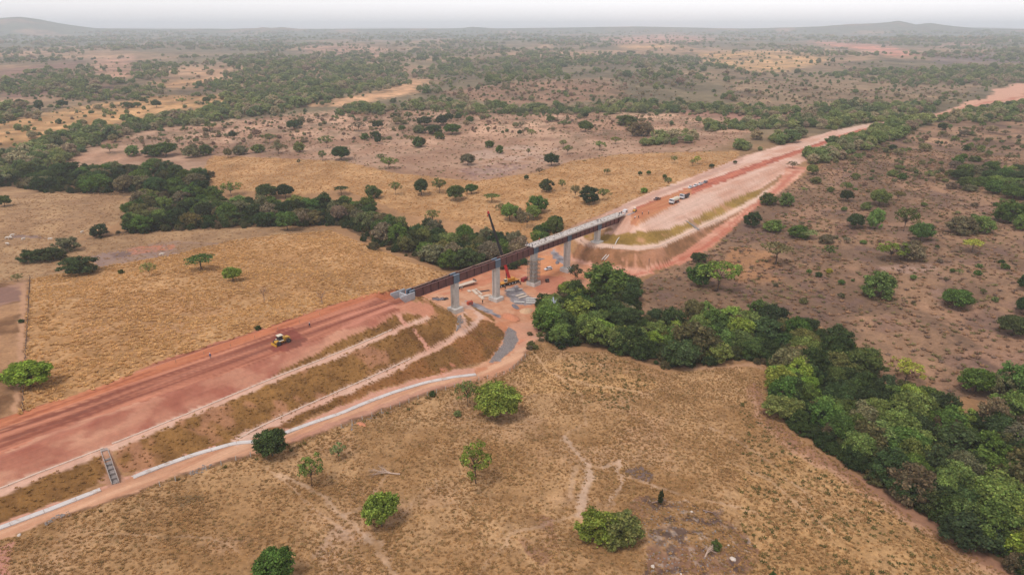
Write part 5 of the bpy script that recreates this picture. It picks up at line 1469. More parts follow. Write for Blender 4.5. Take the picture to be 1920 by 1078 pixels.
VAR = {}
def variants(kind, mat_key='leaf'):
    key = (kind, mat_key)
    if key in VAR: return VAR[key]
    out = []
    for i in range({'dense': 3, 'forest': 4, 'airy': 3, 'umbrella': 2, 'shrub': 3, 'bare': 2}[kind]):
        sd = 100 + i * 17 + {'dense': 0, 'forest': 1000, 'airy': 2000, 'umbrella': 3000, 'shrub': 4000, 'bare': 5000}[kind]
        nm = kind
        if kind == 'dense':
            lb = lobes_ball(sd, 5.0, 4.0, 5.4, 52, 1.0, 1.65, -.7, .13)
            cm = crown_mesh('crown', lb, 250, .26, M[mat_key], sd); tm = trunk_mesh('trunk', 4.2, .3, [l[:3] for l in lb[::3]], M['bark'], sd)
        elif kind == 'forest':
            lb = lobes_ball(sd, 5.0, 4.7, 4.9, 46, .95, 1.65, -.85, .2)
            r_ = np.random.default_rng(sd)
            cm = crown_mesh('crown', lb, 170, .28, M[mat_key], sd); tm = trunk_mesh('trunk', 5.5, .28, [l[:3] for l in lb[:30:4]], M['bark'], sd)
        elif kind == 'airy':
            lb = lobes_ball(sd, 5.0, 3.5, 6.2, 30, .75, 1.25, -.5, .2)
            cm = crown_mesh('crown', lb, 190, .25, M[mat_key], sd, core=False); tm = trunk_mesh('trunk', 5.0, .2, [l[:3] for l in lb], M['bark'], sd)
        elif kind == 'umbrella':
            r_ = np.random.default_rng(sd); lb = []
            for k in range(16):
                a = k * 2.39996; f = math.sqrt((k + .5) / 16); rad = r_.uniform(1.1, 1.6)
                lb.append(((5.0 - rad * .8) * f * math.cos(a), (5.0 - rad * .8) * f * math.sin(a), 8.6 - 2.0 * f * f + r_.uniform(-.4, .4), rad, r_.uniform(.85, 1.15)))
            cm = crown_mesh('crown', lb, 130, .33, M[mat_key], sd, core=False, flat=.62); tm = trunk_mesh('trunk', 6.2, .26, [l[:3] for l in lb[::2]], M['bark'], sd)
        elif kind == 'shrub':
            lb = lobes_ball(sd, 5.0, 5.2, 4.0, 46, 1.0, 1.7, -.65, .2)
            cm = crown_mesh('crown', lb, 165, .28, M[mat_key], sd); tm = trunk_mesh('trunk', 3.0, .22, [l[:3] for l in lb[::4]], M['bark'], sd)
        else:
            r_ = random.Random(sd); mb = MB()
            def grow(p, d, l, rad, dep):
                e = p + d * l
                mb.tube([p, e], [rad, rad * .6], 5 if dep < 2 else 3, cap=False)
                if dep >= 4: return
                for k in range(3 if dep else 5):
                    nd = (d + Vector((r_.uniform(-1, 1), r_.uniform(-1, 1), r_.uniform(-.25, .7))) * .75).normalized()
                    grow(p + d * l * r_.uniform(.6, 1), nd, l * r_.uniform(.6, .78), rad * .58, dep + 1)
            grow(Vector((0, 0, 1.5)), Vector((.05, 0, 1)), 2.8, .2, 0)
            cm = mb.mesh('twigs', M['twig']); tm = MB().tube([(0, 0, -.5), (0, 0, 1), (.05, 0, 2.2)], [.3, .24, .2], 7).mesh('trunk', M['twig'], True)
        if kind != 'bare': fit_mesh(cm, [tm])
        out.append((cm, tm))
    VAR[key] = out
    return out

TINT = {'bright': (136, 152, 66), 'mid': (122, 136, 72), 'green': (94, 112, 56), 'dark': (78, 92, 54), 'deep': (64, 78, 48), 'olive': (122, 118, 70), 'yellow': (176, 174, 74), 'pale': (142, 144, 90), 'grey': (140, 126, 98), 'drygreen': (126, 118, 84)}
def tree_at(p, w, h, kind, tint, label, name, cat, group=None, rz=None, mat_key='leaf', var=None, vari=.12):
    vs3 = variants(kind, mat_key); cm, tm = vs3[random.randrange(len(vs3)) if var is None else var % len(vs3)]
    root = empty(name, p, random.uniform(0, 6.28) if rz is None else rz, label, cat, group)
    root.scale = (w / 10, w / 10 * random.uniform(.9, 1.1), h / 10)
    c_ = new_obj('crown' if kind != 'bare' else 'twigs', cm, root)
    tc = np.clip(alb(*TINT[tint]) * LEAFGAIN * np.array([random.uniform(1 - vari, 1 + vari), random.uniform(1 - vari, 1 + vari), random.uniform(1 - vari, 1 + vari)]) * random.uniform(.9, 1.1), 0, .8)
    c_.color = (*tc, 1)
    new_obj('trunk', tm, root)
    return root

def tree_px(u, vb, wpx, hpx, kind, tint, label, name='savanna_tree', cat='tree', group='scattered savanna trees', **kw):
    p = land1(u, vb)
    dist = (p - cam.location).length
    sc2 = FPX / (p.y * CP - (p.z - CAM_H) * SP)
    el = math.asin((CAM_H - p.z) / dist)
    w = wpx / sc2
    h = max(w * (.38 if kind == 'umbrella' else .56), (hpx / sc2 - .32 * w * math.sin(el)) / math.cos(el))
    return tree_at(p, w, h, kind, tint, label, name, cat, group, **kw)

# ---- trees that stand alone (column, base row, crown width, height in px)
NEAR = [
 (931, 781, 84, 68, 'dense', 'bright', 'large dense bright green tree in the front field below the curved drain'),
 (877, 762, 42, 52, 'airy', 'mid', 'slender pale green tree just left of the large dense tree'),
 (892, 906, 70, 80, 'airy', 'bright', 'airy bright green tree with visible trunk in mid front field'),
 (585, 911, 46, 60, 'airy', 'mid', 'small green tree with thin trunk below the dark round tree'),
 (716, 986, 56, 68, 'dense', 'bright', 'rounded bright green tree at the lower centre of the front field'),
 (1120, 1012, 70, 64, 'shrub', 'bright', 'wide bright green bush, left half of the clump near bottom centre'),
 (1164, 1014, 74, 62, 'shrub', 'mid', 'wide greyish green bush, right half of the clump near bottom centre'),
 (511, 854, 60, 54, 'dense', 'dark', 'dark round tree standing at the edge of the access road'),
 (635, 862, 28, 34, 'airy', 'pale', 'small sparse tree right of the dark round tree'),
 (518, 1092, 66, 66, 'dense', 'green', 'round green tree cut by the bottom edge of the picture'),
 (57, 724, 70, 52, 'dense', 'bright', 'rounded bright green tree at the left edge beside the fence track'),
 (378, 505, 50, 31, 'umbrella', 'green', 'flat topped green tree in the golden left field'),
 (437, 527, 30, 29, 'dense', 'bright', 'small bright green tree right of the flat topped one in the golden field'),
 (281, 518, 26, 28, 'airy', 'pale', 'pale small tree on the upper edge of the golden left field'),
 (228, 514, 10, 10, 'shrub', 'green', 'tiny green bush between dark tree and pale tree on the golden field edge'),
 (148, 514, 54, 37, 'forest', 'dark', 'dark bushy tree at the upper left corner of the golden field'),
 (170, 512, 26, 22, 'shrub', 'olive', 'low olive bush leaning on the dark tree at the golden field corner'),
 (496, 566, 34, 40, 'bare', 'grey', 'leafless grey tree on the golden field, left of two'),
 (604, 570, 42, 36, 'bare', 'grey', 'leafless pinkish grey tree by the red platform, right of two'),
 (9, 387, 22, 21, 'dense', 'green', 'single green tree at the left edge above the pasture'),
 (34, 528, 18, 16, 'airy', 'pale', 'tiny pale tree beside the track junction at the left'),
 (40, 605, 9, 8, 'shrub', 'dark', 'tiny dark bush on the pale track at the left'),
 (60, 492, 40, 27, 'shrub', 'dark', 'dark round bush, left of the pair in the left pasture'),
 (96, 488, 44, 28, 'shrub', 'dark', 'dark round bush, right of the pair in the left pasture'),
 (126, 472, 42, 30, 'shrub', 'drygreen', 'grey green shrub behind the dark bush pair'),
 (540, 432, 36, 38, 'dense', 'green', 'green tree standing in front of the creek forest behind the golden field'),
 (568, 428, 22, 34, 'airy', 'grey', 'thin grey tree beside the green tree before the creek forest'),
 (484, 618, 12, 9, 'shrub', 'dark', 'tiny dark shrub on the field edge above the yellow compactor'),
 (1345, 545, 80, 62, 'airy', 'bright', 'umbrella shaped bright green tree with tall trunk beside the haul road'),
 (1312, 536, 40, 46, 'forest', 'green', 'green bushy tree tucked behind the umbrella shaped tree'),
 (1310, 492, 24, 20, 'dense', 'dark', 'small dark tree on the haul road edge above the umbrella tree'),
 (1454, 496, 52, 46, 'umbrella', 'drygreen', 'thin grey green spreading tree right of the umbrella tree'),
 (1669, 489, 52, 38, 'airy', 'bright', 'bright green spreading tree amid grey shrubs on the right slope'),
 (1706, 486, 50, 38, 'shrub', 'drygreen', 'grey green rounded shrub right of the bright spreading tree'),
 (1554, 484, 22, 26, 'airy', 'green', 'small green tree low on the right slope left of the spreading tree'),
 (1554, 512, 12, 10, 'shrub', 'yellow', 'tiny yellow green bush on bare ground right of the grey green spreading tree'),
 (1645, 556, 54, 52, 'shrub', 'mid', 'large green shrub low on the right slope below the spreading tree'),
 (1793, 576, 50, 36, 'dense', 'green', 'green tree alone on the right slope below the yellowish one'),
 (1822, 474, 34, 28, 'umbrella', 'yellow', 'yellow green tree on the right slope'),
 (1726, 452, 36, 36, 'dense', 'green', 'round green tree on the upper right slope'),
 (1603, 428, 28, 28, 'dense', 'dark', 'dark green tree left of a tall pair on the right slope'),
 (1640, 430, 28, 40, 'forest', 'mid', 'tall green tree right of the dark one on the right slope'),
 (1694, 434, 38, 48, 'airy', 'green', 'tall leafy tree with flat crown upper right slope'),
 (1410, 426, 26, 30, 'forest', 'dark', 'dark bushy tree beside the haul road bend'),
 (1450, 434, 34, 24, 'shrub', 'mid', 'green bush right of the dark tree at the haul road bend'),
 (1496, 446, 36, 26, 'shrub', 'green', 'green bush mid slope, left of a bright one'),
 (1516, 448, 34, 18, 'umbrella', 'pale', 'low pale green bush touching the green bush mid slope'),
 (1550, 456, 26, 18, 'shrub', 'drygreen', 'dry green bush right of the pale low bush'),
 (1440, 384, 28, 24, 'shrub', 'green', 'green bush left of a pair above the haul road bend'),
 (1474, 386, 26, 26, 'shrub', 'mid', 'green bush right of a pair above the haul road bend'),
 (1586, 378, 22, 22, 'dense', 'deep', 'small dark tree on the upper right slope'),
 (1648, 386, 34, 32, 'dense', 'mid', 'light green dome tree on the upper right slope'),
 (1800, 438, 48, 36, 'shrub', 'drygreen', 'greyish shrub patch on the right slope below the dense thicket'),
 (1838, 436, 44, 34, 'shrub', 'mid', 'green shrub beside the greyish patch on the right slope'),
 (1894, 418, 52, 46, 'forest', 'green', 'tall green tree at the right edge below the thicket'),
 (1914, 430, 30, 30, 'shrub', 'mid', 'green shrub touching the right edge below the thicket'),
 (1697, 714, 56, 46, 'airy', 'yellow', 'bright yellow green tree on bare brown ground near the forest bend'),
 (1828, 734, 60, 50, 'dense', 'green', 'large green tree left of the right edge thicket'),
 (1870, 742, 44, 50, 'shrub', 'drygreen', 'greyish green shrub between two trees at the right edge'),
 (1905, 745, 60, 70, 'forest', 'green', 'tall dense tree cut by the right edge above the forest'),
 (1898, 627, 52, 38, 'dense', 'dark', 'dark dense tree near the right edge of the slope'),
 (1920, 590, 34, 36, 'dense', 'deep', 'dark tree cut by the right edge, above another dark one'),
 (1922, 545, 26, 34, 'dense', 'dark', 'dark tree cut by the right edge, higher on the slope'),
 (1418, 590, 30, 32, 'forest', 'green', 'small green tree standing just above the creek forest'),
 (1436, 590, 26, 26, 'airy', 'pale', 'pale thin tree just above the creek forest'),
 (1137, 560, 90, 72, 'forest', 'green', 'big leafy tree towering over the creek forest near the bridge'),
 (1164, 552, 60, 44, 'dense', 'dark', 'dark leafy tree at the right of the big one near the bridge'),
 (1078, 528, 32, 34, 'airy', 'deep', 'thin dark tree in front of the fourth pier'),
 (1215, 512, 10, 36, 'bare', 'grey', 'thin bare sapling standing at the haul road junction'),
 (1238, 946, 9, 28, 'forest', 'deep', 'narrow dark green sapling in the burnt patch'),
 (1342, 1030, 20, 20, 'shrub', 'green', 'small round green bush in the burnt patch'),
 (1448, 1090, 16, 20, 'shrub', 'green', 'small green bush cut by the bottom edge beside the burnt patch'),
 (811, 743, 12, 12, 'shrub', 'dark', 'tiny dark bush beside the fence posts'),
 (858, 780, 14, 12, 'shrub', 'pale', 'tiny pale green bush left of the large dense tree'),
 (1520, 618, 20, 18, 'shrub', 'dark', 'low dark bush just above the bend of the creek forest'),
]
for t in NEAR:
    bush = t[4] == 'shrub'
    tree_px(*t[:6], t[6], name='bush' if bush else ('bare_tree' if t[4] == 'bare' else 'savanna_tree'), cat='bush' if bush else 'tree', group='scattered bushes' if bush else 'scattered savanna trees')

# ---- trees behind the bridge and across the pink scrub: position read from the photograph
BACK = [(434, 368, 34, 28, 'airy', 'mid'), (501, 374, 40, 30, 'dense', 'dark'), (536, 372, 26, 28, 'dense', 'deep'), (640, 366, 26, 18, 'umbrella', 'dark'), (700, 372, 30, 26, 'forest', 'green'), (742, 366, 20, 26, 'airy', 'mid'), (790, 366, 26, 32, 'dense', 'dark'), (824, 362, 30, 28, 'airy', 'green'),
        (855, 376, 32, 30, 'dense', 'green'), (884, 364, 20, 20, 'dense', 'green'), (922, 380, 28, 18, 'umbrella', 'green'), (956, 414, 30, 34, 'dense', 'mid'), (940, 404, 20, 24, 'airy', 'pale'), (1008, 400, 34, 36, 'forest', 'green'), (1000, 412, 26, 28, 'dense', 'mid'), (976, 416, 24, 26, 'shrub', 'drygreen'),
        (988, 428, 26, 32, 'airy', 'grey'), (1105, 382, 38, 34, 'forest', 'deep'), (1078, 372, 20, 26, 'airy', 'drygreen'), (1130, 376, 26, 24, 'airy', 'mid'), (812, 418, 24, 26, 'airy', 'mid'), (1024, 360, 24, 26, 'forest', 'dark'), (987, 338, 9, 10, 'dense', 'dark'), (1011, 328, 14, 14, 'airy', 'drygreen'),
        (1054, 356, 14, 20, 'airy', 'mid'), (1138, 328, 14, 12, 'airy', 'green'), (1034, 311, 26, 24, 'dense', 'deep'), (877, 310, 24, 22, 'dense', 'drygreen'), (917, 277, 18, 14, 'shrub', 'green'), (937, 288, 16, 16, 'shrub', 'green'), (730, 316, 32, 22, 'airy', 'mid'), (715, 304, 18, 16, 'airy', 'green'),
        (605, 302, 18, 20, 'airy', 'green'), (640, 300, 32, 26, 'dense', 'dark'), (561, 310, 8, 12, 'airy', 'dark'), (428, 296, 16, 18, 'dense', 'drygreen'), (312, 294, 36, 28, 'dense', 'green'), (286, 293, 34, 22, 'shrub', 'green'), (250, 292, 24, 20, 'shrub', 'mid'), (362, 295, 32, 24, 'shrub', 'drygreen'),
        (386, 292, 22, 22, 'shrub', 'green'), (207, 287, 26, 18, 'airy', 'mid'), (437, 260, 14, 14, 'dense', 'dark'), (394, 247, 24, 16, 'umbrella', 'green'), (548, 244, 20, 18, 'dense', 'dark'), (556, 240, 18, 16, 'forest', 'dark'), (506, 268, 28, 18, 'airy', 'green'), (452, 290, 28, 18, 'shrub', 'drygreen'),
        (484, 286, 22, 16, 'shrub', 'mid'), (522, 288, 30, 18, 'airy', 'drygreen'), (561, 285, 22, 20, 'shrub', 'mid'), (614, 278, 24, 24, 'airy', 'mid'), (306, 261, 14, 10, 'umbrella', 'green'), (337, 270, 16, 14, 'airy', 'mid'), (829, 236, 22, 20, 'dense', 'deep'), (796, 236, 26, 18, 'dense', 'dark'), (814, 252, 26, 18, 'dense', 'dark'),
        (848, 252, 30, 20, 'dense', 'green'), (824, 261, 18, 14, 'shrub', 'green'), (784, 276, 22, 20, 'shrub', 'green'), (790, 276, 14, 18, 'dense', 'dark'), (772, 268, 14, 14, 'airy', 'mid'), (788, 250, 24, 16, 'shrub', 'drygreen'), (708, 242, 18, 16, 'dense', 'dark'), (704, 260, 18, 14, 'shrub', 'dark'), (709, 270, 13, 14, 'dense', 'deep'),
        (684, 262, 16, 12, 'shrub', 'green'), (673, 246, 26, 18, 'airy', 'drygreen'), (754, 247, 13, 12, 'dense', 'green'), (741, 230, 22, 18, 'airy', 'dark'), (766, 226, 18, 16, 'airy', 'green'), (842, 228, 16, 16, 'dense', 'dark'), (860, 226, 12, 14, 'dense', 'dark'), (881, 232, 14, 14, 'dense', 'green'), (974, 254, 8, 10, 'dense', 'dark'),
        (997, 258, 16, 16, 'airy', 'mid'), (978, 240, 18, 12, 'airy', 'drygreen'), (1098, 248, 26, 22, 'dense', 'green'), (1124, 282, 24, 18, 'airy', 'mid'), (1154, 270, 22, 14, 'airy', 'mid'), (1064, 290, 18, 18, 'airy', 'green'), (1056, 276, 18, 14, 'airy', 'mid'), (991, 292, 9, 14, 'airy', 'green'), (1098, 222, 11, 10, 'dense', 'deep'), (1057, 240, 24, 14, 'airy', 'green'),
        (1032, 228, 18, 12, 'shrub', 'green'), (1174, 235, 34, 16, 'shrub', 'green'), (1203, 255, 44, 18, 'shrub', 'drygreen'), (1190, 246, 30, 18, 'shrub', 'olive'), (1264, 306, 12, 14, 'airy', 'mid'), (1298, 312, 9, 14, 'airy', 'mid'), (1307, 308, 14, 16, 'airy', 'yellow'), (1334, 316, 9, 9, 'dense', 'dark'), (1252, 350, 14, 18, 'airy', 'green'),
        (1246, 336, 8, 9, 'dense', 'green'), (1216, 328, 8, 8, 'dense', 'green'), (1200, 330, 7, 9, 'dense', 'dark'), (1207, 362, 12, 11, 'shrub', 'bright'), (1378, 308, 7, 7, 'dense', 'dark'), (1486, 316, 20, 14, 'airy', 'drygreen'), (118, 202, 18, 14, 'dense', 'deep'), (74, 206, 16, 18, 'forest', 'dark'), (40, 200, 14, 14, 'forest', 'dark'),
        (294, 202, 18, 14, 'dense', 'dark'), (240, 203, 20, 12, 'shrub', 'green'), (258, 202, 14, 10, 'dense', 'green'), (208, 222, 16, 14, 'airy', 'mid'), (388, 194, 14, 12, 'dense', 'green'), (342, 196, 16, 12, 'airy', 'mid'), (268, 193, 12, 10, 'dense', 'green'), (150, 235, 10, 10, 'airy', 'mid')]
def where(u, v):
    if v > 318 and u > 1180: return 'on the golden slope beside the far embankment'
    if v > 318: return 'on the golden hillside behind the creek forest'
    if u > 1180: return 'in the scrub left of the far embankment'
    if u < 440 and v < 245: return 'in the far left golden field'
    if u < 640: return 'in the pale scrub at upper left'
    return 'in the pink scrub past the golden hill'
TINTWORD = {'deep': 'blackish green', 'dark': 'dark green', 'green': 'green', 'mid': 'light green', 'drygreen': 'dull green', 'pale': 'pale green', 'grey': 'greyish', 'olive': 'olive', 'yellow': 'yellow green', 'bright': 'bright green'}
KINDWORD = {'dense': 'round tree', 'forest': 'bushy tree', 'airy': 'thin tree', 'umbrella': 'flat tree', 'shrub': 'bush'}
for b in BACK:
    bush = b[4] == 'shrub'
    tree_px(*b, f'{TINTWORD[b[5]]} {KINDWORD[b[4]]} {where(b[0], b[1])}', name='bush' if bush else 'savanna_tree', cat='bush' if bush else 'tree', group=('scattered bushes ' if bush else 'scattered savanna trees ') + where(b[0], b[1]))

# ---- creek forests: every tree is its own object
def fill_wood(poly, n, wmin, wmax, hmin, hmax, sep, tints, label, group, name='creek_tree', kinds=('forest', 'forest', 'dense'), seed=1, umax=1985):
    r_ = np.random.default_rng(seed); P_ = np.array(poly, float)
    us = r_.uniform(max(P_[:, 0].min(), -60), min(P_[:, 0].max(), umax), n * 60); vs4 = r_.uniform(P_[:, 1].min(), min(P_[:, 1].max(), 1150), n * 60)
    ok = inpoly(poly, us, vs4); us, vs4 = us[ok], vs4[ok]
    x, y, z = land(us[:n * 20], vs4[:n * 20])
    keep = []
    for i in range(len(x)):
        if len(keep) >= n: break
        if all((x[i] - x[j]) ** 2 + (y[i] - y[j]) ** 2 > sep * sep for j in keep): keep.append(i)
    for i in keep:
        w = r_.uniform(wmin, wmax); h = r_.uniform(hmin, hmax) * (.7 + .3 * w / wmax)
        kd_, tn_ = kinds[r_.integers(len(kinds))], tints[r_.integers(len(tints))]
        lb = label(us[i], vs4[i], w, h, tn_, kd_) if callable(label) else label
        tree_at(Vector((x[i], y[i], z[i] - .2)), w, h, kd_, tn_, lb, name, 'tree', group)
    return len(keep)

DT = ['dark', 'green', 'green', 'mid', 'deep', 'dark', 'green', 'olive', 'mid', 'bright', 'bright', 'mid', 'green', 'drygreen']
def wood_label(poly, secs):
    P_ = np.array(poly, float)
    def f(u, v, w, h, tint, kind):
        vs6 = []
        for i in range(len(P_)):
            (x1, y1), (x2, y2) = P_[i - 1], P_[i]
            if (x1 > u) != (x2 > u): vs6.append(y1 + (u - x1) * (y2 - y1) / (x2 - x1))
        q = (v - min(vs6)) / max(1, max(vs6) - min(vs6)) if len(vs6) > 1 else .5
        row = 'rear edge' if q < .33 else ('front edge' if q > .67 else 'middle')
        sec = [nm for lim, nm in secs if u < lim][0]
        size = 'tall' if h > 9.3 else ('broad' if w > 9.5 else 'small')
        return f'{size} {TINTWORD[tint]} tree, {row}, {sec}'
    return f
FRONT_SEC = [(1100, 'creek forest beside the gravel pad'), (1250, 'creek forest below big leafy tree'), (1360, 'creek forest below umbrella tree'), (1480, 'creek forest left of its bend'), (1580, 'creek forest inside its bend'), (1680, 'creek forest right of its bend'), (1800, 'creek forest below the yellow tree'), (9999, 'creek forest at lower right')]
BACK_SEC = [(330, 'rear forest by the cattle'), (450, 'rear forest left of lone tree'), (570, 'rear forest behind the lone tree'), (680, 'rear forest at its widest clump'), (790, 'rear forest behind the left abutment'), (880, 'rear forest behind the first span'), (9999, 'rear forest behind the crane boom')]
LEFT_SEC = [(90, 'left forest at the picture edge'), (190, 'left forest, its left half'), (290, 'left forest, its right half'), (9999, 'left forest at its right end')]
k1 = fill_wood(FRONT_WOOD, 150, 6.5, 12.0, 7.0, 11.0, 4.4, DT, wood_label(FRONT_WOOD, FRONT_SEC), 'front creek forest', seed=11)
k2 = fill_wood(BACK_WOOD, 108, 7.5, 12.5, 7.5, 12, 5.0, ['dark', 'deep', 'dark', 'green', 'green', 'drygreen', 'mid', 'olive', 'grey'], wood_label(BACK_WOOD, BACK_SEC), 'rear creek forest', seed=12)
k3 = fill_wood(LEFT_WOOD, 50, 9, 14, 8, 12, 7.0, ['dark', 'deep', 'dark', 'green', 'drygreen', 'green'], wood_label(LEFT_WOOD, LEFT_SEC), 'left forest', seed=13)
k4 = fill_wood([(1000, 448), (1020, 438), (1046, 428), (1050, 440), (1030, 452), (1010, 460)], 8, 6, 9, 6, 9, 3.5, ['green', 'bright', 'green', 'dark'], lambda u, v, w, h, tn, kd: f"{'tall' if h > 7 else 'low'} {TINTWORD[tn]} tree at the {'left' if u < 1018 else ('middle' if u < 1034 else 'right')} of the clump behind the deck", 'clump behind the bridge', seed=14)
k5 = fill_wood([(930, 498), (950, 494), (985, 488), (988, 496), (960, 508), (940, 508)], 8, 4, 6, 3, 5, 2.5, ['drygreen', 'olive', 'dark'], lambda u, v, w, h, tn, kd: f"{TINTWORD[tn]} bush at the {'left' if u < 950 else ('middle' if u < 968 else 'right')} under the girders beside the third pier", 'bushes under the bridge', seed=15, kinds=('shrub',), name='bush')
k6 = fill_wood([(1800, 330), (1860, 325), (1940, 330), (1950, 385), (1890, 380), (1830, 365), (1800, 345)], 26, 8, 12, 6, 9, 6, ['green', 'dark', 'mid', 'drygreen'], lambda u, v, w, h, tn, kd: f"{'tall' if h > 7.3 else 'low'} {TINTWORD[tn]} {'round' if kd == 'dense' else 'bushy'} tree, {'left' if u < 1850 else 'right'} {'upper' if v < 352 else 'lower'} part of the slope thicket", 'right slope thicket', seed=16)
k7 = fill_wood([(985, 640), (1000, 615), (1028, 606), (1034, 618), (1010, 650), (990, 668)], 9, 2.2, 3.6, 1.4, 2.4, 2.0, ['olive', 'drygreen'], lambda u, v, w, h, tn, kd: f"{'wide' if w > 3 else 'small'} {TINTWORD[tn]} bush at the {'upper' if v < 625 else ('middle' if v < 645 else 'lower')} edge of the site road", 'site edge bushes', seed=17, kinds=('shrub',), name='bush')
# scattered bushes on the right scrubland
r_ = np.random.default_rng(23); cnt = 0
us = r_.uniform(1420, 1960, 900); vs5 = 240 + 330 * r_.random(900) ** 1.5
ok = inpoly(RSCRUB, us, vs5); us, vs5 = us[ok], vs5[ok]
x, y, z = land(us, vs5)
for i in range(len(us)):
    if cnt >= 150: break
    if any(abs(us[i] - t[0]) < t[2] * .6 and abs(vs5[i] - t[1]) < 16 for t in NEAR): continue
    kd = ['shrub', 'airy', 'shrub', 'dense'][r_.integers(4)]; tn = ['green', 'mid', 'drygreen', 'olive', 'dark', 'grey', 'mid', 'pale'][r_.integers(8)]
    w = r_.uniform(2.5, 8) if vs5[i] < 400 else r_.uniform(1.2, 3.5)
    up_ = vs5[i] < 330
    tree_at(Vector((x[i], y[i], z[i] - .1)), w, w * r_.uniform(.55, .9), kd, tn, f'{TINTWORD[tn]} {KINDWORD[kd]} on the brown slope ' + ('near the haul road' if us[i] < 1560 else ('at its middle' if us[i] < 1740 else 'near picture edge')) + (', high' if vs5[i] < 290 else (', midway' if vs5[i] < 370 else ', low')), 'bush' if kd == 'shrub' else 'savanna_tree', 'bush' if kd == 'shrub' else 'tree', 'right slope scrub plants')
    cnt += 1

# pale dead trunk among the front forest
dp_ = land1(1036, 603)
dtk = empty('dead_tree', dp_, 0, 'pale silver grey dead trunk standing in the front creek forest', 'tree')
MB().tube([(0, 0, -.5), (.25, 0, 2.2), (.7, -.2, 5.0), (.45, -.1, 8.0), (.0, 0, 10.6)], [.75, .8, .62, .42, .2], 9).build('trunk', M['paletrunk'], dtk, True)
for a, b in (((.6, -.2, 6.0), (2.0, -.4, 7.6)), ((.45, -.1, 8.2), (-.9, -.2, 9.8)), ((.5, -.1, 7.6), (1.5, .4, 9.6))):
    MB().tube([a, b], [.26, .08], 6).build('branch', M['paletrunk'], dtk)

# fallen bleached tree in the front field, and bare branches in the burnt patch
def fallen(u, v, rz, l, label, mat='deadwood'):
    p = land1(u, v); root = empty('fallen_tree', p, rz, label, 'fallen tree', 'fallen dead trees')
    rr = random.Random(int(u)); 
    MB().tube([(0, 0, .25), (l * .35, .1, .35), (l * .6, 0, .55)], [.2, .15, .1], 6).build('trunk', M[mat], root)
    for k in range(13):
        x0 = l * rr.uniform(.25, .6); a = rr.uniform(-.7, .7); ll = l * rr.uniform(.25, .5)
        e = Vector((x0 + ll * math.cos(a), ll * math.sin(a), rr.uniform(.2, 1.2)))
        br = MB().tube([(x0, 0, .4), (x0 + ll * .5 * math.cos(a * .8), ll * .5 * math.sin(a * .8), rr.uniform(.4, 1.0)), e], [.07, .05, .02], 4)
        for j in range(3): br.tube([e * .6 + Vector((x0, 0, .4)) * .4, e + Vector((rr.uniform(-.8, .8), rr.uniform(-1, 1), rr.uniform(-.1, .5)))], [.035, .015], 3)
        br.build('branch', M[mat], root)
fallen(750, 890, math.pi - .15, 8.5, 'fallen bleached tree with bare fan of branches in the front field')
fallen(1322, 1046, 1.0, 4.2, 'small bare dead branch lying in the burnt patch')
fallen(1318, 958, -.5, 4.5, 'bare dead branch on the upper edge of the burnt patch', 'twig')
fallen(1222, 944, .2, 3.6, 'dark bare branch lying beside the narrow sapling', 'twig')

# stones
stone_me = []
for k in range(3):
    bm = bmesh.new(); bmesh.ops.create_icosphere(bm, subdivisions=2, radius=1.0)
    for v in bm.verts: v.co = v.co * (1 + .35 * (random.random() - .5)); v.co.z *= .6
    me = bpy.data.meshes.new('stone'); bm.to_mesh(me); bm.free(); me.materials.append(M['stone']); stone_me.append(me)
pale_me = stone_me[0].copy(); pale_me.materials.clear(); pale_me.materials.append(M['stone_pale'])
for u, v, s_, lb in [(1224, 1062, .55, 'white stone at lower left of the burnt patch'), (1374, 1048, .75, 'large white stone right of the burnt patch bush'), (1297, 959, .35, 'white stone in the middle of the burnt patch'), (1366, 1022, .3, 'small white stone above the large white one'), (1277, 1076, .3, 'white stone at the bottom edge of the burnt patch'), (36, 1003, .5, 'pale stone on the access road edge at lower left')]:
    o = new_obj('stone', pale_me, None, label=lb, category='stone', group='white stones'); o.location = land1(u, v); o.scale = (s_, s_ * .8, s_); o.rotation_euler = (0, 0, random.random() * 6)
rk = MB()
def rubble(name, poly, n, s0, s1, label, seed):
    r2 = np.random.default_rng(seed); P_ = np.array(poly, float); us = r2.uniform(P_[:, 0].min(), P_[:, 0].max(), n * 6); vv2 = r2.uniform(P_[:, 1].min(), P_[:, 1].max(), n * 6)
    ok = inpoly(poly, us, vv2); us, vv2 = us[ok][:n], vv2[ok][:n]
    x, y, z = land(us, vv2); mb = MB()
    base_v = [(1, 0, 0), (-1, 0, 0), (0, 1, 0), (0, -1, 0), (0, 0, 1), (0, 0, -1)]
    bf = [(0, 2, 4), (2, 1, 4), (1, 3, 4), (3, 0, 4), (2, 0, 5), (1, 2, 5), (3, 1, 5), (0, 3, 5)]
    for i in range(len(us)):
        s_ = r2.uniform(s0, s1); j = r2.uniform(.6, 1.3, (6, 3)); rot = r2.uniform(0, 6.28); cr, sr = math.cos(rot), math.sin(rot)
        mb.add([(x[i] + (q[0] * cr - q[1] * sr) * s_ * j[k][0] + .0, y[i] + (q[0] * sr + q[1] * cr) * s_ * j[k][1], z[i] + q[2] * s_ * .7 * j[k][2] + s_ * .2) for k, q in enumerate(base_v)], bf)
    o = mb.build(name, M['stone'], None, kind='stuff', label=label)
rubble('rubble', [(85, 985), (110, 972), (135, 965), (128, 958), (100, 968), (84, 980)], 45, .1, .32, 'grey rubble along the access road edge, lower left', 31)
rubble('rubble', [(355, 884), (380, 872), (398, 868), (402, 876), (375, 888), (358, 892)], 45, .1, .32, 'grey rubble along the access road edge, middle', 32)
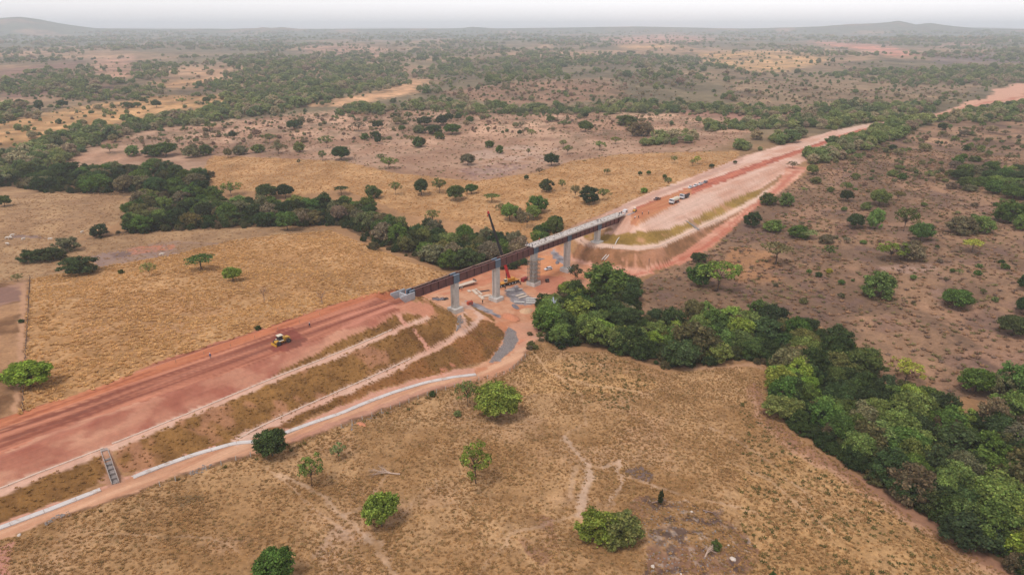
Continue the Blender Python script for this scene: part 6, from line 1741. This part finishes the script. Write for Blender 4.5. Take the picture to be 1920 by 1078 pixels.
rubble('rubble', [(640, 800), (680, 786), (740, 762), (744, 768), (690, 792), (650, 812)], 60, .1, .32, 'grey rubble along the access road edge, upper part', 33)
rubble('riprap', [(856, 596), (864, 590), (868, 604), (862, 616), (854, 624), (858, 610)], 140, .15, .45, 'broken stones along the lower edge of the grass cone', 34)
rubble('gravel', [(954, 613), (967, 622), (972, 638), (961, 656), (936, 676), (916, 680), (927, 665), (943, 645), (947, 625)], 2600, .1, .26, 'grey crushed stone filling the lens below the embankment', 35)
rubble('gravel', [(945, 544), (970, 535), (990, 552), (1005, 559), (1006, 570), (966, 572), (950, 555)], 1500, .07, .18, 'grey gravel of the crane pad', 36)
rubble('debris', [(1200, 940), (1260, 940), (1330, 960), (1390, 1000), (1400, 1078), (1220, 1078)], 260, .08, .3, 'scattered stones and charred lumps in the burnt patch', 37)

# ------------------------------------------------------------------ grass tussocks: real blades, one mass
def tussocks(name, polys, n, dmax, w0, w1, h0, h1, cols, label, seed, patch=0.0, lean=.75, blades=5, dens=None, trails=False):
    r2 = np.random.default_rng(seed)
    k = n * 3
    ang = r2.uniform(-.80, .80, k)
    dd = np.sqrt(r2.uniform(95 ** 2, dmax ** 2, k))
    x = dd * np.sin(ang); y = dd * np.cos(ang)
    z = hq(x, y); u, v = proj(x, y, z)
    ok = np.zeros(k, bool)
    for pl in polys: ok |= inpoly(pl, u, v)
    if dens is not None: ok &= dens(x, y, u, v, r2.random(k))
    if patch > 0: ok &= fbm(x / 9, y / 9, seed, 3) > (r2.random(k) - .5) * .7 + .5 - .25 * (1 - patch)
    ix = np.nonzero(ok)[0][:n]; x, y, z = x[ix], y[ix], z[ix]; m = len(ix)
    w = r2.uniform(w0, w1, m); h = r2.uniform(h0, h1, m)
    a0 = r2.uniform(0, 6.28, m)
    V = np.zeros((m, blades * 3, 3), np.float32)
    for b in range(blades):
        t_ = a0 + b * 6.28 / blades + r2.uniform(-.3, .3, m)
        ca_, sa_ = np.cos(t_), np.sin(t_)
        bw = w * .38
        V[:, b * 3 + 0] = np.stack([x - sa_ * bw + ca_ * w * .05, y + ca_ * bw + sa_ * w * .05, z - .05], 1)
        V[:, b * 3 + 1] = np.stack([x + sa_ * bw + ca_ * w * .05, y - ca_ * bw + sa_ * w * .05, z - .05], 1)
        V[:, b * 3 + 2] = np.stack([x + ca_ * w * lean, y + sa_ * w * lean, z + h * r2.uniform(.7, 1.1, m)], 1)
    if trails:
        dl = np.ones(m, bool); uu_, vv_ = proj(x, y, z)
        for pl, w_, a_ in TRAILS: dl &= lined(pl, uu_, vv_) > w_ * .9 * (r2.random(m) + .25)
        V, x, y, z = V[dl], x[dl], y[dl], z[dl]; m = len(x)
    C = np.array([alb(*c_) for c_ in cols])[r2.integers(len(cols), size=m)] * r2.uniform(1.05, 1.65, m)[:, None]
    me = bpy.data.meshes.new(name)
    nv = m * blades * 3
    me.vertices.add(nv); me.vertices.foreach_set('co', V.reshape(-1))
    me.loops.add(nv); me.loops.foreach_set('vertex_index', np.arange(nv, dtype=np.int32))
    me.polygons.add(nv // 3); me.polygons.foreach_set('loop_start', np.arange(0, nv, 3, dtype=np.int32)); me.polygons.foreach_set('loop_total', np.full(nv // 3, 3, np.int32))
    me.update(calc_edges=True)
    cc = np.ones((m, blades * 3, 4), np.float32); cc[:, :, :3] = C[:, None, :]
    at_ = me.attributes.new('Col', 'FLOAT_COLOR', 'POINT'); at_.data.foreach_set('color', cc.reshape(-1))
    me.materials.append(M['grass'])
    return new_obj(name, me, None, kind='stuff', label=label)
def grass_material():
    m = bpy.data.materials.new('dry grass'); m.use_nodes = True
    nt = m.node_tree; N = nt.nodes; L = nt.links; N.clear()
    out = N.new('ShaderNodeOutputMaterial'); at = N.new('ShaderNodeAttribute'); at.attribute_name = 'Col'
    df = N.new('ShaderNodeBsdfDiffuse'); tr = N.new('ShaderNodeBsdfTranslucent'); mx = N.new('ShaderNodeMixShader'); mx.inputs[0].default_value = .35
    L.new(at.outputs['Color'], df.inputs[0]); L.new(at.outputs['Color'], tr.inputs[0]); L.new(df.outputs[0], mx.inputs[1]); L.new(tr.outputs[0], mx.inputs[2]); L.new(mx.outputs[0], out.inputs[0])
    return m
M['grass'] = grass_material()
tussocks('dry_grass', [FORE], 95000, 290, .25, .6, .12, .3, [(156, 118, 76), (176, 134, 88), (146, 110, 70), (186, 144, 96), (142, 116, 74)], 'brown and golden grass tussocks of the front pasture', 51, .8, trails=True)
tussocks('dry_grass', [LEFTF], 50000, 420, .5, 1.2, .25, .6, [(204, 158, 104), (194, 148, 94), (212, 168, 114), (186, 140, 88)], 'tall golden grass of the left field', 52, .8)
tussocks('dry_grass', [HILLG], 15000, 660, .7, 1.5, .25, .5, [(206, 156, 104), (196, 146, 94), (186, 138, 88)], 'golden grass of the hillside behind the creek forest', 58)
tussocks('dry_grass', [[(-200, 380), (0, 345), (60, 335), (100, 350), (240, 360), (260, 400), (160, 445), (70, 455), (0, 500), (-200, 520)], [(-100, 455), (0, 445), (160, 450), (250, 436), (540, 425), (640, 430), (520, 446), (330, 478), (150, 508), (55, 525), (-100, 540)]], 12000, 560, .6, 1.3, .2, .42, [(176, 138, 102), (190, 150, 110), (166, 128, 92)], 'short tan grass of the left pasture', 59)
tussocks('dry_grass', [CONE, LOW, [(-300, 1060), (0, 927), (63, 900), (188, 852), (198, 880), (192, 905), (120, 935), (0, 982), (-300, 1090)], [(548, 683), (590, 662), (640, 637), (700, 614), (745, 588), (790, 588), (795, 594), (759, 610), (690, 637), (640, 658), (560, 690)]],
         16000, 300, .35, .7, .15, .32, [(154, 112, 62), (170, 128, 70), (144, 104, 58), (156, 122, 66)], 'short brown grass on the near embankment slopes', 53)
tussocks('green_tussocks', [[(1060, 660), (1140, 665), (1200, 690), (1240, 720), (1180, 770), (1100, 760), (1050, 720)], [(1380, 880), (1500, 850), (1640, 940), (1760, 1020), (1800, 1078), (1400, 1078)], [(1390, 740), (1430, 790), (1560, 900), (1640, 960), (1500, 960), (1380, 850)]],
         3200, 260, .5, .95, .25, .5, [(104, 96, 54), (92, 88, 50), (120, 104, 60)], 'olive green grass tussocks dotting the front pasture', 54)
tussocks('dry_scrub', [RSCRUB], 26000, 640, .7, 2.0, .3, .9, [(134, 104, 84), (150, 114, 84), (122, 108, 74), (160, 122, 92), (122, 100, 86), (130, 116, 76)], 'low dry scrub of the brown right slope', 55, .9)
tussocks('dry_scrub', [[(190, 262), (480, 222), (640, 208), (1280, 215), (1420, 245), (1330, 285), (1160, 290), (1000, 324), (890, 340), (740, 325), (640, 302), (390, 292)]], 5000, 1000, 1.0, 2.4, .4, 1.0, [(150, 120, 92), (128, 118, 76), (166, 130, 108)], 'low dry scrub beyond the golden hillside', 56)
tussocks('roadside_weeds', [[(484, 853), (551, 834), (640, 802), (740, 766), (800, 743), (854, 726), (930, 712), (985, 676), (1000, 650), (1008, 655), (990, 690), (940, 722), (860, 738), (800, 756), (740, 780), (640, 815), (551, 846)], [(120, 970), (234, 936), (307, 906), (401, 877), (480, 856), (482, 862), (404, 884), (310, 914), (236, 944), (124, 980)]],
         2600, 280, .5, 1.1, .4, .9, [(116, 96, 56), (102, 94, 52), (140, 106, 64)], 'olive weeds along the fence beside the access road', 57)

# ------------------------------------------------------------------ far woodland masses (instanced crowns)
def scatter_nodes(name, sources):
    ng = bpy.data.node_groups.new(name, 'GeometryNodeTree')
    ng.interface.new_socket('Geometry', in_out='INPUT', socket_type='NodeSocketGeometry')
    ng.interface.new_socket('Geometry', in_out='OUTPUT', socket_type='NodeSocketGeometry')
    N = ng.nodes; L = ng.links
    gi = N.new('NodeGroupInput'); go = N.new('NodeGroupOutput')
    jn = N.new('GeometryNodeJoinGeometry')
    for s_ in sources[::-1]:
        oi = N.new('GeometryNodeObjectInfo'); oi.transform_space = 'ORIGINAL'; oi.inputs['As Instance'].default_value = True
        oi.inputs['Object'].default_value = s_
        L.new(oi.outputs['Geometry'], jn.inputs[0])
    ip = N.new('GeometryNodeInstanceOnPoints')
    ip.inputs['Pick Instance'].default_value = True
    def attr(nm, tp):
        a = N.new('GeometryNodeInputNamedAttribute'); a.data_type = tp; a.inputs['Name'].default_value = nm; return a.outputs['Attribute']
    L.new(gi.outputs[0], ip.inputs['Points']); L.new(jn.outputs[0], ip.inputs['Instance'])
    L.new(attr('idx', 'INT'), ip.inputs['Instance Index']); L.new(attr('scl', 'FLOAT_VECTOR'), ip.inputs['Scale'])
    cb_ = N.new('ShaderNodeCombineXYZ'); L.new(attr('rot', 'FLOAT'), cb_.inputs[2])
    try:
        er = N.new('FunctionNodeEulerToRotation'); L.new(cb_.outputs[0], er.inputs[0]); L.new(er.outputs[0], ip.inputs['Rotation'])
    except Exception:
        L.new(cb_.outputs[0], ip.inputs['Rotation'])
    L.new(ip.outputs[0], go.inputs[0])
    return ng

# a few full trees inside the woods carry the crowns that the masses repeat
SRC = {}
SRC['under'] = []
for i, (u, v, w, h, lb) in enumerate([(1052, 652, 26, 22, 'low dark shrub at the front edge of the creek forest below the gravel pad'), (1330, 684, 30, 22, 'low dark shrub at the front edge of the creek forest before its bend'), (700, 468, 22, 16, 'low dark shrub at the foot of the rear forest belt')]):
    rt = tree_px(u, v, w, h, 'shrub', 'dark', lb, name='bush', cat='bush', group='forest edge shrubs', mat_key='leaf_under', var=i)
    SRC['under'].append([c_ for c_ in rt.children if c_.name.startswith('crown')][0])
for key, spots in (('leaf_wood', [(1236, 262, 26, 20), (1330, 240, 24, 18), (1560, 272, 24, 18)]), ('leaf_dry', [(1418, 262, 24, 18), (1640, 262, 24, 18), (90, 292, 26, 20)])):
    SRC[key] = []
    for i, (u, v, w, h) in enumerate(spots):
        lb = ['dull green tree at the left end of the roadside wood', 'dull green tree mid way along the roadside wood', 'dull green tree in the belt right of the far line'][i] if key == 'leaf_wood' else ['dry tree at the middle of the roadside wood edge', 'dry tree in the belt right of the far line', 'dry tree in the left forest belt'][i]
        rt = tree_px(u, v, w, h, ('forest', 'dense', 'shrub')[i], 'green', lb, name='woodland_tree', group='woodland edge trees', mat_key=key, var=i)
        SRC[key].append([c_ for c_ in rt.children if c_.name.startswith('crown')][0])

def wood_mass(name, polys, key, label, cover, w0, w1, seed, excl=(), gate=None):
    """cover: trees per square crown-pixel; sizes grow with distance where single crowns can no longer be told apart"""
    r2 = np.random.default_rng(seed); X, Y, Z, W = [], [], [], []
    for pl in polys:
        P_ = np.array(pl, float); u0, u1, v0, v1 = P_[:, 0].min(), P_[:, 0].max(), P_[:, 1].min(), P_[:, 1].max()
        vv2 = np.arange(v0, v1, 2.0)
        for vr in vv2:
            dist = CAM_H * .9 / math.tan(max(.004, math.atan((vr - 52) / FPX)))
            wm = 7.0 * max(1.0, (dist / 900) ** .5)
            px_ = FPX / dist * wm
            n = r2.poisson((u1 - u0) * 2.0 / max(2.5, (px_ * px_ * .11)) * cover)
            if n == 0: continue
            uu = r2.uniform(u0, u1, n); v_ = vr + r2.uniform(0, 2, n)
            ok = inpoly(pl, uu, v_)
            for ex in excl: ok &= ~inpoly(ex, uu, v_)
            uu, v_ = uu[ok], v_[ok]
            if len(uu) == 0: continue
            X.append(uu); Y.append(v_); W.append(np.full(len(uu), wm))
    uu, v_, W = np.concatenate(X), np.concatenate(Y), np.concatenate(W)
    jit = np.where(v_ < 240, 1.0, .4)
    uu = uu + r2.normal(size=len(uu)) * 14 * jit; v_ = np.maximum(v_ + r2.normal(size=len(uu)) * 2.2 * jit, 60)
    x, y, z = land(uu, v_)
    clr = fbm(x / 90, y / 160, seed + 300, 3) > .30 + .18 * r2.random(len(x)) * (cover < .6)
    x, y, z, W, uu, v_ = x[clr], y[clr], z[clr], W[clr], uu[clr], v_[clr]
    if gate is not None:
        g = gate(x, y, uu, v_, r2.random(len(x))); x, y, z, W = x[g], y[g], z[g], W[g]
    m = len(x)
    me = bpy.data.meshes.new(name); me.from_pydata(np.stack([x, y, z - .3], 1).tolist(), [], [])
    sw = W * (w0 + (w1 - w0) * r2.random(m) ** 1.6) * np.exp(r2.normal(size=m) * .35) / 10; sh = np.minimum(sw, 1.0 + .25 * sw) * r2.uniform(.7, 1.05, m)
    a = me.attributes.new('scl', 'FLOAT_VECTOR', 'POINT'); a.data.foreach_set('vector', np.stack([sw, sw, sh], 1).astype(np.float32).ravel())
    a = me.attributes.new('rot', 'FLOAT', 'POINT'); a.data.foreach_set('value', r2.uniform(0, 6.28, m).astype(np.float32))
    a = me.attributes.new('idx', 'INT', 'POINT'); a.data.foreach_set('value', r2.integers(0, 3, m).astype(np.int32))
    o = new_obj(name, me, None, kind='stuff', label=label)
    md = o.modifiers.new('scatter', 'NODES'); md.node_group = scatter_nodes(name, SRC[key])
    return m

FIELDS = [[(0, 232), (140, 200), (280, 182), (430, 175), (436, 195), (340, 213), (230, 232), (130, 255), (80, 272), (0, 276)], [(740, 165), (763, 147), (833, 152), (800, 160), (770, 178), (700, 190), (640, 200), (540, 200), (640, 184)],
          [(1313, 100), (1440, 94), (1564, 110), (1514, 124), (1454, 134), (1404, 134), (1323, 117)], [(1504, 78), (1634, 84), (1731, 105), (1681, 107), (1534, 84)], FARROAD,
          [(274, 154), (394, 144), (430, 147), (367, 170), (300, 163)], [(177, 114), (254, 104), (247, 143), (187, 147)], [(344, 132), (444, 128), (420, 138), (360, 141)], [(1124, 72), (1280, 66), (1350, 72), (1280, 82), (1140, 82)], [(568, 89), (640, 85), (757, 92), (707, 100), (568, 100)], [(0, 130), (160, 114), (160, 127), (0, 147)], [(755, 128), (762, 128), (766, 148), (757, 148)]]
tot = []
# belts that read as dark lines
tot.append(wood_mass('woodland', [[(-250, 360), (-250, 330), (0, 296), (80, 268), (150, 250), (240, 235), (300, 222), (350, 217), (440, 198), (520, 188), (640, 182), (640, 198), (540, 208), (420, 226), (260, 248), (200, 262), (160, 285), (80, 320), (0, 345)]], 'leaf_wood', 'winding dark creek woodland crossing the upper left plain', 1.0, .8, 1.25, 61))
tot.append(wood_mass('woodland', [[(640, 205), (720, 196), (800, 188), (900, 200), (1010, 206), (1100, 204), (1180, 196), (1280, 196), (1400, 204), (1515, 208), (1515, 218), (1400, 216), (1280, 212), (1180, 212), (1060, 216), (960, 216), (860, 212), (760, 206), (680, 214), (620, 222)], [(1540, 205), (1640, 204), (1750, 196), (1750, 210), (1640, 216), (1550, 214)]], 'leaf_wood', 'dark woodland belt along the far side of the pale scrub', 1.0, .7, 1.1, 62))
tot.append(wood_mass('woodland', [[(1180, 290), (1200, 270), (1280, 256), (1350, 240), (1430, 228), (1560, 222), (1640, 218), (1720, 216), (1660, 226), (1564, 243), (1500, 260), (1420, 284), (1350, 290), (1290, 284)]], 'leaf_wood', 'olive green roadside wood left of the far line', .9, .7, 1.1, 63))
tot.append(wood_mass('woodland', [[(1512, 306), (1530, 290), (1580, 272), (1640, 246), (1700, 232), (1745, 226), (1735, 236), (1680, 262), (1620, 284), (1560, 304), (1520, 312)], [(1755, 228), (1800, 220), (1860, 206), (1960, 190), (2200, 170), (2200, 220), (1960, 228), (1840, 230)]], 'leaf_wood', 'roadside wood right of the far line', 1.0, .7, 1.1, 64))
tot.append(wood_mass('woodland', [[(0, 200), (40, 190), (60, 200), (50, 218), (0, 232)], [(0, 160), (60, 150), (130, 140), (200, 150), (270, 160), (300, 172), (270, 184), (200, 190), (130, 186), (60, 178), (0, 176)], [(240, 130), (280, 118), (330, 135), (290, 150), (250, 148)], [(390, 160), (480, 120), (640, 115), (740, 122), (750, 160), (640, 182), (540, 196), (440, 190), (430, 174), (395, 172)]],
                    'leaf_wood', 'dark wooded patches of the upper left plain', .8, .5, 1.15, 65, FIELDS))
tot.append(wood_mass('woodland', [[(766, 150), (840, 118), (1000, 108), (1200, 104), (1310, 110), (1400, 140), (1560, 140), (1700, 128), (1920, 125), (2200, 120), (2200, 165), (1920, 160), (1700, 160), (1540, 146), (1360, 148), (1180, 148), (1140, 146), (1000, 150), (860, 172), (800, 176), (780, 170), (840, 155)]], 'leaf_wood', 'grey green woodland across the middle distance', .95, .4, 1.05, 66, FIELDS, gate=lambda x, y, u, v, q: fbm(x / 200, y / 260, 76, 3) > .24 + .2 * q))
tot.append(wood_mass('dry_woodland', [[(780, 180), (1000, 152), (1180, 148), (1300, 150), (1280, 200), (1100, 200), (900, 198)], [(1360, 150), (1850, 165), (1740, 200), (1500, 206), (1360, 196)], [(1280, 215), (1480, 208), (1440, 224), (1290, 250)], [(200, 262), (480, 224), (640, 212), (1280, 218), (1200, 245), (900, 250), (640, 270), (400, 285), (260, 285)]],
                    'leaf_dry', 'sparse dry trees and shrubs over the middle plain', .34, .18, .6, 67, FIELDS))
tot.append(wood_mass('woodland', [[(-300, 62), (2220, 62), (2220, 128), (1700, 128), (1560, 135), (1400, 128), (1310, 104), (1000, 108), (840, 116), (640, 118), (480, 122), (240, 128), (0, 150), (-300, 150)]], 'leaf_wood', 'hazy woodland reaching to the horizon', .55, .4, 1.2, 68, FIELDS,
                    gate=lambda x, y, u, v, q: fbm(x / 420, y / 700, 71, 3) > .38 + .22 * q))
tot.append(wood_mass('dry_woodland', [[(-250, 110), (2200, 110), (2200, 215), (1760, 205), (1500, 222), (1280, 250), (640, 205), (430, 240), (150, 262), (-250, 330)]], 'leaf_wood', 'loose grey green trees and bushes spread over the far plain', .13, .25, .8, 72, FIELDS, gate=lambda x, y, u, v, q: fbm(x / 130, y / 200, 73, 3) > .30 + .35 * q))
tot.append(wood_mass('dry_woodland', FIELDS[:1] + FIELDS[2:3] + FIELDS[5:8] + FIELDS[8:10], 'leaf_wood', 'small trees dotted over the distant clearings', .16, .2, .9, 69))
tot.append(wood_mass('dry_woodland', [[(1560, 300), (1700, 245), (1960, 232), (2100, 240), (2100, 400), (1800, 340), (1620, 350)]], 'leaf_dry', 'low dry shrubs of the upper right slope', .6, .12, .4, 70))
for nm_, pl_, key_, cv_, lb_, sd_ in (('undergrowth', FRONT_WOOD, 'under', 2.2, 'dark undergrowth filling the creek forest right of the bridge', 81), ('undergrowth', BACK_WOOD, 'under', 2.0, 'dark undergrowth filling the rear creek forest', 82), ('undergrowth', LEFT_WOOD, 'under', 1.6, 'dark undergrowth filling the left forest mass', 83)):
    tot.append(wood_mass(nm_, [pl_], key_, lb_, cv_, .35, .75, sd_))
print('woodland instances', tot, 'forest', k1, k2, k3, k4, k5, k6, k7, 'scatter', cnt)

# look-alikes that still share a label are told apart by their order in the picture
o_stake = 'survey stake'
ORD = ['first', 'second', 'third', 'fourth', 'fifth', 'sixth', 'seventh', 'eighth', 'ninth', 'tenth', 'eleventh', 'twelfth']
same = {}
for o in bpy.data.objects:
    if o.parent is None and 'label' in o and 'category' in o: same.setdefault(o['label'], []).append(o)
for lb, os_ in same.items():
    if 1 < len(os_) <= 12 and o_stake not in lb:
        os_.sort(key=lambda q: q.location.x / max(q.location.y, 1))
        for i, q in enumerate(os_): q['label'] = lb + ', ' + ORD[i] + ' from left'

# ------------------------------------------------------------------ haze: even thin air over the whole plain
hz_ = bpy.data.meshes.new('haze')
X0, Y0, ZB, ZT = 18000, 17500, -14.0, 218.0
vv = [(-X0, -800, ZB), (X0, -800, ZB), (X0, Y0, ZB), (-X0, Y0, ZB), (-X0, -800, ZT), (X0, -800, ZT), (X0, Y0, ZT), (-X0, Y0, ZT)]
hz_.from_pydata(vv, [], [(3, 2, 1, 0), (4, 5, 6, 7), (0, 1, 5, 4), (1, 2, 6, 5), (2, 3, 7, 6), (3, 0, 4, 7)])
hm = bpy.data.materials.new('haze'); hm.use_nodes = True
hm.node_tree.nodes.clear()
ho = hm.node_tree.nodes.new('ShaderNodeOutputMaterial'); hv = hm.node_tree.nodes.new('ShaderNodeVolumePrincipled')
hv.inputs['Color'].default_value = (.88, .94, 1.0, 1)
hv.inputs['Density'].default_value = 1.2e-4
hv.inputs['Anisotropy'].default_value = 0.0
hm.node_tree.links.new(hv.outputs[0], ho.inputs['Volume'])
hz_.materials.append(hm)
new_obj('haze', hz_, None, kind='stuff', label='thin pale haze over the whole plain')
print('objects', len(bpy.data.objects), 'tris', sum(len(m.polygons) for m in bpy.data.meshes))
